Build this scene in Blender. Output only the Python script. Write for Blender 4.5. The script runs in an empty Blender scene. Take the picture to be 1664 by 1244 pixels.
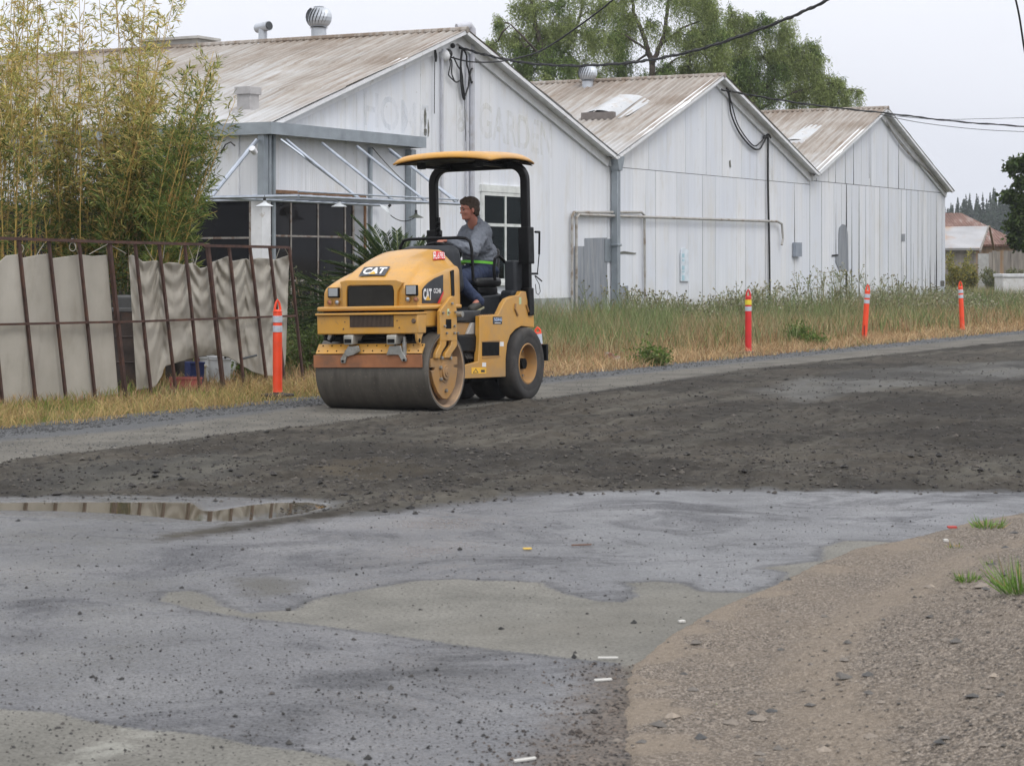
import bpy, bmesh, math, random
import numpy as np
from mathutils import Vector, Matrix
random.seed(7); RNG = np.random.default_rng(7)
sc = bpy.context.scene; COL = sc.collection
R = math.radians
# ------------------------------------------------------------- camera, sky, sun, exposure
CAMZ = 1.46; FPX = 3500.0; HZ = 430.0; CX = 832.0
cd = bpy.data.cameras.new("camera"); cam = bpy.data.objects.new("camera", cd); COL.objects.link(cam)
cam.location = (0, 0, CAMZ); cam.rotation_euler = (R(90), 0, 0)
cd.sensor_width = 36; cd.lens = 36*FPX/1664; cd.shift_y = -(622-HZ)/1664
cd.clip_start = 0.1; cd.clip_end = 6000
cd.dof.use_dof = True; cd.dof.focus_distance = 23; cd.dof.aperture_fstop = 11
sc.camera = cam
w = bpy.data.worlds.new("World"); sc.world = w; w.use_nodes = True
wn, wl = w.node_tree.nodes, w.node_tree.links
bg = wn["Background"]
sky = wn.new("ShaderNodeTexSky"); sky.sky_type = 'NISHITA'; sky.sun_disc = False
SUN_EL, SUN_AZ = 52, 150      # azimuth the light comes from, clockwise from +Y
sky.sun_elevation = R(SUN_EL); sky.sun_rotation = R(SUN_AZ); sky.dust_density = 4
hs = wn.new("ShaderNodeHueSaturation"); hs.inputs['Saturation'].default_value = 0.12
wl.new(sky.outputs[0], hs.inputs['Color'])
tc = wn.new("ShaderNodeTexCoord"); sx = wn.new("ShaderNodeSeparateXYZ"); wl.new(tc.outputs['Generated'], sx.inputs[0])
nz = wn.new("ShaderNodeTexNoise"); nz.inputs['Scale'].default_value = 2.2; nz.inputs['Detail'].default_value = 3
mp = wn.new("ShaderNodeMapping"); mp.inputs['Scale'].default_value = (1, 1, 3.5); wl.new(tc.outputs['Generated'], mp.inputs[0]); wl.new(mp.outputs[0], nz.inputs['Vector'])
cr = wn.new("ShaderNodeValToRGB"); e = cr.color_ramp.elements
e[0].position = 0.0; e[0].color = (7.6, 7.85, 8.6, 1); e[1].position = 1.0; e[1].color = (14.5, 14.6, 15.0, 1)
k = e.new(0.14); k.color = (9.0, 9.15, 9.75, 1)
wl.new(sx.outputs['Z'], cr.inputs[0])
mx = wn.new("ShaderNodeMix"); mx.data_type = 'RGBA'; mx.inputs[0].default_value = 0.85      # the cloud sheet over the clear sky
wl.new(hs.outputs[0], mx.inputs[6]); wl.new(cr.outputs[0], mx.inputs[7])
m2 = wn.new("ShaderNodeMix"); m2.data_type = 'RGBA'; m2.blend_type = 'MULTIPLY'; m2.inputs[0].default_value = 1
c2 = wn.new("ShaderNodeValToRGB"); c2.color_ramp.elements[0].color = (.93, .935, .95, 1); c2.color_ramp.elements[1].color = (1.05, 1.05, 1.05, 1)
c2.color_ramp.elements[0].position = .3; c2.color_ramp.elements[1].position = .7
wl.new(nz.outputs[0], c2.inputs[0]); wl.new(mx.outputs[2], m2.inputs[6]); wl.new(c2.outputs[0], m2.inputs[7])
wl.new(m2.outputs[2], bg.inputs['Color']); bg.inputs['Strength'].default_value = 0.1
sd = bpy.data.lights.new("sun", 'SUN'); sun = bpy.data.objects.new("sun", sd); COL.objects.link(sun)
sd.energy = 0.9; sd.angle = R(24); sd.color = (1, .97, .92)
_d = Vector((math.sin(R(SUN_AZ))*math.cos(R(SUN_EL)), math.cos(R(SUN_AZ))*math.cos(R(SUN_EL)), math.sin(R(SUN_EL))))
sun.rotation_euler = _d.to_track_quat('Z', 'Y').to_euler()
sc.view_settings.view_transform = 'Standard'; sc.view_settings.look = 'None'; sc.view_settings.gamma = 1
sc.view_settings.exposure = 0.33
sc.cycles.max_bounces = 6; sc.cycles.volume_bounces = 0

# ------------------------------------------------------------- helpers
class MB:
    def __init__(s): s.v = []; s.f = []; s.mi = []
    def add(s, vs, fs, mi=0):
        b = len(s.v); s.v += [tuple(map(float, p)) for p in vs]; s.f += [tuple(b+i for i in f) for f in fs]; s.mi += [mi]*len(fs)
    def box(s, c, d, rot=None, mi=0, taper=1):
        x, y, z = d[0]/2, d[1]/2, d[2]/2
        P = [Vector((sx_*x*(taper if sz > 0 else 1), sy*y*(taper if sz > 0 else 1), sz*z)) for sz in (-1, 1) for sy in (-1, 1) for sx_ in (-1, 1)]
        if rot is not None: P = [rot @ p for p in P]
        s.add([p+Vector(c) for p in P], [(0,2,3,1),(4,5,7,6),(0,1,5,4),(2,6,7,3),(0,4,6,2),(1,3,7,5)], mi)
    def bb(s, a, b, mi=0):
        s.box([(a[i]+b[i])/2 for i in range(3)], [abs(b[i]-a[i]) for i in range(3)], mi=mi)
    def tube(s, pts, r, n=8, mi=0, cap=True, sq=False):
        pts = [Vector(p) for p in pts]; rs = r if isinstance(r, (list, tuple)) else [r]*len(pts)
        if sq: n = 4
        T0 = (pts[1]-pts[0]).normalized(); up = Vector((0, 0, 1)) if abs(T0.z) < .9 else Vector((1, 0, 0))
        A = T0.cross(up).normalized(); vs = []
        for i, p in enumerate(pts):
            a = pts[max(i-1, 0)]; b = pts[min(i+1, len(pts)-1)]; T = (b-a).normalized()
            A = (A - T*A.dot(T)).normalized(); B = T.cross(A)
            for k in range(n):
                t = 2*math.pi*(k+(.5 if sq else 0))/n
                vs.append(p + (A*math.cos(t)+B*math.sin(t))*rs[i]*(1.414 if sq else 1))
        fs = [(i*n+k, i*n+(k+1) % n, (i+1)*n+(k+1) % n, (i+1)*n+k) for i in range(len(pts)-1) for k in range(n)]
        if cap: fs += [tuple(range(n))[::-1], tuple((len(pts)-1)*n+k for k in range(n))]
        s.add(vs, fs, mi)
    def lathe(s, prof, o=(0,0,0), ax='Z', n=32, mi=0, mat=None):
        vs = []
        for r, h in prof:
            for k in range(n):
                t = 2*math.pi*k/n; c, q = r*math.cos(t), r*math.sin(t)
                p = Vector((c, q, h)) if ax == 'Z' else Vector((q, h, c)) if ax == 'Y' else Vector((h, c, q))
                if mat is not None: p = mat @ p
                vs.append(p+Vector(o))
        m = len(prof)
        s.add(vs, [(i*n+k, i*n+(k+1) % n, (i+1)*n+(k+1) % n, (i+1)*n+k) for i in range(m-1) for k in range(n)], mi)
    def prism(s, poly, fn, t0, t1, mi=0):
        n = len(poly); vs = [fn(p[0], p[1], t0) for p in poly]+[fn(p[0], p[1], t1) for p in poly]
        s.add(vs, [tuple(range(n)), tuple(range(2*n-1, n-1, -1))]+[(i, i+n, (i+1) % n+n, (i+1) % n) for i in range(n)], mi)
    def ball(s, c, r, n=12, mi=0, rot=None):
        if not isinstance(r, (list, tuple)): r = (r, r, r)
        vs = []; m = n//2+2
        for i in range(m):
            ph = math.pi*(i+.02)/(m-1+.04)
            for k in range(n):
                t = 2*math.pi*k/n; p = Vector((r[0]*math.sin(ph)*math.cos(t), r[1]*math.sin(ph)*math.sin(t), r[2]*math.cos(ph)))
                if rot is not None: p = rot @ p
                vs.append(p+Vector(c))
        s.add(vs, [(i*n+k, i*n+(k+1) % n, (i+1)*n+(k+1) % n, (i+1)*n+k) for i in range(m-1) for k in range(n)]+[tuple(range(n)), tuple((m-1)*n+k for k in range(n))[::-1]], mi)
    def build(s, name, mats, parent=None, smooth=False, bevel=0, recalc=True, bseg=2):
        me = bpy.data.meshes.new(name); me.from_pydata(s.v, [], s.f)
        if not isinstance(mats, (list, tuple)): mats = [mats]
        for m in mats: me.materials.append(m)
        me.polygons.foreach_set('material_index', s.mi)
        if recalc:
            b = bmesh.new(); b.from_mesh(me); bmesh.ops.recalc_face_normals(b, faces=b.faces); b.to_mesh(me); b.free()
        o = bpy.data.objects.new(name, me); COL.objects.link(o)
        if parent is not None: o.parent = parent
        if bevel:
            md = o.modifiers.new('bevel', 'BEVEL'); md.width = bevel; md.segments = bseg; md.limit_method = 'ANGLE'; md.angle_limit = R(35); md.harden_normals = False
        if smooth or bevel:
            me.polygons.foreach_set('use_smooth', [True]*len(me.polygons))
            if smooth != 'all':
                try: me.set_sharp_from_angle(angle=R(38))
                except Exception: pass
        return o
def fastmesh(name, V, Fc, mats, parent=None, col=None, smooth=False):
    V = np.asarray(V, dtype=np.float32); Fc = np.asarray(Fc, dtype=np.int32); k = Fc.shape[1]
    me = bpy.data.meshes.new(name); me.vertices.add(len(V)); me.vertices.foreach_set('co', V.ravel())
    me.loops.add(Fc.size); me.loops.foreach_set('vertex_index', Fc.ravel())
    me.polygons.add(len(Fc)); me.polygons.foreach_set('loop_start', np.arange(0, Fc.size, k, dtype=np.int32))
    me.polygons.foreach_set('use_smooth', np.full(len(Fc), bool(smooth)))
    me.update(calc_edges=True)
    if not isinstance(mats, (list, tuple)): mats = [mats]
    for m in mats: me.materials.append(m)
    if col is not None:
        a = me.color_attributes.new('Col', 'FLOAT_COLOR', 'POINT'); c = np.ones((len(V), 4), dtype=np.float32); c[:, :3] = col
        a.data.foreach_set('color', c.ravel())
    o = bpy.data.objects.new(name, me); COL.objects.link(o)
    if parent is not None: o.parent = parent
    return o
def tag(o, label=None, cat=None, group=None, kind=None):
    if label: o['label'] = label
    if cat: o['category'] = cat
    if group: o['group'] = group
    if kind: o['kind'] = kind
    return o
def thing(name, label, cat, loc=(0,0,0), rotz=0, group=None):
    o = bpy.data.objects.new(name, None); COL.objects.link(o); o.location = loc; o.rotation_euler = (0, 0, rotz)
    o.empty_display_size = .2
    return tag(o, label, cat, group)
def vnoise(x, y, seed=0):
    x = np.asarray(x, dtype=np.float64); y = np.asarray(y, dtype=np.float64)
    xi = np.floor(x).astype(np.int64); yi = np.floor(y).astype(np.int64); fx = x-xi; fy = y-yi
    fx = fx*fx*(3-2*fx); fy = fy*fy*(3-2*fy)
    def h(a, b):
        n = (a*374761393+b*668265263+seed*1442695041) & 0x7fffffff; n = ((n ^ (n >> 13))*1274126177) & 0x7fffffff
        return ((n ^ (n >> 16)) & 0xffff)/65535.0
    return (h(xi, yi)*(1-fx)+h(xi+1, yi)*fx)*(1-fy)+(h(xi, yi+1)*(1-fx)+h(xi+1, yi+1)*fx)*fy
def fbm(x, y, seed=0, o=4):
    s = 0; a = .5
    for i in range(o): s = s+a*vnoise(x*2**i, y*2**i, seed+i*17); a *= .5
    return s/(1-.5**o)
def smooth(a, b, x): t = np.clip((x-a)/(b-a), 0, 1); return t*t*(3-2*t)
# photograph pixel -> place on the level ground / at a depth
def G(px, py, z=0.0):
    Y = (CAMZ-z)*FPX/(py-HZ); return Vector(((px-CX)/FPX*Y, Y, z))
def P(px, py, Y): return Vector(((px-CX)/FPX*Y, Y, CAMZ+(HZ-py)*Y/FPX))

# ------------------------------------------------------------- materials
class NT:
    def __init__(s, name):
        s.m = bpy.data.materials.new(name); s.m.use_nodes = True; s.n = s.m.node_tree.nodes; s.l = s.m.node_tree.links
        s.b = s.n['Principled BSDF']; s.out = s.n['Material Output']
        s.tc = s.n.new('ShaderNodeTexCoord')
    def set(s, k, v):
        if hasattr(v, 'node'): s.l.new(v, s.b.inputs[k])
        else: s.b.inputs[k].default_value = v if not (isinstance(v, tuple) and len(v) == 3) else (*v, 1)
        return s
    def vec(s, scale=(1,1,1), src='Object'):
        m = s.n.new('ShaderNodeMapping'); m.inputs['Scale'].default_value = scale; s.l.new(s.tc.outputs[src], m.inputs[0]); return m.outputs[0]
    def noise(s, scale=5, detail=4, v=None, rough=.5, dist=0):
        n = s.n.new('ShaderNodeTexNoise'); n.inputs['Scale'].default_value = scale; n.inputs['Detail'].default_value = detail
        n.inputs['Roughness'].default_value = rough; n.inputs['Distortion'].default_value = dist
        s.l.new(v if v is not None else s.tc.outputs['Object'], n.inputs['Vector']); return n.outputs[0]
    def vor(s, scale=50, v=None, feat='F1', out='Distance'):
        n = s.n.new('ShaderNodeTexVoronoi'); n.inputs['Scale'].default_value = scale; n.feature = feat
        s.l.new(v if v is not None else s.tc.outputs['Object'], n.inputs['Vector']); return n.outputs[out]
    def ramp(s, f, *st):
        r = s.n.new('ShaderNodeValToRGB'); e = r.color_ramp.elements
        while len(e) < len(st): e.new(.5)
        for i, (p, c) in enumerate(st):
            e[i].position = p; c = (c, c, c) if not isinstance(c, tuple) else c; e[i].color = (*c, 1)
        s.l.new(f, r.inputs[0]); return r.outputs[0]
    def mix(s, f, a, b, mode='MIX'):
        m = s.n.new('ShaderNodeMix'); m.data_type = 'RGBA'; m.blend_type = mode
        for i, v in ((0, f), (6, a), (7, b)):
            if hasattr(v, 'node'): s.l.new(v, m.inputs[i])
            else: m.inputs[i].default_value = v if i == 0 else (*v, 1)
        return m.outputs[2]
    def math(s, op, a, b=0.0, clamp=False):
        m = s.n.new('ShaderNodeMath'); m.operation = op; m.use_clamp = clamp
        for i, v in ((0, a), (1, b)):
            if hasattr(v, 'node'): s.l.new(v, m.inputs[i])
            else: m.inputs[i].default_value = v
        return m.outputs[0]
    def attr(s, name, out='Fac'):
        a = s.n.new('ShaderNodeAttribute'); a.attribute_name = name; return a.outputs[out]
    def bump(s, h, st=.3, d=.01):
        b = s.n.new('ShaderNodeBump'); b.inputs['Strength'].default_value = st; b.inputs['Distance'].default_value = d
        s.l.new(h, b.inputs['Height']); s.l.new(b.outputs[0], s.b.inputs['Normal']); return s
_mc = {}
def mat(name, c, rough=.6, metal=0, var=.15, scale=6, bump=0, bscale=40, c2=None, f2=(.5, .7), s2=4, coat=0, stretch=(1,1,1)):
    if name in _mc: return _mc[name]
    t = NT(name); v = t.vec(stretch); n = t.noise(scale, 5, v)
    lo = tuple(x*(1-var) for x in c); hi = tuple(min(x*(1+var), 1) for x in c)
    col = t.ramp(n, (.3, lo), (.7, hi))
    if c2: col = t.mix(t.ramp(t.noise(s2, 6, v, .65), (f2[0], 0), (f2[1], 1)), col, c2)
    t.set('Base Color', col).set('Metallic', metal)
    t.set('Roughness', t.ramp(t.noise(scale*2.3, 3, v), (.3, max(rough-.08, .02)), (.7, min(rough+.08, 1))))
    if coat: t.set('Coat Weight', coat); t.set('Coat Roughness', .15)
    if bump: t.bump(t.noise(bscale, 3, v), bump, .01)
    _mc[name] = t.m; return t.m
# ------------------------------------------------------------- the setting: ground, road, shoulder, puddle
D = Vector((.4843, .8749, 0)); NB = Vector((-.8749, .4843, 0)); ANG = math.atan2(.8749, .4843)   # road and facade run along D, NB points away from the road
def poly(pts): return np.array([[G(x, y)[0], G(x, y)[1]] for x, y in pts])
def sdf(X, Y, pg):
    """signed distance, positive inside"""
    d = np.full(X.shape, 1e9); ins = np.zeros(X.shape, bool); n = len(pg)
    for i in range(n):
        ax, ay = pg[i]; bx, by = pg[(i+1) % n]; ex, ey = bx-ax, by-ay
        t = np.clip(((X-ax)*ex+(Y-ay)*ey)/max(ex*ex+ey*ey, 1e-12), 0, 1)
        d = np.minimum(d, np.hypot(X-ax-t*ex, Y-ay-t*ey))
        c = ((ay > Y) != (by > Y)); xi = ax+(Y-ay)*ex/(ey if abs(ey) > 1e-12 else 1e-12); ins ^= c & (X < xi)
    return np.where(ins, d, -d)
BASE = poly([(-900,812),(-900,840),(-300,782),(0,751),(450,697),(660,674),(880,649),(1200,601),(1664,553),(2300,493),(2600,560),(2400,800),(1664,799),(1400,798),(1100,796),(960,798),(860,803),(800,812),(700,824),(640,832),(600,836),(550,840),(470,852),(380,865),(250,880),(260,868),(400,846),(520,828),(545,818),(520,812),(400,810),(200,806),(0,809),(-300,812)])
STRIP = poly([(-900,852),(-900,805),(0,716),(200,700),(450,668),(515,657),(880,624),(1200,590),(1664,542),(2300,480),(2300,494),(1664,555),(1200,603),(880,651),(660,676),(450,700),(0,754)])
DRY = poly([(258,975),(272,962),(308,959),(336,966),(360,984),(400,996),(480,990),(524,970),(590,958),(673,944),(740,941),(800,943),(878,946),(900,958),(919,965),(971,976),(1015,978),(1036,968),(1030,955),(1018,947),(1060,944),(1106,947),(1132,960),(1174,963),(1220,962),(1267,950),(1283,929),(1231,923),(1290,916),(1335,911),(1340,888),(1371,878),(1420,879),(1470,882),(1600,860),(1700,1000),(1400,1300),(1040,1300),(1010,1120),(1012,1085),(1005,1076),(966,1072),(800,1055),(673,1036),(560,1021),(480,1011),(400,1003),(330,992)])
DRY2 = poly([(-500,1120),(0,1151),(90,1158),(163,1175),(240,1187),(330,1193),(413,1211),(500,1222),(577,1238),(620,1300),(700,1700),(-1500,1700),(-1500,1100)])
DULL = poly([(380,940),(430,936),(490,944),(480,962),(430,972),(400,962)])
DIRT = poly([(830,1300),(860,1235),(905,1190),(935,1150),(955,1110),(970,1085),(1030,1085),(1060,1150),(1090,1300)])
PUD = poly([(-160,818),(0,815),(100,814),(250,814),(312,815),(330,828),(350,828),(400,820),(440,815),(500,814),(535,820),(500,830),(440,840),(390,845),(340,846),(290,841),(200,833),(100,829),(0,827),(-160,830)])
DAMP = poly([(-300,805),(0,806),(200,803),(400,806),(560,814),(560,838),(420,858),(200,846),(0,838),(-300,850)])
GREY = poly([(1230,640),(1330,612),(1500,596),(1800,585),(1800,612),(1560,625),(1400,640),(1300,655)])
TAN = poly([(500,775),(560,752),(650,752),(700,770),(620,782)])
TRK = poly([(0,790),(60,770),(200,752),(330,745),(430,750),(380,775),(240,795),(90,800)])
BANK = poly([(1010,1400),(1000,1120),(1018,1080),(1080,1030),(1150,990),(1240,955),(1310,920),(1380,893),(1470,876),(1560,852),(1664,832),(1800,826),(2300,835),(2600,900),(2600,1700),(1100,1700)])
nu, nr = 420, 1050
U = np.linspace(-.5, .62, nu); IY = np.linspace(1/3.6, 1/150, nr); YY = 1/IY
Xg = (U[None, :]*YY[:, None]); Yg = np.repeat(YY[:, None], nu, 1)
Zg = np.zeros_like(Xg)
sb = sdf(Xg, Yg, BASE); sp = sdf(Xg, Yg, PUD); sr = sdf(Xg, Yg, STRIP)
wob = (fbm(Xg*3, Yg*3, 5)-.5)
rough_amt = smooth(-.05, .35, sb+wob*.3)
Zg += rough_amt*((fbm(Xg*7, Yg*7, 1)-.5)*.075+(fbm(Xg*1.1, Yg*1.1, 2)-.5)*.09+.02)
ruts = np.sin((Xg*D.y-Yg*D.x)*6+fbm(Xg*.5, Yg*.5, 9)*7)
Zg += rough_amt*ruts*.008
Zg += (1-rough_amt)*((fbm(Xg*8, Yg*8, 3)-.5)*.007)
Zg -= .035*smooth(-.05, .15, sp)
edge = ((Xg*NB.x+Yg*NB.y)); 
me_v = np.stack([Xg, Yg, Zg], -1).reshape(-1, 3)
idx = np.arange(nr*nu).reshape(nr, nu)
Fq = np.stack([idx[:-1, :-1], idx[1:, :-1], idx[1:, 1:], idx[:-1, 1:]], -1).reshape(-1, 4)
# keep road only on the camera side of the verge line
ROADE = G(0, 700); edge_d = ((Xg-ROADE.x)*NB.x+(Yg-ROADE.y)*NB.y)        # >0 : verge side
keep = (edge_d.reshape(-1)[Fq].min(1) < .35)
Fq = Fq[keep][:, ::-1]
used = np.unique(Fq); rm = np.full(nr*nu, -1); rm[used] = np.arange(len(used)); Fq = rm[Fq]; me_v = me_v[used]
def roadmat():
    t = NT('road_surface'); g = t.tc.outputs['Object']
    big = t.noise(1.2, 5); n1 = t.noise(7, 6, None, .6); fine = t.noise(60, 4, None, .7); gr = t.vor(70); grc = t.vor(70, None, 'F1', 'Color')
    jit = t.math('MULTIPLY', t.math('SUBTRACT', n1, .5), .35)
    fj = t.math('MULTIPLY', t.math('SUBTRACT', fine, .5), .10)
    def z(name, w=.03, j=jit):
        a = t.math('ADD', t.math('ADD', t.attr(name), j), fj); return t.math('MULTIPLY', t.math('ADD', a, w), 1/(2*w), True)
    edge = t.mix(gr, (.035,.037,.04), (.10,.103,.106))
    strip = t.ramp(t.noise(3, 6, t.vec((.6, .6, 1))), (.3, (.095,.09,.08)), (.7, (.165,.155,.135)))
    base0 = t.ramp(t.noise(9, 7, None, .7), (.28, (.017,.0155,.0135)), (.5, (.045,.041,.035)), (.75, (.105,.093,.078)))
    base = t.mix(t.ramp(big, (.35, 0), (.7, .55)), base0, (.082,.070,.055))
    base = t.mix(t.math('MULTIPLY', z('grey', .2), .6), base, (.15,.15,.145)); base = t.mix(t.math('MULTIPLY', z('tan', .2), .6), base, (.13,.105,.07)); base = t.mix(t.math('MULTIPLY', z('trk', .2), .55), base, (.075,.075,.07))
    wet = t.ramp(t.noise(1.1, 7, None, .65), (.32, (.045,.045,.048)), (.5, (.080,.081,.088)), (.68, (.125,.124,.128)))
    speck = t.mix(1, t.ramp(t.noise(60, 4, None, .85), (.38, .22), (.48, 1.0)), t.ramp(t.vor(140, None, 'F1', 'Color'), (.1, .62), (.8, 1.3)), 'MULTIPLY')
    wet = t.mix(1.0, wet, speck, 'MULTIPLY')
    dry = t.ramp(t.noise(2.5, 7, None, .65), (.3, (.14,.136,.122)), (.7, (.215,.207,.185)))
    dry = t.mix(1.0, dry, t.ramp(fine, (.3, .6), (.6, 1.1)), 'MULTIPLY'); dry = t.mix(t.ramp(t.noise(.9, 5), (.45, 0), (.7, .5)), dry, (.13,.122,.105))
    zs, zb, zd, zd2, zdl = z('strip', .12), z('base', .10), z('dry', .015, t.math('MULTIPLY', jit, .18)), z('dry2', .012, t.math('MULTIPLY', jit, .12)), z('dull', .08)
    mr = t.n.new('ShaderNodeMapping'); mr.inputs['Rotation'].default_value = (0, 0, -ANG); t.l.new(g, mr.inputs[0]); ms_ = t.n.new('ShaderNodeMapping'); ms_.inputs['Scale'].default_value = (.16, 2.2, 1); t.l.new(mr.outputs[0], ms_.inputs[0])
    base = t.mix(t.ramp(t.noise(1.3, 6, ms_.outputs[0], .7, .6), (.48, 0), (.66, .65)), base, (.115,.108,.09)); base = t.mix(t.ramp(t.noise(.35, 5, None, .6), (.42, .65), (.56, 0)), base, (.022,.020,.018))
    c = t.mix(z('asph', .1), edge, wet)
    fr1 = t.math('MULTIPLY', t.math('MULTIPLY', z('dry', .16, t.math('MULTIPLY', jit, .5)), t.math('SUBTRACT', 1.0, zd, True)), .7); c = t.mix(fr1, c, (.035,.034,.033)); c = t.mix(zd, c, dry); c = t.mix(zd2, c, dry)
    c = t.mix(t.math('MULTIPLY', zdl, .6), c, (.11,.105,.09))
    c = t.mix(z('dirt', .12), c, t.mix(gr, (.03,.026,.024), (.16,.13,.105)))
    line = t.math('MULTIPLY', z('line', .03), t.ramp(t.noise(16, 5, None, .7), (.35, .1), (.6, .75)))
    c = t.mix(t.math('MULTIPLY', line, .6), c, (.36,.36,.32))
    c = t.mix(zs, c, strip); c = t.mix(zb, c, base)
    c = t.mix(t.math('MULTIPLY', z('pud', .02, t.math('MULTIPLY', jit, .2)), .8), c, (.09,.075,.05))
    t.set('Base Color', c)
    dr = t.math('MAXIMUM', t.math('MAXIMUM', zd, zd2), t.math('MAXIMUM', t.math('MAXIMUM', zs, zb), t.math('MULTIPLY', zdl, .7)))
    stain = t.ramp(t.noise(.9, 8, None, .72, .8), (.50, 0), (.62, 1)); rim = t.math('MULTIPLY', t.math('MULTIPLY', z('dry', .07, t.math('MULTIPLY', jit, .5)), t.math('SUBTRACT', 1.0, zd, True)), 1.6, True); rim2 = t.math('MULTIPLY', t.math('MULTIPLY', z('dry2', .05, t.math('MULTIPLY', jit, .4)), t.math('SUBTRACT', 1.0, zd2, True)), 1.6, True)
    mat_ = t.math('MAXIMUM', t.math('MULTIPLY', stain, .75), t.math('MAXIMUM', rim, rim2))
    wr = t.ramp(t.noise(1.6, 7, None, .65), (.34, .24), (.66, .50)); wr = t.mix(mat_, wr, (.8,.8,.8))
    asphm = z('asph', .1)
    r = t.mix(asphm, (.92,.92,.92), wr); r = t.mix(dr, r, (.93,.93,.93)); r = t.mix(z('dirt', .1), r, (.9,.9,.9))
    r = t.mix(t.math('MULTIPLY', z('damp', .1), t.math('SUBTRACT', 1.0, zb, True)), r, (.2,.2,.2))
    t.set('Roughness', r); 
    t.set('Specular IOR Level', t.mix(1, t.mix(t.math('MAXIMUM', dr, t.math('MULTIPLY', mat_, .75)), (.68,.68,.68), (.15,.15,.15)), t.ramp(t.noise(60, 4, None, .85), (.36, .25), (.5, 1.0)), 'MULTIPLY'))
    h = t.math('ADD', t.math('MULTIPLY', fine, .4), t.math('MULTIPLY', gr, -.6))
    amp = t.mix(zb, (.75,.75,.75), (1,1,1))
    t.bump(t.math('MULTIPLY', h, amp), .55, .012)
    return t.m
road = fastmesh('road', me_v, Fq, roadmat(), smooth=True)
tag(road, kind='structure')
Xf, Yf_ = Xg.ravel()[used], Yg.ravel()[used]
LINE = poly([(55,1260),(215,1183),(250,1189),(110,1262)])
ASPH = poly([(-1500,803),(-300,808),(0,806),(500,808),(560,836),(640,829),(800,809),(960,795),(1400,795),(1664,797),(2400,800),(2400,1700),(-1500,1700)])
for nm, pg in dict(base=BASE, strip=STRIP, dry=DRY, dry2=DRY2, dull=DULL, dirt=DIRT, pud=PUD, damp=DAMP, grey=GREY, tan=TAN, trk=TRK, line=LINE, asph=ASPH).items():
    a = road.data.attributes.new(nm, 'FLOAT', 'POINT'); a.data.foreach_set('value', np.clip(sdf(Xf, Yf_, pg), -2, 2).astype(np.float32))
# ground far and wide, under the road
def groundmat():
    t = NT('dry_verge_soil'); n = t.noise(1.3, 6, None, .6); f = t.noise(30, 5, None, .7)
    c = t.ramp(n, (.3, (.20,.145,.08)), (.5, (.15,.13,.065)), (.7, (.09,.11,.045))); c = t.mix(1, c, t.ramp(f, (.3, .6), (.7, 1.15)), 'MULTIPLY')
    t.set('Base Color', c).set('Roughness', .95); t.bump(f, .8, .03); return t.m
m = MB(); S = 940
ring = [3.0, 60, 400, S]
m.add([(-S,-S,-.03),(S,-S,-.03),(S,S,-.03),(-S,S,-.03)], [(0,1,2,3)])
g = m.build('ground', groundmat(), recalc=False); tag(g, kind='structure')
# the gravelled bank rising at the right of the foreground
bx = np.linspace(.15, 9, 420); by = np.linspace(3.0, 14.5, 520); BX, BY = np.meshgrid(bx, by)
ds = sdf(BX, BY, BANK); BZ = -.03+.044*smooth(-.05, .10, ds+(fbm(BX*4, BY*4, 21)-.5)*.12)
BZ += .34*smooth(.3, 2.4, ds)*(1-.3*smooth(9, 14, BY))
BZ += smooth(0, .2, ds)*((fbm(BX*2, BY*2, 11)-.5)*.05+(fbm(BX*14, BY*14, 12)-.5)*.014); BZ = np.where(ds > .04, np.maximum(BZ, .009+.006*(fbm(BX*9, BY*9, 13)-.3)), BZ)
def bankmat():
    t = NT('sandy_gravel'); v = t.vec((1,1,.6)); a = t.attr('sd')
    cell = t.vor(150, v, 'F1', 'Color'); dist = t.vor(150, v); cell2 = t.vor(62, v, 'F1', 'Color'); d2 = t.vor(62, v)
    sepn = t.n.new('ShaderNodeSeparateColor'); t.l.new(cell, sepn.inputs[0])
    peb = t.ramp(sepn.outputs[0], (0, (.055,.048,.042)), (.35, (.125,.104,.085)), (.7, (.21,.175,.14)), (.95, (.36,.31,.26)))
    sp2 = t.n.new('ShaderNodeSeparateColor'); t.l.new(cell2, sp2.inputs[0])
    big = t.ramp(sp2.outputs[1], (0, (.07,.07,.07)), (.5, (.17,.15,.135)), (1, (.33,.29,.25)))
    bigm = t.ramp(sp2.outputs[0], (.72, 0), (.76, 1))
    peb = t.mix(t.math('MULTIPLY', bigm, t.ramp(d2, (.25, 1), (.4, 0))), peb, big)
    sand = t.ramp(t.noise(40, 5, v, .7), (.3, (.20,.16,.12)), (.7, (.30,.25,.195)))
    m1 = t.math('ADD', t.math('MULTIPLY', a, 1.5), t.math('MULTIPLY', t.noise(2.5, 5), 1.6))
    f = t.ramp(m1, (.5, 0), (1.25, .55), (2.1, 1)); trk = t.math('ADD', a, t.math('MULTIPLY', t.noise(3, 4), .3)); f = t.math('MULTIPLY', f, t.ramp(trk, (.62, 1), (.80, .5), (.92, .5), (1.12, 1)))
    c = t.mix(f, sand, peb); c = t.mix(t.ramp(t.noise(1.3, 4), (.42, 0), (.72, .5)), c, (.22,.18,.14))
    t.set('Base Color', c).set('Roughness', .92).set('Specular IOR Level', .2)
    t.bump(t.math('ADD', t.math('MULTIPLY', dist, -.7), t.math('MULTIPLY', t.noise(50, 4), .5)), .7, .015); return t.m
ib = np.arange(BX.size).reshape(BX.shape); Fb = np.stack([ib[:-1,:-1], ib[:-1,1:], ib[1:,1:], ib[1:,:-1]], -1).reshape(-1, 4)
kb = ds.ravel()[Fb].max(1) > -.25; Fb = Fb[kb]; ub = np.unique(Fb); rb = np.full(BX.size, -1); rb[ub] = np.arange(len(ub))
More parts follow.
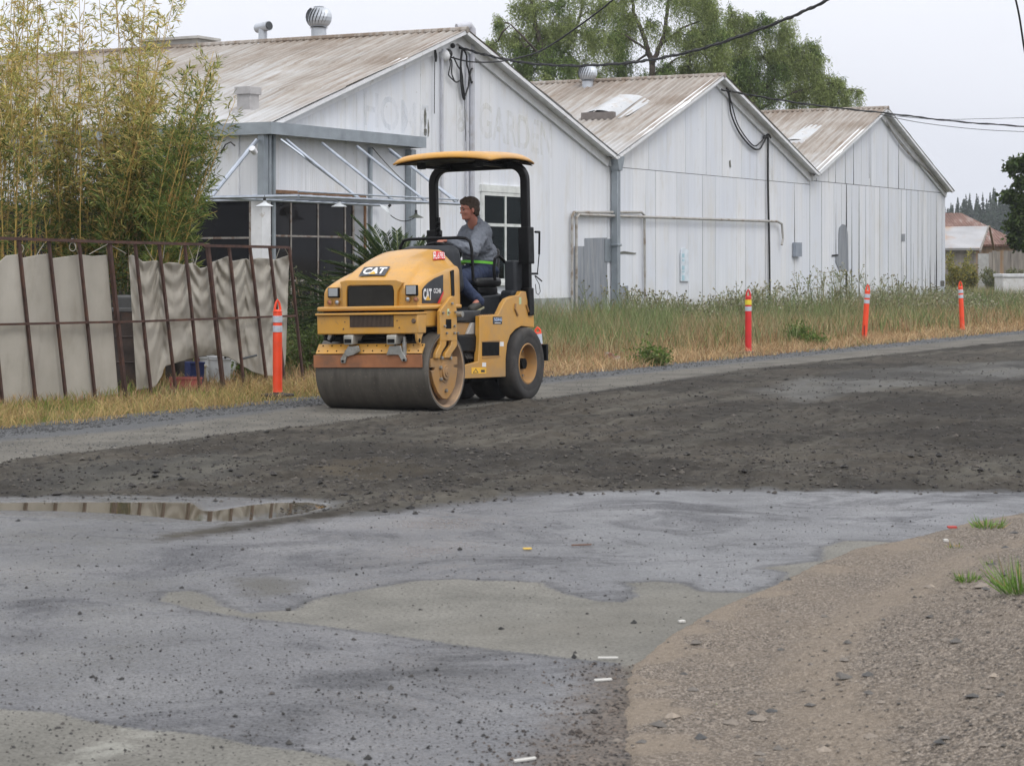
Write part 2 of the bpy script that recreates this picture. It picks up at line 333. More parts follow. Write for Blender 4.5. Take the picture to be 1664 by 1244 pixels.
bank = fastmesh('gravel_shoulder', np.stack([BX.ravel(), BY.ravel(), BZ.ravel()], -1)[ub], rb[Fb], bankmat(), smooth=True)
a = bank.data.attributes.new('sd', 'FLOAT', 'POINT'); a.data.foreach_set('value', ds.ravel()[ub].astype(np.float32)); tag(bank, kind='structure')
def bankz(x, y):
    i = int(np.clip(np.searchsorted(by, y), 0, len(by)-1)); j = int(np.clip(np.searchsorted(bx, x), 0, len(bx)-1)); return float(BZ[i, j])
# puddle
t = NT('puddle_water'); t.set('Base Color', t.ramp(t.noise(3), (.3, (.075,.062,.042)), (.7, (.10,.085,.06)))).set('Roughness', .03).set('IOR', 1.33).set('Specular IOR Level', 1.0)
t.bump(t.noise(9, 2), .006, .01); water = t.m
c = PUD.mean(0); m = MB(); pp = c+(PUD-c)*1.0; m.add([(x, y, -.006) for x, y in pp], [tuple(range(len(pp)))]); wo = m.build('puddle_water', water, recalc=False); tag(wo, kind='structure')
if wo.data.polygons[0].normal.z < 0: wo.data.flip_normals()

# loose stones
def stones(P3, size, flat=.6, ang=None):
    n = len(P3); o = np.array([(1,0,0),(.3,.95,0),(-.9,.4,0),(-.5,-.8,0),(.55,-.85,.1),(.1,.1,1),(0,0,-.6)])
    f = np.array([(0,1,5),(1,2,5),(2,3,5),(3,4,5),(4,0,5),(1,0,6),(2,1,6),(3,2,6),(4,3,6),(0,4,6)])
    V = np.repeat(o[None], n, 0)+RNG.normal(0, .14, (n, 7, 3)); V[..., 2] *= flat
    a = RNG.uniform(0, 6.283, n); ca, sa = np.cos(a)[:, None], np.sin(a)[:, None]
    X, Y = V[..., 0]*ca-V[..., 1]*sa, V[..., 0]*sa+V[..., 1]*ca; V[..., 0], V[..., 1] = X, Y
    V = V*size[:, None, None]+P3[:, None]; Fc = (f[None]+(np.arange(n)*7)[:, None, None])
    return V.reshape(-1, 3), Fc.reshape(-1, 3)
def stonecol(n, a, b):
    t_ = RNG.uniform(0, 1, (n, 1))**1.6; c = np.array(a)*(1-t_)+np.array(b)*t_; return np.repeat(c, 7, 0)
t = NT('stone'); t.set('Base Color', t.mix(1, t.attr('Col', 'Color'), t.ramp(t.noise(80, 3), (.3, .8), (.7, 1.15)), 'MULTIPLY')).set('Roughness', .75); stone_m = t.m
def scatter(n, pg, ymin, ymax, bias=1.0):
    out = []
    while sum(map(len, out)) < n:
        iy = RNG.uniform(1/ymax, 1/ymin, n*2); Y = 1/iy; X = RNG.uniform(-.3, .3, n*2)*Y; s = sdf(X, Y, pg); k = s > RNG.uniform(-.25, .3, n*2)
        out.append(np.stack([X[k], Y[k]], -1))
    return np.concatenate(out)[:n]
def road_z(x, y):
    s = sdf(x, y, BASE); w_ = (fbm(x*3, y*3, 5)-.5); r = smooth(-.05, .35, s+w_*.3)
    return r*((fbm(x*7, y*7, 1)-.5)*.075+(fbm(x*1.1, y*1.1, 2)-.5)*.09+.02)+r*np.sin((x*D.y-y*D.x)*6+fbm(x*.5, y*.5, 9)*7)*.008
Vs, Fs, Cs = [], [], []; off = 0
def put(xy, size, flat, ca, cb, z=None, sink=.2):
    global off
    z = road_z(xy[:, 0], xy[:, 1]) if z is None else z
    p = np.column_stack([xy, z+size*flat*sink]); V, F_ = stones(p, size, flat); Vs.append(V); Fs.append(F_+off); Cs.append(stonecol(len(xy), ca, cb)); off += len(V)
xy = scatter(15000, BASE, 12.6, 60); put(xy, RNG.lognormal(-4.75, .42, len(xy)), .7, (.014,.012,.011), (.09,.078,.065))
xy = scatter(110, BASE, 12.8, 40); put(xy, RNG.lognormal(-3.75, .25, len(xy)), .6, (.01,.009,.008), (.04,.035,.03))
xy = scatter(15000, ASPH, 5.5, 13.2); kk = (sdf(xy[:, 0], xy[:, 1], PUD) < 0) & ((sdf(xy[:,0], xy[:,1], DRY) < 0) | (RNG.uniform(0, 1, len(xy)) < .25)); xy = xy[kk]
put(xy, RNG.lognormal(-5.85, .42, len(xy)), .7, (.02,.02,.02), (.07,.06,.055))
xy = scatter(60, ASPH, 6, 13); xy = xy[sdf(xy[:, 0], xy[:, 1], PUD) < 0]; put(xy, RNG.lognormal(-4.4, .25, len(xy)), .7, (.015,.015,.015), (.05,.045,.04))
xy = scatter(1800, DIRT, 5.2, 9); put(xy, RNG.lognormal(-5.45, .4, len(xy)), .7, (.025,.02,.018), (.14,.11,.09))
xy = scatter(3000, STRIP, 15, 45); put(xy, RNG.lognormal(-4.9, .3, len(xy)), .6, (.05,.05,.05), (.2,.19,.17))
# dark gravel windrow along the verge edge
n = 7000; s_ = 1/RNG.uniform(1/60, 1/14, n); off_ = RNG.uniform(-.5, .15, n)
bp = np.array([ROADE.x, ROADE.y])[None]+np.array([D.x, D.y])[None]*(s_[:, None]-18.9)+np.array([NB.x, NB.y])[None]*off_[:, None]
put(bp, RNG.lognormal(-4.7, .35, n), .6, (.025,.026,.028), (.10,.10,.10), z=np.zeros(n))
tag(fastmesh('loose_gravel', np.concatenate(Vs), np.concatenate(Fs), stone_m, col=np.concatenate(Cs)), kind='stuff')
Vs, Fs, Cs = [], [], []; off = 0
xy = scatter(9000, BANK, 5.0, 13.5); sd_ = sdf(xy[:, 0], xy[:, 1], BANK); xy = xy[RNG.uniform(0, 1, len(xy)) < .15+.85*smooth(.2, 1.3, sd_)]; zb_ = np.array([bankz(*q) for q in xy]); put(xy, RNG.lognormal(-5.5, .40, len(xy)), .55, (.05,.045,.04), (.30,.255,.21), z=zb_, sink=.1)
xy = scatter(120, BANK, 5.6, 13); zb_ = np.array([bankz(*q) for q in xy]); put(xy, RNG.lognormal(-3.9, .25, len(xy)), .5, (.06,.06,.06), (.3,.25,.2), z=zb_, sink=.1)
tag(fastmesh('bank_pebbles', np.concatenate(Vs), np.concatenate(Fs), stone_m, col=np.concatenate(Cs)), kind='stuff')
# ------------------------------------------------------------- the three white gabled sheds
FO = Vector((-3.967, 34.11, 0)); RF = Matrix.Rotation(ANG, 4, 'Z'); FM = Matrix.Translation(FO) @ RF; FMI = FM.inverted()
def FA(px, py, b=0.0):          # pixel -> (a, z) on the vertical plane b behind the facade
    t = (px-CX)/FPX; o = FO+NB*b; a = (t*o.y-o.x)/(D.x-t*D.y); Y = o.y+D.y*a; return a, CAMZ+(HZ-py)*Y/FPX
def wallmat(name, base=(.77,.785,.815), dirt=.7, seed=0):
    t = NT(name); v = t.vec((9, 9, .35)); v2 = t.vec((1.2, 1.2, .5))
    c = t.ramp(t.noise(1.0, 6, v, .65), (.3, tuple(x*.88 for x in base)), (.7, base))
    c = t.mix(t.ramp(t.noise(.9, 5, v2), (.4, 0), (.7, .5)), c, (.60,.645,.74))
    c = t.mix(t.ramp(t.noise(1.3, 7, v2, .7), (.52, 0), (.76, dirt)), c, (.57,.54,.47))
    c = t.mix(t.ramp(t.noise(7, 6, t.vec((1.5, 1.5, 1)), .75), (.66, 0), (.70, .6)), c, (.30,.27,.23)); c = t.mix(t.ramp(t.noise(2.2, 6, t.vec((3.5, 3.5, .16)), .7), (.60, 0), (.74, .45)), c, (.42,.36,.28))
    sp = t.n.new('ShaderNodeSeparateXYZ'); t.l.new(t.tc.outputs['Object'], sp.inputs[0])
    low = t.math('ADD', sp.outputs[2], t.math('MULTIPLY', t.noise(1.2, 5), 1.4)); c = t.mix(t.ramp(low, (.75/4, .35), (1.6/4, 0)) if False else t.ramp(t.math('MULTIPLY', low, .25), (.18, .5), (.42, 0)), c, (.50,.47,.40))
    t.set('Base Color', c).set('Roughness', .6)
    wv = t.n.new('ShaderNodeTexWave'); wv.inputs['Scale'].default_value = 5.2; wv.inputs['Distortion'].default_value = 0; wv.bands_direction = 'X'; t.l.new(t.tc.outputs['Object'], wv.inputs['Vector'])
    t.bump(t.math('ADD', t.math('MULTIPLY', wv.outputs[0], .5), t.noise(6, 4, v)), .22, .012); return t.m
W1 = wallmat('white_painted_sheet'); W2 = wallmat('white_painted_boards', (.73,.755,.80), .5); W3 = wallmat('white_painted_boards_worn', (.70,.72,.755), .65)
DARK = mat('dark_gap', (.02,.02,.022), .9); ZINC = mat('weathered_zinc', (.31,.345,.375), .45, .6, .15, 3, c2=(.36,.4,.43)); GALV = mat('galvanised_tube', (.42,.46,.52), .4, .7)
TRIM = mat('white_trim_paint', (.74,.75,.77), .55, 0, .1, 4, c2=(.45,.40,.34), f2=(.6, .75), s2=7)
RUSTY = mat('rusty_edge', (.20,.11,.06), .85, 0, .3, 20)
SHEETG = mat('bare_grey_sheet', (.27,.29,.32), .5, .4, .2, 3, c2=(.38,.39,.40), stretch=(4,4,.4))
BLACKC = mat('black_cable', (.012,.012,.013), .6)
def roofmat():
    t = NT('corrugated_roof_sheet'); v = t.vec((.35, 5, .35)); sp = t.n.new('ShaderNodeSeparateXYZ'); t.l.new(t.tc.outputs['Object'], sp.inputs[0])
    n = t.noise(1.6, 6, v, .7); b = t.noise(.55, 5, t.vec((1, .5, 1)), .6)
    hi = t.math('MULTIPLY', t.math('SUBTRACT', sp.outputs[2], 3.6), .09)
    f = t.math('ADD', t.math('ADD', t.math('MULTIPLY', n, .55), t.math('MULTIPLY', b, .5)), hi)
    c = t.ramp(f, (.46, (.51,.52,.535)), (.57, (.45,.445,.44)), (.66, (.355,.32,.285)), (.78, (.20,.15,.11)))
    c = t.mix(t.ramp(t.noise(9, 6, None, .7), (.5, 0), (.75, .3)), c, (.45,.43,.40))
    wv = t.n.new('ShaderNodeTexWave'); wv.inputs['Scale'].default_value = 2.094; wv.bands_direction = 'Y'; wv.inputs['Phase Offset'].default_value = 0; t.l.new(t.tc.outputs['Object'], wv.inputs['Vector'])
    c = t.mix(t.math('MULTIPLY', t.ramp(wv.outputs[0], (.0, 1), (.5, 0)), t.ramp(t.noise(1.2, 5, t.vec((.6, 2, .6))), (.35, .08), (.65, .6))), c, (.19,.165,.14))
    t.set('Base Color', c).set('Roughness', .6).set('Metallic', .1); return t.m
ROOF = roofmat()
def slope(name, root, xr, zr, xe, ze, L, seed=0, y0=-.28, over=.18, lam=.15, amp=.024):
    n = int((L-y0)/lam*5); y = np.linspace(y0, L, n); dx = xe-xr; ln = math.hypot(dx, ze-zr)
    ts = []; nrow = 3
    for k in range(nrow): ts += [k/nrow+.002, k/nrow+.5/nrow, (k+1)/nrow-.001]
    ts = np.array(ts); ts[-1] = 1+over/ln; Tn, Yn = np.meshgrid(ts, y, indexing='ij')
    lift = np.array([.0, .008, .016]*nrow)[:, None]
    X = xr+dx*Tn; Z = zr+(ze-zr)*Tn+.05+lift+amp*np.sin(2*math.pi*Yn/lam)
    Z += (fbm(Yn*.33+seed*9, Tn*3, 40+seed)-.5)*.12*(np.sin(np.clip(Tn, 0, 1)*math.pi)*.7+.3)+(fbm(Yn*1.7, Tn*6, 50+seed)-.5)*.025
    V = np.stack([X, Yn, Z], -1).reshape(-1, 3); i = np.arange(len(ts)*n).reshape(len(ts), n)
    F_ = np.stack([i[:-1, :-1], i[:-1, 1:], i[1:, 1:], i[1:, :-1]], -1).reshape(-1, 4)
    if dx > 0: F_ = F_[:, ::-1]
    return fastmesh(name, V, F_, ROOF, root, smooth=True)
def boards(mb, edges, zlo, zhi, gaps, y=-.02, th=.004, mi=None, holes=()):
    """vertical boards between consecutive edges; gaps[i]=(top gap, bottom gap) right of edge i"""
    for i in range(len(edges)-1):
        x0, x1 = edges[i], edges[i+1]; gt, gb = gaps[i]; gt2, gb2 = gaps[i+1]
        segs = [(zlo(x0), zlo(x1), zhi(x0), zhi(x1))]
        xm = (x0+x1)/2
        for hx0, hx1, hz0, hz1 in holes:
            if hx0-1e-6 <= xm <= hx1+1e-6:
                ns = []
                for a0, a1, b0, b1 in segs:
                    if hz0 > a0 and hz0 < b0: ns.append((a0, a1, hz0, hz0))
                    if hz1 < b0 and hz1 > a0: ns.append((hz1, hz1, b0, b1))
                    if hz1 <= a0 or hz0 >= b0: ns.append((a0, a1, b0, b1))
                segs = ns
        for za0, za1, zb0, zb1 in segs:
            l0, r0 = x0+gb/2, x1-gb2/2; l1, r1 = x0+gt/2, x1-gt2/2
            yy = y+random.uniform(-.003, .003)
            vs = [(l0, yy, za0), (r0, yy, za1), (r1, yy, zb1), (l1, yy, zb0), (l0, yy+th, za0), (r0, yy+th, za1), (r1, yy+th, zb1), (l1, yy+th, zb0)]
            mb.add(vs, [(0,1,2,3),(7,6,5,4),(0,4,5,1),(1,5,6,2),(2,6,7,3),(3,7,4,0)], random.choice(mi) if mi else 0)
def mkedges(a, b, w, jit, extra=()):
    e_ = [a]; 
    while e_[-1] < b-w*1.5: e_.append(e_[-1]+w*random.uniform(1-jit, 1+jit))
    e_.append(b)
    for x in extra:
        e_ = [q for q in e_ if abs(q-x) > .12 or q in (a, b)]+[x]
    return sorted(set(e_))
def shed(label, a0, am, a1, ze0, zp, ze1, L, seed):
    root = thing('shed', label, 'shed', FO+D*a0, ANG, 'white gabled sheds in a row')
    xm, x1 = am-a0, a1-a0
    rz = lambda x: ze0+(zp-ze0)*x/xm if x <= xm else zp+(ze1-zp)*(x-xm)/(x1-xm)
    slope('roof_slope', root, xm, zp, 0, ze0, L, seed); slope('roof_slope', root, xm, zp, x1, ze1, L, seed+5)
    m = MB(); m.tube([(xm, -.29, zp+.055), (xm, L*.3, zp+.03+.03), (xm, L*.6, zp+.05), (xm, L, zp+.05)], .06, 8); m.build('ridge_cap', ROOF, root, smooth=True)
    m = MB(); m.prism([(0, 0), (0, ze0), (xm, zp), (x1, ze1), (x1, 0)], lambda x, z, t: (x, t, z), .012, .06)
    m.build('wall_backing', DARK, root)
    m = MB(); m.bb((.0, .06, 0), (.04, L, ze0-.02)); m.bb((x1-.04, .06, 0), (x1, L, ze1-.02)); m.bb((0.04, L-.05, 0), (x1-.04, L, ze0-.05))
    m.build('side_wall', W1, root)
    m = MB()
    for (xa, za, xb, zb) in ((0, ze0, xm, zp), (xm, zp, x1, ze1)):
        dz = (zb-za)/(xb-xa); e0 = -.12 if xa == 0 and seed == 0 else 0.02; A = Vector((xa+(e0 if xa == 0 else 0), 0, za+dz*(e0 if xa == 0 else 0))); B = Vector((xb, 0, zb)); n_ = Vector((-(B-A).z, 0, (B-A).x)).normalized()
        for (y0, y1, h0, h1) in ((-.075, -.028, -.17, .035), (-.27, -.20, -.02, .045), (-.2, -.075, .0, .03)):
            q = [A+n_*h0, B+n_*h0, B+n_*h1, A+n_*h1]
            m.add([(p.x, y, p.z) for y in (y0, y1) for p in q], [(0,1,2,3),(7,6,5,4),(0,4,5,1),(1,5,6,2),(2,6,7,3),(3,7,4,0)])
    m.build('rake_board', TRIM, root)
    return root, rz, xm, x1
def roofpt(px, py, a0, am, ze, zp):   # pixel -> local point on the left roof slope
    C = FMI @ Vector((0, 0, CAMZ)); d = (RF.inverted() @ Vector(((px-CX)/FPX, 1, (HZ-py)/FPX, ))).to_3d()
    n = Vector((-(zp-ze), 0, (am-a0))); p0 = Vector((a0, 0, ze)); t = (p0-C).dot(n)/d.dot(n); q = C+d*t; return Vector((q.x-a0, q.y, q.z))
def RDG(px, am):  # distance back along a ridge
    t = (px-CX)/FPX; o = FO+D*am; return (t*o.y-o.x)/(NB.x-t*NB.y)
VENT = mat('vent_metal', (.50,.53,.57), .4, .5, .12, 5); LOUV = mat('vent_shadow', (.05,.055,.06), .7)
def turbine(root, p, r):
    m = MB(); m.lathe([(r*.62, -.25), (r*.62, .28*r), (r*.75, .3*r)], p, n=20); b = m.build('turbine_vent', VENT, root, smooth=True)
    m = MB(); N = 22
    for k in range(N):
        a = 2*math.pi*k/N; pts = []
        for i in range(7):
            ph = -.95+1.9*i/6; rr = r*math.cos(ph*.95); tw = a+.35*math.sin(ph); pts.append(((rr*math.cos(tw)), rr*math.sin(tw), r*1.15+r*.95*math.sin(ph)))
        for (q0, q1) in zip(pts[:-1], pts[1:]):
            c0 = Vector(q0); c1 = Vector(q1); s0 = Vector((-math.sin(a), math.cos(a), 0))*r*.11; o0 = Vector((math.cos(a), math.sin(a), 0))*r*.07
            m.add([c0-s0+Vector(p), c1-s0+Vector(p), c1+s0+o0+Vector(p), c0+s0+o0+Vector(p)], [(0,1,2,3)])
    m.lathe([(.001, 2.12*r), (r*.35, 2.08*r), (r*.45, 2.0*r)], p, n=20)
    m.build('vane_ring', VENT, b, recalc=False)
    m = MB(); m.ball((p[0], p[1], p[2]+1.15*r), r*.86, 14); m.build('vane_core', LOUV, b, smooth=True)

# ---- shed one: office end with window bay, faded lettering
A1, AM1, A1R = 0, 6.01, 12.24
s1, rz1, xm1, x11 = shed('large white gabled shed nearest the camera with faded HOME & GARDEN lettering', A1, AM1, A1R, 3.66, 5.68, 3.66, 17, 0)
wx0, wz1 = FA(780, 311); wx1, wz0 = FA(854, 458)
bayx1 = FA(590, 400)[0]; bayx0 = .13
HO = [(bayx0, bayx1, .35, 2.62), (wx0, wx1, wz0, wz1)]
ed = mkedges(0, x11, 1.25, .1, (bayx0, bayx1, wx0, wx1, FA(578, 150)[0], FA(713, 150)[0], FA(762, 150)[0], FA(700, 150)[0]))
m = MB(); boards(m, ed, lambda x: .02, rz1, [(.004, .008)]*len(ed), holes=HO, mi=(0, 0, 0)); m.build('front_wall', [W1], s1)
SILL = mat('dark_glass', (.010,.010,.012), .06, 0, .2, 2)
t = NT('dark_window_glass'); t.set('Base Color', t.ramp(t.noise(.9, 4), (.4, (.003,.003,.004)), (.7, (.018,.015,.014)))).set('Roughness', .08).set('Specular IOR Level', .16); t.bump(t.noise(.8, 1, None, .4, .5), .25, .08); GLASSD = t.m
FRAMEW = mat('flaking_window_paint', (.30,.275,.25), .7, 0, .2, 8, c2=(.16,.10,.07), f2=(.5, .62), s2=9)
def window(root, x0, x1, z0, z1, vx, hz, y=-.03, glass=GLASSD, frame=FRAMEW, fw=.035, axis='x', inner=.05):
    f = MB(); sw = (lambda x, y_, z: (x, y_, z)) if axis == 'x' else (lambda x, y_, z: (y_, x, z))
    def bar(xa, xb, za, zb, ya=y, yb=y+.05): f.bb(sw(xa, ya, za), sw(xb, yb, zb))
    bar(x0, x0+fw, z0, z1); bar(x1-fw, x1, z0, z1); bar(x0+fw, x1-fw, z1-fw, z1); bar(x0+fw, x1-fw, z0, z0+fw)
    for v_ in vx: bar(v_-fw*.4, v_+fw*.4, z0+fw, z1-fw, y+.004, y+.04)
    for h_ in hz: bar(x0+fw, x1-fw, h_-fw*.4, h_+fw*.4, y+.008, y+.036)
    fr = f.build('window', frame, root)
    g_ = MB(); g_.bb(sw(x0+.01, y+.02, z0+.01), sw(x1-.01, y+.026, z1-.01)); g_.build('pane', glass, fr); return fr
zb = .35
window(s1, bayx0, bayx1-.3, zb, 2.60, [FA(472, 400)[0], FA(516, 400)[0], FA(560, 400)[0]], [FA(500, 384)[1], 1.2], y=-.022, fw=.036)
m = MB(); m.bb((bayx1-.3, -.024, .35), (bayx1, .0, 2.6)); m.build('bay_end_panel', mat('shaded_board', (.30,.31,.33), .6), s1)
m = MB(); m.bb((bayx0, -.05, 2.6), (bayx1+.02, -.024, 2.655)); m.bb((bayx1-.02, -.05, .4), (bayx1+.03, -.025, 2.6)); m.build('rusty_lintel', RUSTY, s1)
# side bay
m = MB()
for i in range(12): m.bb((-.035, .42+i*1.3, 2.55), (-.005, .42+(i+1)*1.3-.008, 3.64))
m.build('side_panel', W1, s1)
def SA(px, py, x=-.03):   # pixel -> (b, z) on the left side plane
    o = FO+D*x; t_ = (px-CX)/FPX; b = (t_*o.y-o.x)/(NB.x-t_*NB.y); Y = o.y+NB.y*b; return b, CAMZ+(HZ-py)*Y/FPX
window(s1, .17, 9, .3, 2.55, [SA(313, 400)[0], SA(215, 400)[0], 4.3, 5.6], [SA(313, 387)[1]], y=-.05, axis='y', fw=.036)
m = MB(); m.bb((-.06, -.06, 0), (.17, .16, 2.56)); m.build('corner_post', TRIM, s1)
m = MB(); m.tube([(-.09, -.09, 2.56), (-.09, -.09, 3.62)], .06, 4, sq=True); m.tube([(.22, -.08, 0.1), (.22, -.08, 3.6)], .035, 8); m.tube([(.06, -.10, 2.56), (.06, -.10, 3.62)], .045, 8); m.build('corner_pipe', ZINC, s1, smooth=True)
# gutter band round the corner
gx = FA(666, 230)[0]; m = MB(); m.bb((-.22, -.34, 3.51), (gx, -.30, 3.70)); m.bb((-.22, -.3, 3.51), (-.18, 9, 3.70)); m.bb((-.18, -.30, 3.665), (gx, .0, 3.695)); m.bb((gx-.03, -.3, 3.51), (gx, 0, 3.66)); m.build('gutter_fascia', ZINC, s1)
m = MB(); q = FA(661, 300)[0]; m.bb((q-.10, -.16, .3), (q+.06, -.03, 3.48)); q2 = FA(597, 300)[0]; m.bb((q2-.03, -.09, 1.9), (q2+.03, -.03, 3.46)); m.build('downpipe', ZINC, s1, bevel=.01)
# sash window with curtain
TRW = mat('white_sash_paint', (.62,.64,.62), .55)
t = NT('window_glass'); n_ = t.n.new('ShaderNodeBsdfTransparent'); gl = t.n.new('ShaderNodeBsdfGlossy'); gl.inputs['Roughness'].default_value = .03; gl.inputs['Color'].default_value = (.45,.52,.52,1)
fr_ = t.n.new('ShaderNodeLayerWeight'); fr_.inputs[0].default_value = .22; ms = t.n.new('ShaderNodeMixShader'); n_.inputs[0].default_value = (.95,.98,.97,1)
t.l.new(fr_.outputs[0], ms.inputs[0]); t.l.new(n_.outputs[0], ms.inputs[1]); t.l.new(gl.outputs[0], ms.inputs[2]); t.l.new(ms.outputs[0], t.out.inputs[0]); WGL = t.m
wm = (FA(818, 350)[0]); wf = window(s1, wx0, wx1, wz0, wz1, [wm], [FA(818, 366)[1]], y=-.06, glass=WGL, frame=TRW, fw=.07)
m = MB(); m.bb((wx0-.05, -.07, wz1), (wx1+.05, -.02, wz1+.13)); m.bb((wx0-.03, -.055, wz0-.05), (wx0, -.02, wz1)); m.bb((wx1, -.055, wz0-.05), (wx1+.05, -.02, wz1)); m.bb((wx0-.06, -.1, wz0-.06), (wx1+.06, -.02, wz0)); m.build('window_trim', TRW, s1)
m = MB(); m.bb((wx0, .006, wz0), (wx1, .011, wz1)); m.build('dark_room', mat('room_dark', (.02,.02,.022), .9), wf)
CURT = mat('grey_green_curtain', (.42,.52,.48), .9, 0, .2, 3, stretch=(8,8,.3)); m = MB(); xs = np.linspace(wm+.55*(wx1-wm), wx1-.03, 30)
vs = [(x, -.012+.008*math.sin(i*1.3), z) for z in (wz0, wz1) for i, x in enumerate(xs)]; m.add(vs, [(i, i+1, 31+i, 30+i) for i in range(29)]); m.build('curtain', CURT, wf, smooth=True)
m = MB(); q = FA(800, 420); q2 = FA(815, 405); m.bb((q[0]-.2, -.03, q[1]-.18), (q[0]+.12, .0, q[1]+.2)); m.build('cardboard_box', mat('cardboard', (.28,.19,.11), .8), wf)
# concrete base
m = MB(); cx0, cx1 = FA(700, 500)[0], FA(928, 500)[0]
m.add([(cx0,-.12,0),(cx1+.25,-.35,0),(cx1,-.03,.8),(cx0,-.03,.8),(cx0,.0,0),(cx1+.25,.0,0),(cx1,.0,.8),(cx0,.0,.8)], [(0,1,2,3),(1,5,6,2),(3,2,6,7),(0,3,7,4),(4,7,6,5),(0,4,5,1)])
m.build('concrete_base', mat('old_concrete', (.23,.245,.23), .9, 0, .25, 4, .3, 30, c2=(.33,.34,.33)), s1)
# pipes and conduits on the gable
m = MB()
for px, r, yt, yb in ((713, .028, 80, 330), (762, .05, 62, 345), (753, .02, 95, 345)):
    a = FA(px, yt); b = FA(px, yb); m.tube([(a[0], -.07, a[1]), (b[0], -.07, b[1])], r, 8)
a = FA(762, 66); m.tube([(a[0], -.07, a[1]), (a[0], -.07, a[1]+.2), (a[0]-.05, -.05, a[1]+.27), (a[0]-.28, .1, a[1]+.22)], .07, 10)
m.build('wall_pipe', mat('painted_pipe', (.50,.51,.56), .5, 0, .1, 5, c2=(.35,.33,.32), s2=3), s1, smooth=True)
def cab(pts, r, root, y=-.09, a0=0):
    m = MB(); P_ = []
    for p in pts: a, z = FA(*p[:2]); P_.append(Vector((a-a0, y-(p[2] if len(p) > 2 else 0), z)))
    Q = []
    for i in range(len(P_)-1):
        p0, p1, p2, p3 = P_[max(i-1, 0)], P_[i], P_[i+1], P_[min(i+2, len(P_)-1)]
        for k in range(6):
            u = k/6; Q.append(.5*((2*p1)+(p2-p0)*u+(2*p0-5*p1+4*p2-p3)*u*u+(3*p1-p0-3*p2+p3)*u**3))
    Q.append(P_[-1]); m.tube(Q, r, 6); return m.build('loose_cable', BLACKC, root, smooth=True)
for pts, r in (([(745,78),(742,100),(742,130),(745,155),(748,160),(744,130),(742,110)], .022), ([(745,79),(751,90),(752,105),(757,125),(760,135),(763,120),(760,112),(757,120),(754,140),(749,156)], .018), ([(722,92),(725,105),(722,120),(724,125),(732,133)], .012), ([(720,90),(727,100),(727,118),(729,126),(734,134),(743,130)], .014), ([(730,93),(737,108),(744,120),(746,150)], .014), ([(700,82),(702,92),(701,100),(700,85)], .02), ([(700,85),(699,140),(699,185)], .008), ([(748,160),(749,200),(750,230)], .006)):
    cab(pts, r, s1)
m = MB(); a = FA(720, 88); m.ball((a[0], -.1, a[1]), .09, 10); a = FA(728, 75); m.ball((a[0], -.1, a[1]), .05, 8); m.build('cable_insulator', BLACKC, s1, smooth=True)
m = MB(); a = FA(718, 91); m.ball((a[0]-.03, -.06, a[1]), .12, 10); m.build('weatherhead', TRIM, s1, smooth=True)
PEEL = mat('peeled_patch', (.14,.14,.12), .9, 0, .5, 20)
m = MB()
for px, y0, y1, ww in ((689, 172, 212, .05), (694, 190, 225, .04), (690, 208, 222, .09), (703, 322, 335, .04)):
    a0_, z0 = FA(px, y1); _, z1 = FA(px, y0); pts = [(a0_+ww*(random.uniform(.3, 1))*math.cos(t_), (z0+z1)/2+(z1-z0)/2*random.uniform(.7, 1)*math.sin(t_)) for t_ in np.linspace(0, 6.28, 14)[:-1]]
    m = MB(); m.prism(pts, lambda x, z, t_: (x, t_, z), -.026, -.024); m.build('peeled_paint', PEEL, s1)
# faded lettering
def textmesh(s_, size=1.0, bold=0.0, xs=1.0, align='CENTER', shear=0):
    cu = bpy.data.curves.new('tmp', 'FONT'); cu.body = s_; cu.size = size; cu.offset = bold; cu.align_x = align; cu.align_y = 'CENTER'; cu.shear = shear; cu.resolution_u = 3
    o = bpy.data.objects.new('tmp', cu); COL.objects.link(o); bpy.context.view_layer.update()
    me = o.to_mesh(); v = [(p.co.x*xs, p.co.y) for p in me.vertices]; f = [tuple(p.vertices) for p in me.polygons]; o.to_mesh_clear(); bpy.data.objects.remove(o); bpy.data.curves.remove(cu); return v, f
def fademat(name, c, amt):
    t = NT(name); tr = t.n.new('ShaderNodeBsdfTransparent'); ms = t.n.new('ShaderNodeMixShader'); t.set('Base Color', (*c, 1)).set('Roughness', .7)
    f = t.ramp(t.noise(1.6, 6, t.vec((5, 5, .8)), .7), (.38, 0), (.62, amt)); t.l.new(f, ms.inputs[0]); t.l.new(tr.outputs[0], ms.inputs[1]); t.l.new(t.b.outputs[0], ms.inputs[2]); t.l.new(ms.outputs[0], t.out.inputs[0]); return t.m
FB, FY = fademat('faded_blue_paint', (.56,.61,.67), .22), fademat('faded_yellow_paint', (.68,.665,.58), .3)
for s_, px, py, sz, xs, dz, mt in (('HOME', 642, 190, .82, .95, -.06, FB), ('&', 750, 195, .7, 1, 0, FY), ('GARDEN', 838, 215, .92, .8, -.1, FY)):
    v, f = textmesh(s_, sz, .012, xs); a, z = FA(px, py); m = MB(); m.add([(a+x, -.0265, z+y+dz*x) for x, y in v], f)
    o = m.build('faded_letters', mt, s1, recalc=False)
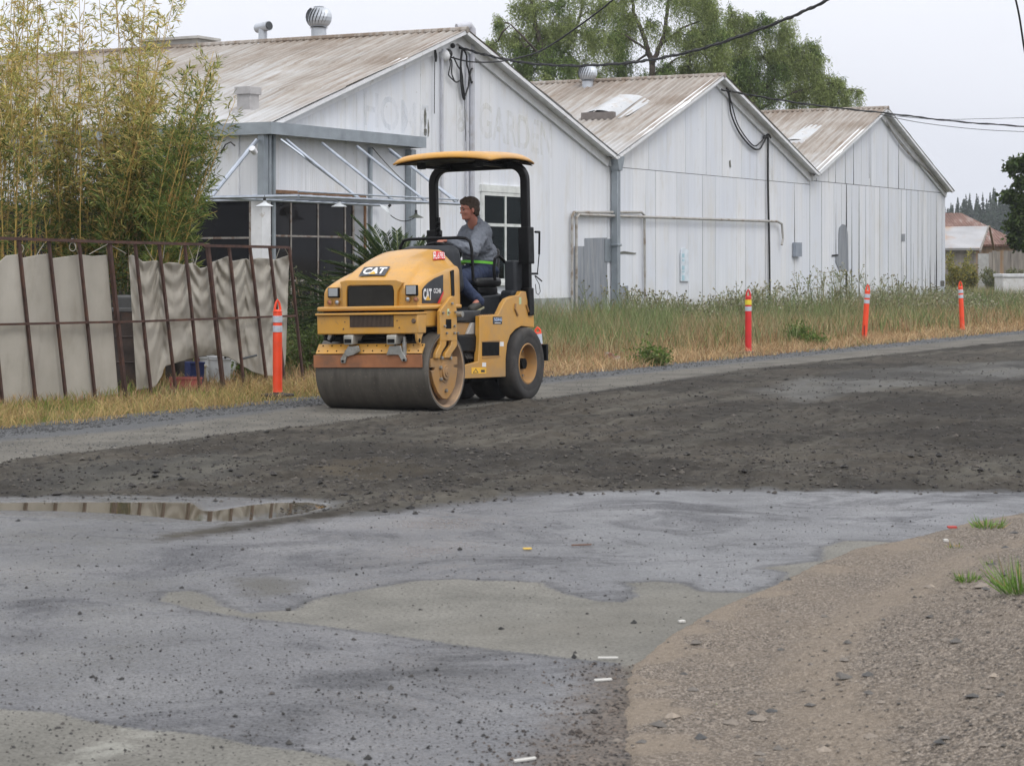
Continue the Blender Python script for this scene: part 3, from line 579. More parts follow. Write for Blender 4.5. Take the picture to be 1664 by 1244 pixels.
# vents on shed one
p = roofpt(518, 62, A1, AM1, 3.66, 5.68); turbine(s1, (p.x, p.y, p.z+.12), .235)
def roofbase(root, p, r=.3):
    m = MB(); m.lathe([(r, -.12), (r*.8, .05), (r*.5, .1)], p, n=16); return m
p = roofpt(427, 72, A1, AM1, 3.66, 5.68); m = MB(); m.tube([p+Vector((0,0,-.1)), p+Vector((0,0,.30))], .085, 12); m.tube([p+Vector((.05,.16,.32)), p+Vector((-.05,-.18,.34))], .095, 12); m.lathe([(.22, -.06), (.1, .05)], p, n=14); vp = m.build('pipe_vent', VENT, s1, smooth=True)
m = MB(); m.tube([p+Vector((-.052,-.185,.34)), p+Vector((-.056,-.20,.342))], .08, 12); m.build('pipe_mouth', LOUV, vp)
p = roofpt(403, 184, A1, AM1, 3.66, 5.68); m = MB(); m.bb(p+Vector((-.13,-.13,-.1)), p+Vector((.13,.13,.36))); m.bb(p+Vector((-.16,-.16,.30)), p+Vector((.16,.16,.43))); m.lathe([(.3, -.05), (.25, .04)], p, n=16); m.build('box_vent', mat('box_vent_grey', (.40,.39,.39), .7), s1, bevel=.008)
p = roofpt(290, 76, A1, AM1, 3.66, 5.68); m = MB(); m.bb(p+Vector((-.3,-.7,-.3)), p+Vector((.3,.7,.1))); m.bb(p+Vector((-.37,-.77,.1)), p+Vector((.37,.77,.15))); m.build('ridge_hatch', mat('hatch_grey', (.42,.41,.39), .8), s1)

# ---- shed two
A2, AM2, A2R = 12.24, 17.8, 23.85
s2, rz2, xm2, x12 = shed('middle white gabled shed with two roof hatches, a spinning vent and a long wall pipe', A2, AM2, A2R, 3.66, 5.76, 3.74, 20, 1)
zs = lambda x: 3.52
ed = mkedges(0, x12, .62, .25); m = MB(); boards(m, ed, lambda x: .02, lambda x: 3.50, [(random.uniform(.003, .008), random.choice([.006, .012, .02, .035])) for _ in ed], mi=(0, 1, 0, 1, 2))
ed = mkedges(0, x12, .95, .25); boards(m, [x for x in ed], lambda x: 3.512, lambda x: max(rz2(x), 3.52), [(random.uniform(.004, .01), random.choice([.008, .016]))for _ in ed], mi=(0, 1))
m.build('front_wall', [W2, W1, W3], s2)
turbine(s2, (lambda p: (p.x, p.y, p.z+.10))(roofpt(955, 143, A2, AM2, 3.66, 5.76)), .215)
SKY = mat('skylight_sheet', (.46,.475,.49), .35, 0, .1, 3, c2=(.40,.36,.32), f2=(.5, .7)); WOODG = mat('grey_timber', (.17,.15,.14), .85)
def skylight(root, corners, a0, am, ze, zp, lift, frame):
    m = MB(); P_ = [roofpt(x, y, a0, am, ze, zp) for x, y in corners]; up = Vector((0, 0, lift)); rows = 8; n = Vector((-(zp-ze), 0, am-a0)).normalized()
    g_ = []
    for i in range(rows+1):
        u = i/rows; A = P_[0].lerp(P_[3], u); B = P_[1].lerp(P_[2], u)
        for j in range(9):
            v_ = j/8; h = lift*(1-u*.75)*(.6+.4*math.sin(v_*math.pi)) if 0 < j < 8 else .01; g_.append(A.lerp(B, v_)+n*(h+.03))
    m.add(g_, [(i*9+j, i*9+j+1, (i+1)*9+j+1, (i+1)*9+j) for i in range(rows) for j in range(8)]); o = m.build('skylight', SKY, root, smooth=True)
    m = MB(); m.tube([P_[0]+n*(lift*.35+.02), P_[1]+n*(lift*.35+.02)], lift*.42, sq=True); m.build('skylight_curb', frame, o)
skylight(s2, [(948, 196), (999, 194), (1045, 160), (1003, 158)], A2, AM2, 3.66, 5.76, .2, WOODG)
m = MB(); P_ = [roofpt(x, y, A2, AM2, 3.66, 5.76)+Vector((0, 0, .045)) for x, y in ((1003, 196), (1022, 190), (1058, 168), (1047, 162))]; m.add(P_, [(0,1,2,3)]); m.build('roof_patch', SKY, s2)
m = MB(); a, zt = FA(992, 258); x_ = a-A2; m.bb((x_-.07, -.2, .0), (x_+.07, -.05, 3.45)); m.prism([(x_-.17, 3.72), (x_+.2, 3.72), (x_+.08, 3.42), (x_-.08, 3.42)], lambda x, z, t_: (x, t_, z), -.24, -.04); m.bb((x_-.10, -.22, FA(992, 400)[1]), (x_+.10, -.04, FA(992, 400)[1]+.05)); m.build('downpipe', ZINC, s2, bevel=.008)
PIPE = mat('corroded_pipe', (.40,.39,.37), .7, 0, .2, 4, c2=(.22,.18,.14), f2=(.5, .65))
def wallpath(pts, r, root, a0, mt, y=-.09):
    m = MB(); m.tube([((lambda q: (q[0]-a0, y, q[1]))(FA(*p))) for p in pts], r, 8); return m.build('wall_pipe', mt, root, smooth=True)
wallpath([(923, 520), (923, 352), (926, 345), (1036, 345), (1041, 350), (1042, 500)], .028, s2, A2, PIPE)
wallpath([(928, 520), (928, 354), (932, 349), (1256, 360), (1263, 364), (1265, 388), (1263, 398)], .03, s2, A2, PIPE, -.12)
for pts, r in (([(1175,143),(1180,160),(1183,185),(1196,215),(1215,238),(1228,243),(1236,232),(1241,222),(1242,226)], .022), ([(1178,145),(1184,170),(1195,205),(1218,236),(1230,232),(1240,220)], .016), ([(1243,222),(1243,300),(1245,400),(1246,490)], .028), ([(1236,224),(1243,219),(1247,224)], .03)):
    cab(pts, r, s2, y=-.08, a0=A2)
def patch(root, name, pts, a0, mt, y0=-.034, y1=-.028):
    m = MB(); m.prism([(lambda q: (q[0]-a0, q[1]))(FA(*p)) for p in pts], lambda x, z, t_: (x, t_, z), y0, y1); return m.build(name, mt, root)
patch(s2, 'metal_patch', [(931,400),(948,400),(948,387),(984,386),(984,520),(931,520)], A2, SHEETG)
patch(s2, 'metal_patch', [(998,466),(1018,464),(1018,515),(998,515)], A2, SHEETG, -.04, -.03)
patch(s2, 'metal_patch', [(980,388),(990,388),(990,425),(980,425)], A2, ZINC, -.05, -.04)
patch(s2, 'rust_streak', [(1000,410),(1012,408),(1032,411),(1030,413),(1012,412),(1003,413)], A2, PEEL)
patch(s2, 'mark', [(1183,262),(1185,260),(1186,272),(1184,272)], A2, PEEL)
o = patch(s2, 'meter_box', [(1286,394),(1296,394),(1296,417),(1286,417)], A2, mat('meter_grey', (.25,.28,.33), .5), -.12, -.03)
m = MB(); a, z = FA(1259, 415); 
# ---- shed three
A3, AM3, A3R = 23.85, 29.15, 35.05
s3, rz3, xm3, x13 = shed('far white gabled shed with gappy warped boards at the end of the row', A3, AM3, A3R, 3.74, 5.73, 3.64, 20, 2)
ed = mkedges(0, x13, .42, .35); gp = [(random.uniform(.006, .022), random.choice([.012, .02, .04, .07, .10]) if x > 2 else .02) for x in ed]
big = FA(1376, 400)[0]-A3; j = min(range(len(ed)), key=lambda i: abs(ed[i]-big)); gp[j] = (.05, .20)
m = MB(); boards(m, ed, lambda x: .02, lambda x: 3.60, gp, mi=(0, 1, 2, 2))
ed = mkedges(0, x13, .7, .4); boards(m, ed, lambda x: 3.615, lambda x: max(rz3(x), 3.63), [(random.uniform(.004, .01), random.choice([.012, .025, .05])) for _ in ed], mi=(0, 1, 2))
m.build('front_wall', [W2, W1, W3], s3)
# slim dark splits near the foot of the boards
m = MB()
for px, y0, y1, ww in ((1466, 410, 470, .02), (1503, 430, 475, .03), (1510, 415, 475, .045), (1518, 425, 475, .03), (1497, 325, 475, .02), (1520, 315, 480, .02), (1483, 395, 470, .012), (1357, 330, 420, .015), (1290, 310, 400, .012), (1411, 205, 290, .012)):
    a, z0 = FA(px, y1); _, z1 = FA(px-2, y0); a -= A3; m = MB(); m.prism([(a-ww, z0), (a+ww, z0), (a-.01, z1)], lambda x, z, t_: (x, t_, z), -.0275, -.026); m.build('board_split', DARK, s3)
patch(s3, 'metal_patch', [(1361,380),(1362,370),(1367,364),(1373,366),(1376,380),(1377,440),(1362,440),(1356,425),(1356,415),(1361,412)], A3, SHEETG)
patch(s3, 'hasp', [(1350,414),(1360,413),(1360,416),(1350,417)], A3, BLACKC)
patch(s3, 'vent_grille', [(1463,380),(1469,380),(1469,392),(1463,392)], A3, SHEETG)
patch(s3, 'vent_grille', [(1527,456),(1533,456),(1533,465),(1527,465)], A3, PEEL)
skylight(s3, [(1272, 236), (1308, 234), (1340, 207), (1310, 205)], A3, AM3, 3.74, 5.73, .12, TRIM)
cab([(1436,198),(1450,222),(1470,248),(1500,275),(1532,312)], .02, s3, a0=A3).data.materials[0] = PIPE

# pale sign on the middle shed
o = MB(); q = [FA(*p) for p in ((1103, 412), (1105, 404), (1110, 403), (1115, 407), (1116, 457), (1103, 457))]
root = thing('wall_sign', 'small pale blue faded sign screwed to the middle shed wall', 'sign', FM @ Vector((q[0][0], -.05, q[0][1])), ANG)
q0 = q[0]; o.prism([(a-q0[0], z-q0[1]) for a, z in q], lambda x, z, t_: (x, t_, z), -.01, .015); o.build('sign_plate', mat('sign_white', (.62,.68,.74), .5), root)
o = MB(); 
for y0, y1 in ((-.09, .0), (-.17, -.13), (-.36, -.27), (-.42, -.39), (-.6, -.48)):
    o = MB(); o.bb((.04, -.013, y0), (.17, -.0102, y1)); o.build('faded_print', mat('sign_cyan', (.38,.58,.66), .5, 0, .2, 30), root)

# ---- awning frame of galvanised tube
zo = 2.48; aw = thing('awning_frame', 'bare grey steel awning frame projecting from the shed front on slanting struts', 'frame', FO, ANG)
pf, pl_ = -1.68, -1.41
m = MB(); aE = FA(608, 235)[0]
for y in (pf, -.12): m.tube([(pl_, y, zo), (aE+.05, y, zo)], .024, 8)
m.tube([(pl_, pf, zo+.0), (pl_, 6, zo)], .024, 8); m.tube([(-.12, -.1, zo+.0), (-.12, 6, zo)], .02, 8); m.tube([(pl_, pf+.0, zo+.07), (aE, pf, zo+.07)], .016, 6)
m.build('rail', GALV, aw, smooth=True)
m = MB()
for i in range(14):
    a = pl_+(aE-pl_)*i/13; m.tube([(a, pf, zo+.02), (a, -.12, zo+.02)], .011, 5)
for i in range(5): m.tube([(pl_, i*1.2, zo+.02), (-.12, i*1.2, zo+.02)], .011, 5)
m.build('cross_tube', GALV, aw)
for px in (440, 498, 555, 608):
    a = FA(px, 235)[0]; m = MB(); m.tube([(a, -.3, 3.44), (a, pf, zo)], .024, 8); m.build('strut', GALV, aw, smooth=True)
m = MB(); m.tube([(aE+.02, -.3, 3.4), (aE+.02, pf+.03, zo+.05)], .02, 8); m.build('strut', GALV, aw, smooth=True)
m = MB(); m.tube([(.1, -.3, 3.44), (.62, pf+.2, zo)], .02, 8); m.build('strut', GALV, aw, smooth=True)
m = MB(); m.tube([(-.2, -.05, 3.42), (pl_, -.05, zo)], .035, 8); m.build('strut', GALV, aw, smooth=True)
m = MB(); m.tube([(-.32, -.1, 3.22), (-.42, -.12, 3.28)], .05, 10); m.build('flood_lamp', TRIM, aw, smooth=True)
# pendant lamps
LW = mat('lamp_enamel_white', (.55,.58,.60), .4); LD = mat('lamp_enamel_dark', (.06,.07,.05), .45)
for px, py, b, mt, lab in ((430, 333, -1.5, LW, 'white cone lamp shade under the awning rail at the shed corner post'), (551, 334, -.5, LW, 'white cone lamp shade hanging before the dark window bay'), (627, 340, -1.0, LW, 'pale tilted lamp shade hanging on a cable before the white wall'), (676, 352, -1.2, LD, 'dark olive cone lamp shade nearest the roller canopy post')):
    a, z = FA(px, py, b); lp = thing('pendant_lamp', lab, 'lamp', FM @ Vector((a, b, z)), ANG, 'lamps hung under the awning frame')
    m = MB(); m.lathe([(.13, -.02), (.125, -.012), (.07, .015), (.03, .035), (.025, .06), (.001, .065)], n=24); m.lathe([(.126, -.02), (.06, .008), (.001, .02)], n=24); o = m.build('lamp_shade', mt, lp, smooth=True)
    if px == 627: lp.rotation_euler = (R(40), R(25), ANG)
    m = MB(); m.tube([(0, 0, .06), (0, 0, .11)], .022, 8); m.tube([(0, 0, .1), (0, 0, max(zo-z, .12))], .005, 5); m.build('lamp_cord', BLACKC, lp)
m = MB()
def sagc(P0, P1, sag, n=16): return [P0.lerp(P1, i/n)+Vector((0, 0, -sag*4*(i/n)*(1-i/n))) for i in range(n+1)]
a, z = FA(627, 342, -1.0); a2, z2 = FA(676, 352, -1.2); m.tube(sagc(FM @ Vector((a, -1.0, z)), FM @ Vector((a2, -1.2, z2)), .12), .008, 5); tag(m.build('lamp_cable', BLACKC, smooth=True), 'sagging cable between the tilted lamp shade and the dark one', 'cable'); m = MB()
a, z = FA(597, 240); a2, z2 = FA(618, 325); m.tube(sagc(FM @ Vector((a, -.1, z)), FM @ Vector((a2, -.9, z2)), .05), .007, 5); tag(m.build('lamp_cable', BLACKC, smooth=True), 'thin black cable dropping from the gutter edge to the tilted lamp shade', 'cable')
# string lights at the left of the corner
m = MB(); P_ = [FM @ Vector((-.25, SA(x, y)[0], SA(x, y)[1])) for x, y in ((395, 238), (388, 232), (380, 236), (372, 250), (366, 250), (362, 236), (352, 240), (335, 246), (320, 240), (300, 244), (280, 236))]; m.tube(P_, .012, 5)
tag(m.build('string_light_cable', BLACKC, smooth=True), 'looped black string light cable under the gutter at the shed corner', 'cable')

# ---- overhead cables
def cable(label, pts, r=.03, n=14, tw=False):
    P_ = [P(*p) for p in pts]; Q = []
    for i in range(len(P_)-1):
        p0, p1, p2, p3 = P_[max(i-1, 0)], P_[i], P_[i+1], P_[min(i+2, len(P_)-1)]
        for k in range(n):
            u = k/n; Q.append(.5*((2*p1)+(p2-p0)*u+(2*p0-5*p1+4*p2-p3)*u*u+(3*p1-p0-3*p2+p3)*u**3))
    Q.append(P_[-1]); m = MB(); m.tube(Q, r, 6)
    if tw:
        for ph in (0, 2.1): m.tube([q+Vector((0, math.sin(i*.9+ph)*r*1.3, math.cos(i*.9+ph)*r*1.3)) for i, q in enumerate(Q)], r*.6, 5)
    tag(m.build('overhead_cable', BLACKC, smooth=True), label, 'cable', 'overhead cables')
cable('thick twisted cable sagging from the first gable, then up across the trees', [(745,77,39.5),(800,92,38.5),(860,103,37.5),(930,107,36),(1000,104,34.5),(1060,97,33),(1130,82,31.5),(1200,60,30),(1280,30,28.5),(1360,-8,27),(1500,-90,24)], .016, tw=True)
cable('single thin cable rising steeply from beside the first gable past the treetops', [(722,90,39.3),(760,100,38.8),(800,101,38),(835,96,37),(880,82,36),(930,50,35),(990,5,34),(1050,-50,33)], .014)
cable('black cable from the second gable crossing behind the third gable to the right edge', [(1172,146,49.6),(1240,158,50),(1330,172,52),(1440,184,55),(1560,198,58),(1700,208,62)], .016, tw=True)
cable('thin upper wire running level to the right edge of the sky', [(1430,186,58),(1520,194,60),(1600,193,62),(1720,190,65)], .008)
cable('thin lower wire to the right edge of the sky', [(1430,186,58),(1500,200,60),(1600,211,62),(1720,216,65)], .009)
cable('short cable dropping through the top right corner of the sky', [(1640,-40,24),(1655,20,24.2),(1668,100,24.6),(1690,200,25)], .012)
# ------------------------------------------------------------- the road roller
RO = Vector((-1.226, 21.855, -.004)); RROT = Matrix.Rotation(R(-117), 4, 'Z') @ Matrix.Rotation(R(1.3), 4, 'X')
RM = Matrix.Translation(RO) @ RROT; RMI = RM.inverted()
def RP(px, py, k, val):       # pixel -> machine coordinates on the plane where coordinate k equals val
    C = RMI @ Vector((0, 0, CAMZ)); d = (RMI.to_3x3() @ Vector(((px-CX)/FPX, 1, (HZ-py)/FPX))); t = (val-C[k])/d[k]; return C+d*t
r1 = lambda x, y: (500+x/4.1475, 230+y/4.1475)
r2 = lambda x, y: (500+x/4.1475, 400+y/4.1475)
r3 = lambda x, y: (690+x/6.545, 480+y/6.545)
rr = thing('road_roller', 'yellow combination roller with smooth front drum, rear tyres and open canopy on the gravel', 'road roller', RO); rr.rotation_euler = RROT.to_euler()
def yellowmat():
    t = NT('yellow_machine_paint'); n = t.noise(4, 5, None, .6)
    c = t.ramp(n, (.3, (.54,.265,.032)), (.7, (.61,.31,.042))); c = t.mix(t.ramp(t.noise(2.2, 7, None, .7), (.42, 0), (.72, .65)), c, (.36,.24,.12))
    c = t.mix(t.ramp(t.noise(30, 4, None, .7), (.62, 0), (.68, .5)), c, (.22,.14,.07)); sp_z = t.n.new('ShaderNodeSeparateXYZ'); t.l.new(t.tc.outputs['Object'], sp_z.inputs[0]); c = t.mix(t.math('MULTIPLY', t.ramp(t.math('ADD', sp_z.outputs[2], t.math('MULTIPLY', t.noise(7, 6, None, .7), .5)), (.55, .6), (.85, 0)), t.ramp(t.noise(3, 5), (.35, .1), (.65, 1))), c, (.27,.20,.13))
    t.set('Base Color', c).set('Roughness', t.ramp(n, (.3, .32), (.7, .5))).set('Coat Weight', .25).set('Coat Roughness', .12); return t.m
YEL = yellowmat(); YELD = mat('dusty_yellow_paint', (.42,.22,.06), .7, 0, .15, 5, c2=(.27,.17,.09), f2=(.35, .65), s2=5)
RUSTO = mat('rust_orange_bar', (.30,.12,.05), .7, 0, .2, 6, c2=(.18,.09,.05))
BLK = mat('black_paint', (.004,.004,.0045), .45, 0, .2, 10); BLKD = mat('black_depth', (.003,.003,.0035), .8); PLG = mat('dark_grey_plastic', (.030,.033,.038), .55, 0, .15, 6, .1, 60)
STEEL = mat('grey_steel', (.33,.33,.31), .4, .6, .2, 8, c2=(.2,.17,.13), s2=12); RUB = mat('dusty_rubber', (.032,.030,.029), .8, 0, .25, 5, c2=(.085,.075,.065), f2=(.48, .75), s2=3)
DIRTP = mat('dirt_caked_steel', (.27,.19,.13), .85, 0, .25, 4, c2=(.40,.27,.16), f2=(.45, .7))
t = NT('drum_steel'); vs_ = t.vec((2, 8, 2)); n = t.noise(1.4, 6, vs_, .65); c = t.ramp(n, (.3, (.075,.068,.058)), (.7, (.15,.135,.115))); c = t.mix(t.ramp(t.noise(28, 5, None, .7), (.62, 0), (.68, .7)), c, (.26,.22,.17))
t.set('Base Color', c).set('Metallic', .35).set('Roughness', t.ramp(n, (.3, .42), (.7, .6))); t.bump(t.noise(35, 4), .25, .006); DRUM = t.m
for _m in (BLK, BLKD, PLG): _m.node_tree.nodes['Principled BSDF'].inputs['Specular IOR Level'].default_value = .2
DWHITE = mat('decal_white', (.80,.80,.80), .4); DRED = mat('decal_red', (.55,.03,.03), .4); DBLK = mat('decal_black', (.018,.02,.026), .35); DYEL = mat('decal_yellow', (.75,.42,.03), .4)
Yp = lambda y0, y1: (lambda x, z, t_: (x, t_, z))
# drum
m = MB(); m.lathe([(.365, -.648), (.388, -.65), (.39, -.64), (.39, .64), (.388, .65), (.365, .648)], (0, 0, .39), 'Y', 72); dr = m.build('drum', DRUM, rr, smooth=True)
for s_ in (1, -1): m = MB(); m.lathe([(.366, .650*s_), (.352, .645*s_), (.345, .56*s_), (.33, .545*s_), (.001, .54*s_)], (0, 0, .39), 'Y', 64); m.build('drum_end', DIRTP, dr, smooth=True)
# yoke plates
def plate(pts, y0, y1, name, mt, par=rr, bev=.006, plane=None):
    m = MB(); q = [RP(*p, 1, y1 if plane is None else plane) for p in pts]; m.prism([(p.x, p.z) for p in q], lambda x, z, t_: (x, t_, z), y0, y1); return m.build(name, mt, par, bevel=bev)
P1 = [r3(*p) for p in ((165,165),(272,22),(300,5),(322,20),(345,165),(348,482),(165,482))]
LL = [r3(*p) for p in ((165,478),(235,478),(230,530),(186,600),(163,668),(118,668),(125,610),(168,520))]
RL = [r3(*p) for p in ((290,478),(348,478),(345,540),(288,620),(272,662),(215,666),(225,610),(285,530))]
DP = [r3(*p) for p in ((65,672),(200,655),(350,648),(352,738),(312,740),(312,766),(350,766),(345,850),(325,960),(290,1040),(240,1105),(190,1095),(140,1030),(100,930),(75,820),(70,797),(110,796),(110,766),(66,767))]
yk = plate(P1, .615, .652, 'drum_yoke', YEL)
plate(LL, .612, .650, 'yoke_leg', YEL, yk); plate(RL, .612, .650, 'yoke_leg', YEL, yk)
pl = plate(DP, .585, .625, 'drum_plate', YELD)
plate([r3(*p) for p in ((228,252),(285,252),(285,352),(228,352))], .6525, .6545, 'yoke_slot', BLKD, yk, 0)
hc = RP(*r3(228, 815), 1, .64); m = MB()
for r_, y0, y1 in ((.105, .62, .632), (.075, .63, .652), (.045, .65, .660), (.018, .66, .665)): m.lathe([(r_, y0), (r_, y1-.003), (r_-.003, y1), (.001, y1)], (hc.x, 0, hc.z), 'Y', 28)
m.build('hub', YELD, pl, smooth=True)
m = MB()
for q in ((190,185),(250,180),(320,175),(208,325),(312,325),(345,400),(228,400),(310,400),(285,85)):
    p = RP(*r3(*q), 1, .652); m = MB(); m.lathe([(.013, .65), (.013, .672), (.001, .673)], (p.x, 0, p.z), 'Y', 6); m.build('bolt', STEEL, yk)
for q in ((165,765),(168,890),(270,665),(178,665),(225,1010)):
    p = RP(*r3(*q), 1, .63); m = MB(); m.lathe([(.018, .62), (.018, .648), (.001, .65)], (p.x, 0, p.z), 'Y', 6); m.build('bolt', STEEL, pl)
p = RP(*r3(350, 200), 1, .65); m = MB(); m.tube([(p.x, .62, p.z), (p.x, .71, p.z)], .03, 10); m.build('pivot_pin', STEEL, yk, smooth=True)
# far yoke (mirror image, simpler)
m = MB(); q = [RP(*p, 1, .652) for p in P1]; m.prism([(p.x, p.z) for p in q], lambda x, z, t_: (x, t_, z), -.652, -.615); q = [RP(*p, 1, .625) for p in DP]; m.prism([(p.x, p.z) for p in q], lambda x, z, t_: (x, t_, z), -.625, -.585); m.bb((-.05, -.64, .5), (.08, -.61, .85)); m.build('drum_yoke', YEL, rr, bevel=.006)
# front frame / bumper
m = MB(); m.bb((.28, -.585, .772), (.45, .585, .962)); bf = m.build('front_frame', YEL, rr, bevel=.012)
m = MB(); m.bb((.26, -.59, .962), (.475, .59, .985)); m.build('frame_lip', YEL, bf, bevel=.006)
m = MB(); m.bb((-.30, -.575, .83), (.28, .575, 1.0)); m.build('side_frame', YEL, bf, bevel=.02)
m = MB(); m.bb((-.25, -.56, .985), (.36, .56, 1.02)); m.build('frame_gap', BLKD, bf)
m = MB(); a = RP(*r2(283, 465), 0, .45); b = RP(*r2(580, 543), 0, .45); m.bb((.449, a.y, b.z), (.452, b.y, a.z)); m.build('grille_backing', BLKD, bf)
m = MB()
for i in range(34): y = a.y+(b.y-a.y)*(i+.5)/34; m.bb((.4522, y-.0035, b.z), (.457, y+.0035, a.z))
m.build('lower_grille', mat('rusty_grille', (.10,.07,.05), .7), bf)
m = MB()
for q in ((242,555),(250,510),(602,500),(617,548),(240,560)):
    p = RP(*r2(*q), 0, .452); m.ball(p, .007, 6)
p = RP(*r2(714, 503), 0, .452); m.lathe([(.026, 0), (.02, .012), (.001, .012)], p, 'X', 14); m.build('frame_bolts', mat('bolt_dark', (.12,.08,.05), .6), bf)
m = MB(); p = RP(*r2(785, 600), 1, .56); m.prism([(.30, .80), (.45, .80), (.44, .71), (.41, .665), (.375, .67), (.36, .72)], lambda x, z, t_: (x, t_, z), .545, .575); m.build('tow_eye', YEL, bf, bevel=.006)
m = MB(); m.lathe([(.022, .5755), (.001, .5758)], (.405, 0, .705), 'Y', 16); m.build('tow_eye_hole', BLKD, bf)
m = MB(); m.tube([(.36, -.52, .79), (.38, -.53, .72), (.38, -.47, .70), (.36, -.43, .78)], .018, 8); m.tube([(.3, -.5, .72), (.3, .45, .74)], .025, 8); m.tube([(.2, -.5, .68), (.25, -.1, .72), (.2, .45, .69)], .02, 8); m.build('hydraulic_hose', BLK, bf, smooth=True)
m = MB(); m.bb((-.1, -.5, .74), (.28, .5, .83)); m.build('underframe', BLKD, rr)
# scraper
m = MB(); m.bb((.395, -.655, .437), (.415, .60, .565)); scb = m.build('scraper_bar', RUSTO, rr, bevel=.004)
m = MB(); q0, q1 = (.40, .572), (.335, .665)
m.prism([q0, (q0[0]+.012, q0[1]+.008), (q1[0]+.012, q1[1]+.008), q1], lambda x, z, t_: (x, t_, z), -.63, .60); m.build('scraper_strip', YEL, scb)
m = MB()
for y in np.arange(-.60, .60, .105):
    for f_ in (.25, .8): m.ball((q0[0]+(q1[0]-q0[0])*f_+.014, y+(.03 if f_ > .5 else 0), q0[1]+(q1[1]-q0[1])*f_+.01), .0075, 6)
m.build('scraper_bolts', BLK, scb)
for px0, px1, fl in ((245, 325, -1), (535, 615, 1)):
    a = RP(*r2(px0+12, 655), 0, .43); b = RP(*r2(px1, 600), 0, .43); yc = (a.y+b.y)/2
    m = MB(); m.bb((.36, yc-.065, a.z-.012), (.47, yc+.045, a.z+.085)); m.tube([(.25, yc+.03, b.z-.01), (.42, yc-.01, a.z+.06)], .052, 12); cy = m.build('scraper_mount', mat('pale_casting', (.42,.41,.37), .5, .4, .2, 10), scb, bevel=.012)
    m = MB(); m.bb((.4705, yc-.05, a.z+.005), (.4725, yc+.03, a.z+.045)); m.build('mount_slot', BLK, cy)
    yl = RP(*r2(px0-5 if fl < 0 else px0+5, 700), 0, .43)
    pts = [(yc-.05, .655), (yc+.08, .655), (yc+.09, .60), (yc+.14, .53), (yc+.14, .50), (yc+.09, .50), (yc+.05, .565), (yc-.03, .565), (yc-.09, .56)] if fl > 0 else [(yc-.03, .655), (yc+.09, .655), (yc+.11, .60), (yc+.03, .565), (yc-.05, .55), (yc-.07, .485), (yc-.12, .485), (yc-.125, .53), (yc-.07, .60)]
    m = MB(); m.prism(pts, lambda y, z, t_: (t_, y, z), .42, .436); br = m.build('mount_bracket', STEEL, scb, bevel=.004)
    m = MB(); e_ = (yc+.115, .515) if fl > 0 else (yc-.095, .505); m.lathe([(.012, 0), (.012, .012), (.001, .012)], (.436, *e_), 'X', 8); m.build('bolt', BLK, br)
m = MB(); a = RP(*r2(648, 610), 0, .42); m.bb((.40, a.y-.01, a.z-.15), (.415, a.y+.012, a.z)); m.tube([(.41, a.y, a.z-.19), (.41, a.y, a.z-.05)], .022, 8); m.build('latch', STEEL, scb, smooth=True)
# hood
SEC = [(.375,1.19,.540,1.225,.40,1.238),(.355,1.22,.552,1.255,.39,1.27),(.28,1.25,.556,1.31,.37,1.325),(.15,1.295,.556,1.385,.35,1.40),(0,1.34,.556,1.46,.335,1.48),(-.2,1.385,.556,1.535,.325,1.56),(-.4,1.415,.548,1.59,.315,1.615),(-.55,1.425,.52,1.612,.305,1.632),(-.63,1.41,.48,1.59,.29,1.61),(-.665,1.37,.44,1.53,.26,1.55)]
S_ = np.array(SEC); tt = np.linspace(0, len(SEC)-1, 44); SS = np.stack([np.interp(tt, np.arange(len(SEC)), S_[:, k]) for k in range(6)], 1)
for _ in range(2): SS[1:-1] = (SS[:-2]+2*SS[1:-1]+SS[2:])/4
m = MB(); rows = []
for x, zs_, ws, zt, wt, zc in SS:
    h = [(ws+.0, 1.045), (ws, zs_-.09), (ws-.004, zs_-.02), (ws-.022, zs_+.012), (ws-.06, zs_+.028), ((ws+wt)/2, zs_*.55+zt*.45-.008), (wt+.035, zt-.045), (wt+.012, zt-.012), (wt-.02, zt+.003), (wt*.5, zc-.006), (0, zc)]
    rows.append([(x, y, z) for y, z in h]+[(x, -y, z) for y, z in h[-2::-1]])
nR = len(rows[0]); m.add([p for r_ in rows for p in r_], [(i*nR+j, i*nR+j+1, (i+1)*nR+j+1, (i+1)*nR+j) for i in range(len(rows)-1) for j in range(nR-1)]+[tuple(range(nR))[::-1], tuple((len(rows)-1)*nR+j for j in range(nR))])
hood = m.build('hood', YEL, rr, smooth=True, bevel=.012)
from mathutils.bvhtree import BVHTree
bvh = BVHTree.FromPolygons([Vector(v) for v in m.v], m.f)
def hoodhit(px, py):
    C = RMI @ Vector((0, 0, CAMZ)); d = (RMI.to_3x3() @ Vector(((px-CX)/FPX, 1, (HZ-py)/FPX))).normalized(); h = bvh.ray_cast(C, d)[0]
    return h if h is not None else bvh.find_nearest(RP(px, py, 1, .34))[0]
def wrap(name, quad, polys, mt, off, par):
    """lay a flat drawing (unit square u,v) onto the hood between four corners: bottom-left, bottom-right, top-right, top-left"""
    m = MB()
    for vs, fs in polys:
        W_ = []
        for u, v in vs:
            p = quad[0]*(1-u)*(1-v)+quad[1]*u*(1-v)+quad[2]*u*v+quad[3]*(1-u)*v; h, n, _, _ = bvh.find_nearest(p)
            if n.dot(Vector((.5, .5, 1))) < 0: n = -n
            W_.append(h+n*off)
        m.add(W_, fs)
    return m.build(name, mt, par, recalc=False)
def gridpoly(u0=0, u1=1, v0=0, v1=1, n=12):
    vs = [(u0+(u1-u0)*i/n, v0+(v1-v0)*j/n) for j in range(n+1) for i in range(n+1)]; return vs, [(j*(n+1)+i, j*(n+1)+i+1, (j+1)*(n+1)+i+1, (j+1)*(n+1)+i) for j in range(n) for i in range(n)]
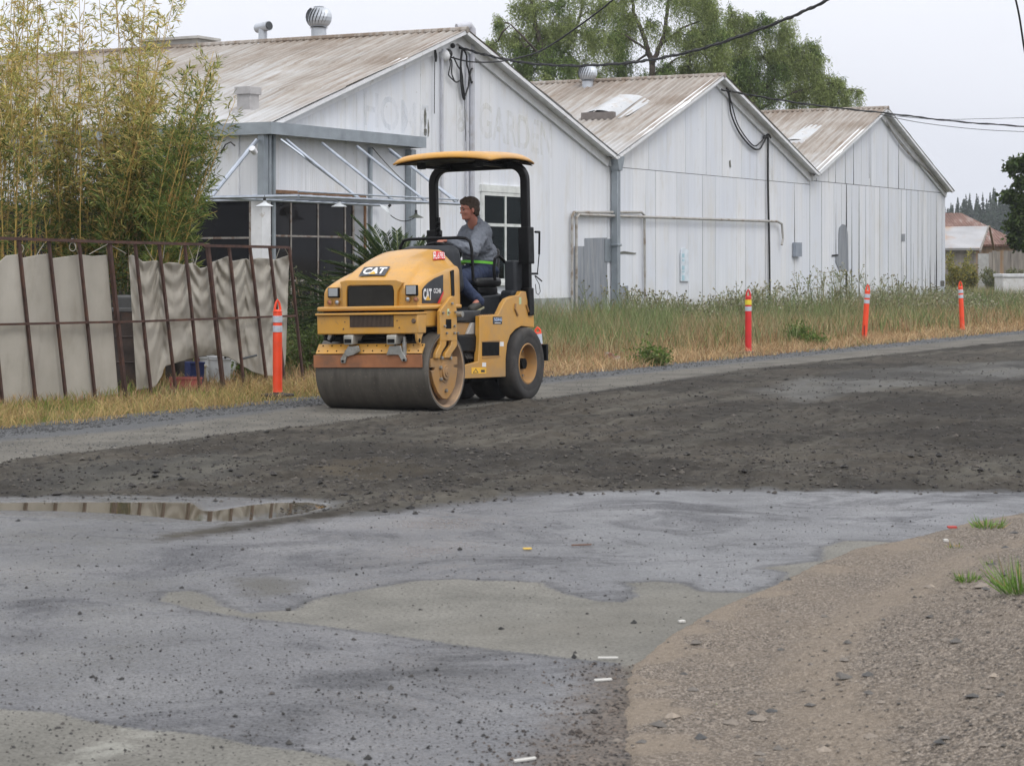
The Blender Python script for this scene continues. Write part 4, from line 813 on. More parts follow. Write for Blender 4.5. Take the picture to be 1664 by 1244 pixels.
def fit(s_, u0, u1, v0, v1, bold=.0, shear=0):
    v, f = textmesh(s_, 1, bold, shear=shear); X = [p[0] for p in v]; Y_ = [p[1] for p in v]; x0, x1, y0, y1 = min(X), max(X), min(Y_), max(Y_)
    return [(u0+(u1-u0)*(a-x0)/(x1-x0), v0+(v1-v0)*(b-y0)/(y1-y0)) for a, b in v], f
qd = [hoodhit(*r2(*p)) for p in ((345,208),(520,204),(560,142),(383,147))]
dc = wrap('hood_decal', qd, [gridpoly()], DBLK, .012, hood)
wrap('decal_letters', qd, [fit('CAT', .09, .93, .16, .86, .035)], DWHITE, .0145, dc)
wrap('decal_triangle', qd, [([(.36, .12), (.64, .12), (.5, .46)], [(0,1,2)])], DYEL, .016, dc)
qd = [hoodhit(*r2(*p)) for p in ((844,100),(924,94),(930,36),(842,44))]
dc = wrap('number_sticker', qd, [gridpoly()], DRED, .012, hood); wrap('sticker_letters', qd, [fit('FL6F83', .03, .97, .1, .9, -.005)], DWHITE, .0145, dc)
# front face furniture
fx = .387
def front(px, py, x=fx): p = RP(*r2(px, py), 0, x); return p.y, p.z
m = MB(); q = [front(*p) for p in ((222,240),(262,228),(600,226),(648,244),(612,300),(604,432),(586,432),(586,300),(578,268),(560,262),(290,264),(272,272),(266,300),(266,436),(240,436),(238,300))]
m.prism(q, lambda y, z, t_: (t_, y, z), .36, .405); m.build('grille_surround', YEL, hood, bevel=.006)
m = MB(); q = [front(*p) for p in ((268,434),(270,290),(290,268),(560,264),(580,280),(584,434))]; m.prism(q, lambda y, z, t_: (t_, y, z), .37, .389); gb = m.build('grille_backing', BLKD, hood)
m = MB(); y0, z1 = front(276, 272); y1, z0 = front(580, 430)
for i in range(46): y = y0+(y1-y0)*(i+.5)/46; m.bb((.3895, y-.0022, z0), (.393, y+.0022, z1))
for i in range(26): z = z0+(z1-z0)*(i+.5)/26; m.bb((.3932, y0, z-.0018), (.3955, y1, z+.0018))
m.build('grille', mat('grille_mesh', (.045,.042,.036), .5, .3), hood)
m = MB(); m.bb((-.45, -.600, 1.005), (.425, .600, 1.05)); m.build('hood_flange', YEL, hood, bevel=.016)
t = NT('lamp_lens'); t.set('Base Color', (.45,.47,.5,1)).set('Roughness', .12).set('Metallic', .5); LENS = t.m
for px0, px1, py0, py1 in ((138, 214, 280, 346), (661, 742, 262, 332)):
    a = front(px0, py0); b = front(px1, py1); m = MB(); m.bb((.37, a[0], b[1]), (.402, b[0], a[1])); hl = m.build('headlight', BLK, hood, bevel=.006)
    m = MB(); m.bb((.402, a[0]+.012, b[1]+.014), (.4055, b[0]-.012, a[1]-.008)); m.build('lens', LENS, hl, bevel=.003)
for px_, py_, amb in ((150, 378, 1), (200, 378, 0), (677, 357, 0), (731, 358, 1)):
    a = front(px_, py_); m = MB(); m.lathe([(.0305, -.005), (.0305, .012), (.023, .013)], (fx, *a), 'X', 20); o = m.build('round_lamp', BLK if False else mat('lamp_rim', (.30,.16,.05), .5), hood, smooth=True)
    m = MB(); m.lathe([(.023, .006), (.014, .013), (.001, .015)], (fx, *a), 'X', 18); m.build('lens', mat('amber_lens', (.35,.14,.08), .15) if amb else LENS, o, smooth=True)
# side decal
yd = .5585+.0
dq = lambda px, py: (lambda p: (p.x, p.z))(RP(*r2(px, py), 1, yd))
def side(name, pts, mt, y, par): m = MB(); m.add([(a, y, b) for a, b in (dq(*p) for p in pts)], [tuple(range(len(pts)))]); return m.build(name, mt, par, recalc=False)
m = MB(); Q = [dq(*p) for p in ((772,384),(774,292),(790,268),(820,240),(860,214),(912,192),(913,318),(882,384))]; m.prism(Q, lambda x, z, t_: (x, t_, z), .55, .5605); sdc = m.build('side_decal', DBLK, hood)
side('red_stripe', ((913,300),(915,318),(888,384),(872,384)), DRED, .5618, sdc)
def sidetext(name, s_, x0, x1, y0, y1, mt, par, y, plane=yd, f=r2, bold=.03):
    v, fa = fit(s_, 0, 1, 0, 1, bold); A = RP(*f(x0, y1), 1, plane); B = RP(*f(x1, y1), 1, plane); C_ = RP(*f(x0, y0), 1, plane)
    m = MB(); m.add([(lambda p: (p.x, y, p.z))(A+(B-A)*u+(C_-A)*v_) for u, v_ in v], fa); return m.build(name, mt, par, recalc=False)
sidetext('decal_letters', 'CAT', 777, 834, 284, 362, DWHITE, sdc, .5622, bold=.045)
side('decal_triangle', ((790,364),(826,364),(808,330)), DYEL, .5630, sdc)
sidetext('model_letters', 'CC34B', 847, 896, 284, 316, DWHITE, sdc, .5622, bold=.02)
m = MB(); Q = [dq(*p) for p in ((965,168),(985,160),(990,330),(972,345))]; m.prism(Q, lambda x, z, t_: (x, t_, z), .54, .5600); m.build('hood_vent', BLK, hood)
# console, rail, wheel
m = MB(); m.box((-.84, .02, 1.41), (.34, .70, .505), taper=.86); co = m.build('console', PLG, rr, bevel=.09, bseg=4)
m = MB(); m.lathe([(.19, -.012), (.2, 0), (.19, .012)], (0, 0, 0), 'Z', 28, mat=Matrix.Rotation(R(-25), 4, 'Y')); 
sw = MB(); T_ = Matrix.Translation((-1.10, .03, 1.60)) @ Matrix.Rotation(R(-28), 4, 'Y'); ring = [T_ @ Vector((.19*math.cos(a), .19*math.sin(a), 0)) for a in np.linspace(0, 2*math.pi, 29)]; sw.tube(ring, .016, 8, cap=False)
for a in (0, 2.1, 4.2): sw.tube([T_ @ Vector((0, 0, -.03)), T_ @ Vector((.19*math.cos(a), .19*math.sin(a), 0))], .01, 6)
sw.tube([T_ @ Vector((0, 0, -.35)), T_ @ Vector((0, 0, -.02))], .035, 8); sw.build('steering_wheel', BLK, rr, smooth=True)
m = MB(); p0 = RP(762, 455, 0, -1.0); zt_ = 1.742; m.tube([(-1.0, .44, 1.28), (-1.0, .43, 1.62), (-1.0, .41, 1.70), (-1.0, .36, 1.732), (-1.0, .28, zt_), (-1.0, -.32, zt_), (-1.0, -.39, 1.728), (-1.0, -.43, 1.66), (-1.0, -.44, 1.28)], .0165, 10); m.build('handrail', BLK, rr, smooth=True)
# rear body
m = MB(); m.bb((-2.12, -.5, .24), (-.80, .5, .92)); m.bb((-.80, -.46, .24), (-.42, .46, .7)); rb_ = m.build('rear_body', BLKD, rr)  # black body block, underside extended downwards to darken the ground beneath the machine
PB = [r2(*p) for p in ((1160,470),(1285,460),(1300,430),(1320,385),(1345,352),(1385,335),(1425,330),(1440,302),(1472,305),(1478,345),(1498,432),(1522,440),(1528,548),(1440,538),(1400,560),(1365,600),(1345,660),(1335,760),(1335,880),(1050,892),(1045,805),(1150,778),(1158,640))]
sp_ = plate(PB, .545, .60, 'side_panel', YEL)
m = MB(); m.prism([(p.x, p.z) for p in [RP(*q, 1, .6) for q in PB]], lambda x, z, t_: (x, t_, z), -.60, -.545); m.build('side_panel', YEL, rr, bevel=.006)
plate([r2(*p) for p in ((1176,646),(1292,644),(1292,736),(1176,740))], .6, .6025, 'panel_opening', BLKD, sp_, 0)
m = MB(); a = RP(*r2(1176, 646), 1, .6); b = RP(*r2(1292, 738), 1, .6); m.bb((b.x-.012, .600, b.z-.012), (a.x+.012, .606, b.z)); m.bb((b.x-.012, .600, a.z), (a.x+.012, .606, a.z+.01)); m.build('opening_edge', YELD, sp_)
sb_ = plate([r3(*p) for p in ((728,226),(824,226),(824,305),(728,305))], .6, .603, 'fleet_plate', DBLK, sp_, 0)
sidetext('plate_letters', 'N0446', 736, 820, 233, 276, mat('plate_blue', (.45,.55,.75), .5), sb_, .6035, .6, r3, .02); sidetext('plate_print', 'RENTAL' if False else '------', 742, 806, 288, 296, DWHITE, sb_, .6035, .6, r3, .06)
ws_ = plate([r3(*p) for p in ((500,766),(656,764),(656,828),(502,832))], .6, .6025, 'warning_sticker', DYEL, sp_, 0)
for pts in (((512,824),(545,776),(575,822)), ((600,790),(640,790),(640,815),(600,815))):
    plate([r3(*p) for p in pts], .6025, .6032, 'warning_print', DBLK, ws_, 0)
plate([r3(*p) for p in ((524,818),(545,788),(563,817))], .6032, .6038, 'warning_print', DYEL, ws_, 0)
for pts in (((803,492),(842,492),(842,540),(803,540)), ((614,712),(654,712),(654,757),(614,757))):
    plate([r3(*p) for p in pts], .6, .6022, 'white_sticker', DWHITE, sp_, 0)
plate([r3(*p) for p in ((242,140),(262,140),(262,212),(242,212))], .6523, .6535, 'green_sticker', mat('pale_green', (.5,.6,.35), .5), yk, 0)
plate([r2(*p) for p in ((1425,345),(1440,342),(1440,390),(1425,392))], .6, .6022, 'green_sticker', mat('pale_green', (.5,.6,.35), .5), sp_, 0)
m = MB()
for pts in (((960,90),(955,140),(985,212)), ((1075,95),(1110,205))):
    m.tube([(lambda p: (p.x, .608, p.z))(RP(*r3(*q), 1, .6)) for q in pts], .012, 6)
m.build('grab_hook', YELD, sp_, smooth=True)
m = MB(); a = RP(*r2(1165, 470), 1, .6); b = RP(*r2(1285, 462), 1, .6)
for i in range(9): x = a.x+(b.x-a.x)*(i+.3)/9; m.bb((x-.018, .58, a.z-.005), (x+.018, .595, a.z+.014))
m.build('step_teeth', YELD, sp_)
plate([r2(*p) for p in ((1005,515),(1160,515),(1160,600),(1005,600))], .40, .50, 'link_beam', YELD)
plate([r2(*p) for p in ((1108,515),(1150,513),(1150,592),(1075,592))], .50, .53, 'link_bracket', mat('pale_bracket', (.45,.44,.42), .5, .3), bev=.004)
bt = plate([r2(*p) for p in ((1015,596),(1150,594),(1150,715),(1015,715))], .30, .56, 'battery_box', BLK, bev=.02)
m = MB(); a = RP(*r2(1050, 740), 1, .5); 
for i in range(7): m.tube([(a.x-.05*i, .5, a.z+.02), (a.x-.05*i-.03, .53, a.z-.03)], .012, 6)
m.bb((a.x-.36, .44, a.z-.01), (a.x+.05, .5, a.z+.03)); m.tube([(a.x-.33, .53, a.z-.02), (a.x-.15, .57, a.z-.10), (a.x+.05, .56, a.z-.13), (a.x+.15, .5, a.z-.1)], .009, 6); m.build('hose_manifold', mat('hose_grime', (.05,.045,.04), .7), rr, smooth=True)
# platform, plastic fender, seat
plate([r1(*p) for p in ((1000,1138),(1175,1135),(1162,1175),(1162,1218),(1005,1218))], -.5, .52, 'platform_step', mat('black_plastic', (.02,.021,.024), .55), bev=.02)
fd = plate([r1(*p) for p in ((1185,1042),(1405,1022),(1408,1040),(1392,1055),(1355,1075),(1330,1110),(1300,1175),(1160,1178),(1172,1130))], -.3, .30, 'plastic_fender', PLG, bev=.03, plane=.30)
m = MB(); m.bb((-2.1, .34, .95), (-1.80, .5, 1.18)); m.bb((-2.10, .36, .95), (-1.86, .5, 1.50)); m.build('plastic_tower', PLG, rr, bevel=.03, bseg=3)
m = MB(); m.bb((-2.05, -.45, .9), (-1.45, .2, 1.16)); m.bb((-1.95, -.2, 1.14), (-1.5, .24, 1.22)); m.build('seat_base', BLK, rr, bevel=.02)
m = MB(); m.bb((-2.02, -.22, 1.22), (-1.45, .26, 1.32)); st = m.build('seat', mat('seat_vinyl', (.008,.008,.009), .5), rr, bevel=.04, bseg=3)
m = MB(); m.box((-2.06, .0, 1.46), (.07, .40, .36), Matrix.Rotation(R(-8), 3, 'Y')); m.build('backrest', mat('seat_vinyl', (.02,.02,.02), .5), st, bevel=.035, bseg=3)
m = MB(); pts = [RP(*r1(*q), 1, .33) for q in ((1262,935),(1255,860),(1262,790),(1285,768),(1310,790),(1345,830),(1362,900),(1360,1000))]; m.tube(pts, .018, 8); m.build('armrest', BLK, st, smooth=True)
# tyres
for y in (.545, .20, -.20, -.545):
    m = MB(); w_ = .115; pf_ = [(.215, -w_*.8), (.30, -w_*.98), (.355, -w_), (.381, -w_*.86), (.389, -w_*.6), (.391, 0), (.389, w_*.6), (.381, w_*.86), (.355, w_), (.30, w_*.98), (.285, w_*.93), (.275, w_*.96), (.215, w_*.8)]
    m.lathe([(a, b+y) for a, b in pf_], (-1.84, 0, .385), 'Y', 64); ty = m.build('tyre', RUB, rr, smooth='all')
    if abs(y) > .4:
        s_ = 1 if y > 0 else -1; m = MB(); m.lathe([(.222, y+s_*.095), (.208, y+s_*.10), (.2, y+s_*.085), (.192, y+s_*.03), (.18, y-s_*.02), (.12, y-s_*.03), (.10, y-s_*.01), (.09, y+.01*s_), (.001, y+.01*s_)], (-1.84, 0, .385), 'Y', 40)
        rim = m.build('rim', YELD, ty, smooth=True); m = MB()
        for k in range(6): a = k*math.pi/3; m.lathe([(.012, y-s_*.03), (.012, y), (.001, y)], (-1.84+.15*math.cos(a), 0, .385+.15*math.sin(a)), 'Y', 6)
        m.build('wheel_nuts', STEEL, ty)
m = MB(); m.bb((-2.0, -.7, .36), (-1.9, -.43, .5)); m.tube([(-1.84, -.6, .385), (-1.84, .6, .385)], .06, 10); m.build('axle', BLKD, rr)
m = MB(); m.bb((-2.28, .58, .40), (-2.24, .67, .58)); m.build('mud_scraper', BLK, rr)
# canopy and roll bar
xb = -2.0
m = MB(); 
arc = lambda cy, cz, r_, a0, a1, n=8: [(xb, cy+r_*math.cos(a), cz+r_*math.sin(a)) for a in np.linspace(a0, a1, n)]
pts = [(xb, .568, .93), (xb, .568, 1.5)]+arc(.568-.17, 2.54-.17, .17, 0, math.pi/2)+arc(-.568+.17, 2.54-.17, .17, math.pi/2, math.pi)+[(xb, -.568, 1.5), (xb, -.568, .93)]
m.tube(pts, .043, 4, sq=True); bow = m.build('roll_bar', BLK, rr, bevel=.012, bseg=2)
m = MB()
for s_ in (1, -1):
    m = MB(); m.bb((xb-.075, s_*.568-.062, 1.46), (xb+.075, s_*.568+.062, 1.86)); m.build('bar_sleeve', BLK, bow, bevel=.01); m = MB(); m.bb((xb-.06, s_*.568-.055, .90), (xb+.06, s_*.568+.055, 1.20)); m.bb((xb-.09, s_*.57-.06, .96), (xb+.09, s_*.57-.035, 1.16)); m.build('bar_foot', BLK, bow, bevel=.01)
m = MB(); a = RP(*r1(1562, 610), 1, .60); b = RP(*r1(1548, 890), 1, .60); c_ = RP(*r1(1560, 760), 1, .60); m.tube([a, c_], .012, 8); m.tube([c_, b], .006, 8); m.tube([(a.x+.10, .6, a.z), a], .014, 6); m.tube([b, (b.x+.12, .58, b.z)], .014, 6)
pts = [RP(*r1(*q), 1, .6) for q in ((1530,905),(1560,960),(1568,1010),(1555,1032),(1540,1020),(1535,960))]; m.tube(pts, .004, 5); m.tube([RP(*r1(1535, 905), 1, .6), RP(*r1(1578, 940), 1, .6)], .008, 5); m.build('gas_strut', BLK, bow, smooth=True)
m = MB(); a = RP(*r1(1440, 515), 1, .5); m.tube([a, RP(*r1(1475, 525), 1, .55), RP(*r1(1480, 560), 1, .57)], .008, 6)
for y_, z_ in ((-.5, 1.93), (-.5, 1.86), (-.49, 1.80)): m.ball((xb+.03, y_, z_), .028, 8)
m.bb((xb-.02, -.53, 1.8), (xb+.02, -.50, 2.0)); m.build('bar_fittings', BLK, bow, smooth=True)
def canopy_shell():
    xs0, xs1, hw = -2.22, -1.12, .635; n = 28; V = []
    for i in range(n+1):
        for j in range(n+1):
            u = -1+2*i/n; v = -1+2*j/n; su = math.copysign(abs(u)**.8, u); sv = math.copysign(abs(v)**.8, v)
            k = (abs(u)**6+abs(v)**6)**(1/6) if (u or v) else 0; mxx = max(abs(u), abs(v)); sc_ = 1 if k == 0 else mxx/k
            sc_ = .45+.55*sc_; x = (xs0+xs1)/2+(xs1-xs0)/2*u*sc_; y = hw*v*sc_
            e2 = max(abs(u), abs(v)); z = 2.60+.085*(1-.28*u*u-.45*v*v)-.0-.052*smooth(.88, 1.0, e2)-.012*(abs(u*v))**2
            V.append((x, y, float(z)))
    F_ = [(i*(n+1)+j, (i+1)*(n+1)+j, (i+1)*(n+1)+j+1, i*(n+1)+j+1) for i in range(n) for j in range(n)]; return V, F_
V, F_ = canopy_shell(); m = MB(); m.add(V, F_); cn = m.build('canopy', YEL, rr, smooth='all'); sd_ = cn.modifiers.new('thick', 'SOLIDIFY'); sd_.thickness = .02; sd_.offset = -1
m = MB(); m.add([(x*.985-.025, y*.97, min(z-.03, 2.585)) for x, y, z in V], F_); m.build('canopy_lining', BLK, cn, smooth='all')
m = MB()
for x, y in ((-1.35, .35), (-1.35, -.35), (-1.9, .35), (-1.9, -.35)): m.bb((x-.04, y-.03, 2.50), (x+.04, y+.03, 2.57))
m.bb((-2.05, .32, 2.515), (-1.3, .38, 2.54)); m.bb((-2.05, -.38, 2.515), (-1.3, -.32, 2.54)); m.build('canopy_bracket', BLK, cn)
# ------------------------------------------------------------- the driver
pr = thing('person', 'man in grey sweatshirt and blue jeans sitting at the roller controls, looking to his right', 'person', RO); pr.rotation_euler = RROT.to_euler()
def skinmat(name, c, blotch):
    t = NT(name); t.set('Base Color', t.mix(t.ramp(t.noise(14, 3), (.4, 0), (.7, .6)), c, blotch)).set('Roughness', .5)
    try: t.set('Subsurface Weight', .08); t.b.inputs['Subsurface Radius'].default_value = (.01, .004, .002)
    except Exception: pass
    return t.m
SKIN = skinmat('weathered_skin', (.42,.18,.125), (.48,.15,.105)); HAIR = mat('brown_hair', (.055,.035,.022), .7, 0, .4, 30, .5, 90, stretch=(1,1,3))
SWEAT = mat('grey_sweatshirt', (.15,.165,.195), .95, 0, .12, 7, .25, 25); JEAN = mat('blue_jeans', (.022,.034,.075), .9, 0, .3, 9, .3, 60); HIVIS = mat('hivis_green', (.18,.62,.06), .6)
def cap(m, a, b, ra, rb, n=14):
    a, b = Vector(a), Vector(b); m.ball(a, ra, n); m.ball(b, rb, n); m.tube([a, a.lerp(b, .5), b], [ra, (ra+rb)/2, rb], n)
def organic(m, name, mt, par, vox=.008, sm=4):
    o = m.build(name, mt, par, smooth='all'); r_ = o.modifiers.new('remesh', 'REMESH'); r_.mode = 'VOXEL'; r_.voxel_size = vox; r_.use_smooth_shade = True
    s_ = o.modifiers.new('smooth', 'SMOOTH'); s_.iterations = sm; s_.factor = .5; return o
YAW = Matrix.Rotation(R(-38), 3, 'Z'); hip = RP(783, 437, 1, .03); chest = RP(775, 392, 1, .03); neck = RP(769, 357, 1, .05)
shL = RP(784, 374, 1, .17); shR = chest+YAW @ Vector((.02, -.17, 0)); shR.z = shL.z; elL = RP(768, 408, 1, .24); wrL = RP(724, 391, 1, .0); elR = shR+Vector((.24, -.04, -.2)); wrR = Vector((-1.24, -.2, 1.60))
hc_ = RP(762, 340, 1, .05)
# head frame: face turned towards his right
fd_ = (RMI.to_3x3() @ Vector((-.90, -.42, -.06))).normalized(); upv = Vector((0.05, .0, 1)).normalized(); sdv = upv.cross(fd_).normalized(); upv = fd_.cross(sdv)
HM = Matrix((fd_, sdv, upv)).transposed(); H = lambda x, y, z, s_=1.06: hc_+HM @ Vector((x, y, z))*s_
b = MB(); h3 = HM
def hb(x, y, z, rx, ry, rz_, rot=None): b.ball(H(x, y, z), (rx*1.06, ry*1.06, rz_*1.06), 16, rot=h3 if rot is None else h3 @ rot)
hb(-.012, 0, .03, .096, .076, .090); hb(.012, 0, -.03, .072, .062, .075); hb(.030, 0, -.078, .045, .045, .034); hb(.060, 0, -.088, .022, .026, .018)   # skull, face, jaw, chin
hb(.083, 0, -.020, .012, .010, .026); hb(.092, 0, -.034, .013, .013, .010); hb(.080, .012, -.036, .009, .008, .008); hb(.080, -.012, -.036, .009, .008, .008)   # nose
hb(.070, .028, .014, .014, .026, .009); hb(.070, -.028, .014, .014, .026, .009)     # brow
hb(.055, .044, -.028, .022, .018, .02); hb(.055, -.044, -.028, .022, .018, .02)     # cheeks
hb(.072, 0, -.059, .013, .024, .006); hb(.070, 0, -.069, .012, .021, .007)           # lips
for s_ in (1, -1): hb(-.012, s_*.076, -.012, .018, .008, .032, Matrix.Rotation(s_*.3, 3, 'Z')); hb(-.008, s_*.080, -.028, .010, .007, .012)
cap(b, H(-.018, 0, -.06), neck+Vector((0, 0, -.05)), .058, .062); 
cap(b, hip, chest, .12, .13); cap(b, chest, shL, .10, .05); cap(b, chest, shR, .10, .05)
for sh, el, wr in ((shL, elL, wrL), (shR, elR, wrR)): cap(b, sh, el, .048, .038); cap(b, el, wr, .038, .027)
def hand(wr, d, side, curl=.5):
    """palm and five fingers; d: direction the knuckles point, side: direction towards the thumb"""
    d = d.normalized(); side = (side-d*side.dot(d)).normalized(); nrm = d.cross(side).normalized()
    if nrm.z > 0: nrm = -nrm
    for k in (-.026, -.009, .009, .026): cap(b, wr+side*k*.7, wr+d*.075+side*k, .016, .0135, 8)
    for k, L in ((.029, .066), (.010, .075), (-.010, .07), (-.028, .056)):
        p = wr+d*.078+side*k; a = curl*.5
        for j, f in enumerate((.45, .32, .23)):
            q = p+(d*math.cos(a)+nrm*math.sin(a))*L*f; cap(b, p, q, .0098-.001*j, .0090-.001*j, 8); p = q; a += curl
    p = wr+side*.022+d*.015; q = p+(side*.75+d*.55+nrm*.25)*.04; cap(b, p, q, .013, .011, 8); cap(b, q, q+(d*.85+side*.3+nrm*.35)*.032, .011, .009, 8)
hand(wrL, RP(704, 391.5, 1, -.02)-wrL, Vector((0, -1, .1)), .55)
hand(wrR, Vector((.9, .15, -.2)), Vector((0, 1, 0)), .6)
knL = RP(741, 452, 1, .16); anL = RP(777, 488, 1, .35); knR = Vector((knL.x+.02, -.14, knL.z)); anR = Vector((knR.x-.05, -.16, 1.02)); hL = hip+Vector((.06, .09, -.03)); hR = hip+Vector((.0, -.09, -.03))
cap(b, hip, hL, .1, .075); cap(b, hip, hR, .1, .075)
for h_, k_, a_ in ((hL, knL, anL), (hR, knR, anR)): cap(b, h_, k_, .07, .05); cap(b, k_, a_, .05, .034)
toe = RP(765, 501, 1, .37); cap(b, anL, anL.lerp(toe, .5), .033, .028); cap(b, anR, anR+Vector((.1, 0, -.03)), .033, .028)
body = organic(b, 'body', SKIN, pr, .0062, 3)
m = MB()
for s_ in (1, -1):
    p = H(.073, s_*.029, -.001); m.ball(p, (.011, .011, .0095), 10, rot=h3)
m.build('eyes', mat('eye_dark', (.08,.06,.05), .2), body, smooth='all')
m = MB()
for s_ in (1, -1): m.tube([H(.083, s_*.014, .016), H(.083, s_*.03, .021), H(.070, s_*.048, .016)], .0045, 6)
m.build('eyebrows', HAIR, body, smooth='all')
# hair
m = MB(); 
def hh(x, y, z, rx, ry, rz_): m.ball(H(x, y, z), (rx*1.06, ry*1.06, rz_*1.06), 16, rot=h3)
hh(-.022, 0, .052, .100, .083, .082); hh(-.048, 0, .0, .070, .080, .075); hh(.045, -.01, .085, .045, .055, .03); hh(.065, .0, .072, .028, .05, .022); hh(-.065, 0, -.045, .045, .062, .04)
for s_ in (1, -1): hh(-.01, s_*.066, .03, .04, .017, .04); hh(-.04, s_*.062, -.02, .022, .02, .04)
for k in range(70):
    a = random.uniform(-2.4, 2.4); z = random.uniform(.05, .12); rr_ = .085*math.sqrt(max(0, 1-((z-.05)/.085)**2)); m.ball(H(-.02+rr_*1.1*math.cos(a), rr_*.95*math.sin(a), z), random.uniform(.009, .016), 6)
hr = organic(m, 'hair', HAIR, pr, .006, 2)
# sweatshirt
m = MB(); T3 = Matrix.Rotation(.1, 3, 'Y')
m.ball(hip+YAW @ Vector((.01, 0, .10)), (.175, .21, .12), 18, rot=YAW); m.ball(hip+YAW @ Vector((.03, 0, .17)), (.19, .215, .17), 18, rot=YAW); m.ball(chest+YAW @ Vector((.0, 0, -.02)), (.16, .215, .19), 18, rot=YAW); m.ball(chest+YAW @ Vector((-.03, 0, .08)), (.13, .195, .14), 18, rot=YAW); cap(m, chest+Vector((0, 0, .1)), neck+Vector((-.012, 0, -.0)), .125, .074)
for sh, el, wr in ((shL, elL, wrL), (shR, elR, wrR)):
    cap(m, chest.lerp(sh, .5)+Vector((0, 0, .04)), sh+Vector((0, 0, -.01)), .095, .086); e2 = el; cap(m, sh, e2, .092, .072); cap(m, e2, e2.lerp(wr, .9), .072, .045)
    for k in range(4): m.ball(sh.lerp(e2, .35+.2*k)+Vector((random.uniform(-.01, .01), random.uniform(-.01, .01), 0)), .074-.005*k+random.uniform(0, .008), 10)
    m.ball(e2.lerp(wr, .86), .047, 10)
m.ball(neck+Vector((.0, 0, .0))+fd_*.028, (.072, .07, .05), 14); sh_ = organic(m, 'sweatshirt', SWEAT, pr, .0085, 5)
t_ = bpy.data.textures.new('folds', 'CLOUDS'); t_.noise_scale = .055
dm = sh_.modifiers.new('folds', 'DISPLACE'); dm.texture = t_; dm.strength = .04; dm.mid_level = .5
m = MB(); m.lathe([(.070, -.02), (.076, .0), (.070, .012)], neck+Vector((-.008, 0, .045)), 'Z', 20); m.build('collar', mat('collar_grey', (.25,.28,.30), .9), sh_, smooth='all')
# jeans
m = MB(); m.ball(hip+Vector((0, 0, -.03)), (.16, .20, .12), 18)
for h_, k_, a_ in ((hL, knL, anL), (hR, knR, anR)): cap(m, h_, k_, .098, .075); cap(m, k_, a_+(a_-k_).normalized()*.02, .075, .056); m.ball(k_.lerp(a_, .45)+Vector((-.015, 0, 0)), .07, 12)
jn = organic(m, 'jeans', JEAN, pr, .009, 4); dm = jn.modifiers.new('folds', 'DISPLACE'); dm.texture = t_; dm.strength = .02; dm.mid_level = .5
m = MB(); rx_, ry_ = .192, .222; c_ = RP(777, 427, 1, .03); A = [c_+YAW @ Vector((rx_*math.cos(a), ry_*math.sin(a), .09*(rx_*math.cos(a)))) for a in np.linspace(0, 2*math.pi, 33)]
vs = [p+Vector((0, 0, z)) for z in (-.013, .015) for p in A[:-1]]; m.add(vs, [(i, (i+1) % 32, 32+(i+1) % 32, 32+i) for i in range(32)]); m.build('vest_hem', HIVIS, pr, recalc=False)
SHOE = mat('dark_shoe', (.045,.045,.04), .7); SOLE = mat('shoe_sole', (.35,.34,.22), .7)
for an, to, nm in ((anL+Vector((-.04, 0, -.035)), toe, 1), (anR+Vector((-.05, 0, -.04)), anR+Vector((.17, 0, -.05)), 0)):
    m = MB(); m.ball(an+Vector((0, 0, .012)), .042, 12); cap(m, an, an.lerp(to, .55), .042, .044); cap(m, an.lerp(to, .5), to, .044, .036); o = organic(m, 'shoe', SHOE, pr, .008, 2)
    ax = (to-an).normalized(); dn = Vector((0, 1, 0)).cross(ax); dn = dn if dn.z < 0 else -dn; sy = ax.cross(dn)
    m = MB(); a_ = an-ax*.045+dn*.040; b_ = to+ax*.045+dn*.036; L = (b_-a_)
    prof = [(0, .022), (.04, .034), (.3, .036), (.65, .047), (.9, .038), (1, .014)]; vs = []
    for k_, w_ in prof: vs += [a_+L*k_+sy*w_, a_+L*k_-sy*w_, a_+L*k_-sy*w_+dn*.02, a_+L*k_+sy*w_+dn*.02]
    n_ = len(prof); m.add(vs, [(i*4+j, i*4+(j+1) % 4, (i+1)*4+(j+1) % 4, (i+1)*4+j) for i in range(n_-1) for j in range(4)]+[(0,1,2,3), (4*n_-1, 4*n_-2, 4*n_-3, 4*n_-4)]); m.build('sole', SOLE, o, bevel=.004)
# ------------------------------------------------------------- fence, tarps and clutter on the left
FE = G(0, 663); 
def FP(px, py, b=0.0):
    t_ = (px-CX)/FPX; o = FE+NB*b; a = (t_*o.y-o.x)/(D.x-t_*D.y); Y = o.y+D.y*a; return Vector((o.x+D.x*a, Y, CAMZ+(HZ-py)*Y/FPX))
FR = mat('rusted_angle_iron', (.075,.04,.032), .75, .2, .35, 9, .3, 50, c2=(.13,.06,.035))
fence = thing('fence', 'rusty angle iron fence frame leaning behind the orange post', 'fence', FE, ANG); bpy.context.view_layer.update(); FI = fence.matrix_world.inverted()
PB_ = [(5,662,-24,386),(59,653,30,388),(108,647,79,390),(155,644,128,391),(204,645,177,392),(246,638,219,393),(286,634,258,394),(325,631,300,395),(363,600,337,396),(397,601,372,399),(434,627,406,400),(463,609,438,401),(493,590,470,402)]
for i, (bx_, by_, tx, ty) in enumerate(PB_):
    m = MB(); g_ = FP(bx_, by_); g_.z = 0; tpt = FP(tx-(0 if i else 0), ty); r_ = .021 if i in (4, 8) else .0145
    m.tube([FI @ g_, FI @ g_.lerp(tpt, .5), FI @ tpt], r_, sq=True); m.build('post', FR, fence)
m = MB(); m.tube([FI @ FP(*q, -.02) for q in ((-120,384),(0,387),(176,393),(330,397))], .016, sq=True); m.tube([FI @ FP(*q, -.02) for q in ((330,399),(470,402))], .016, sq=True); m.build('rail', FR, fence)
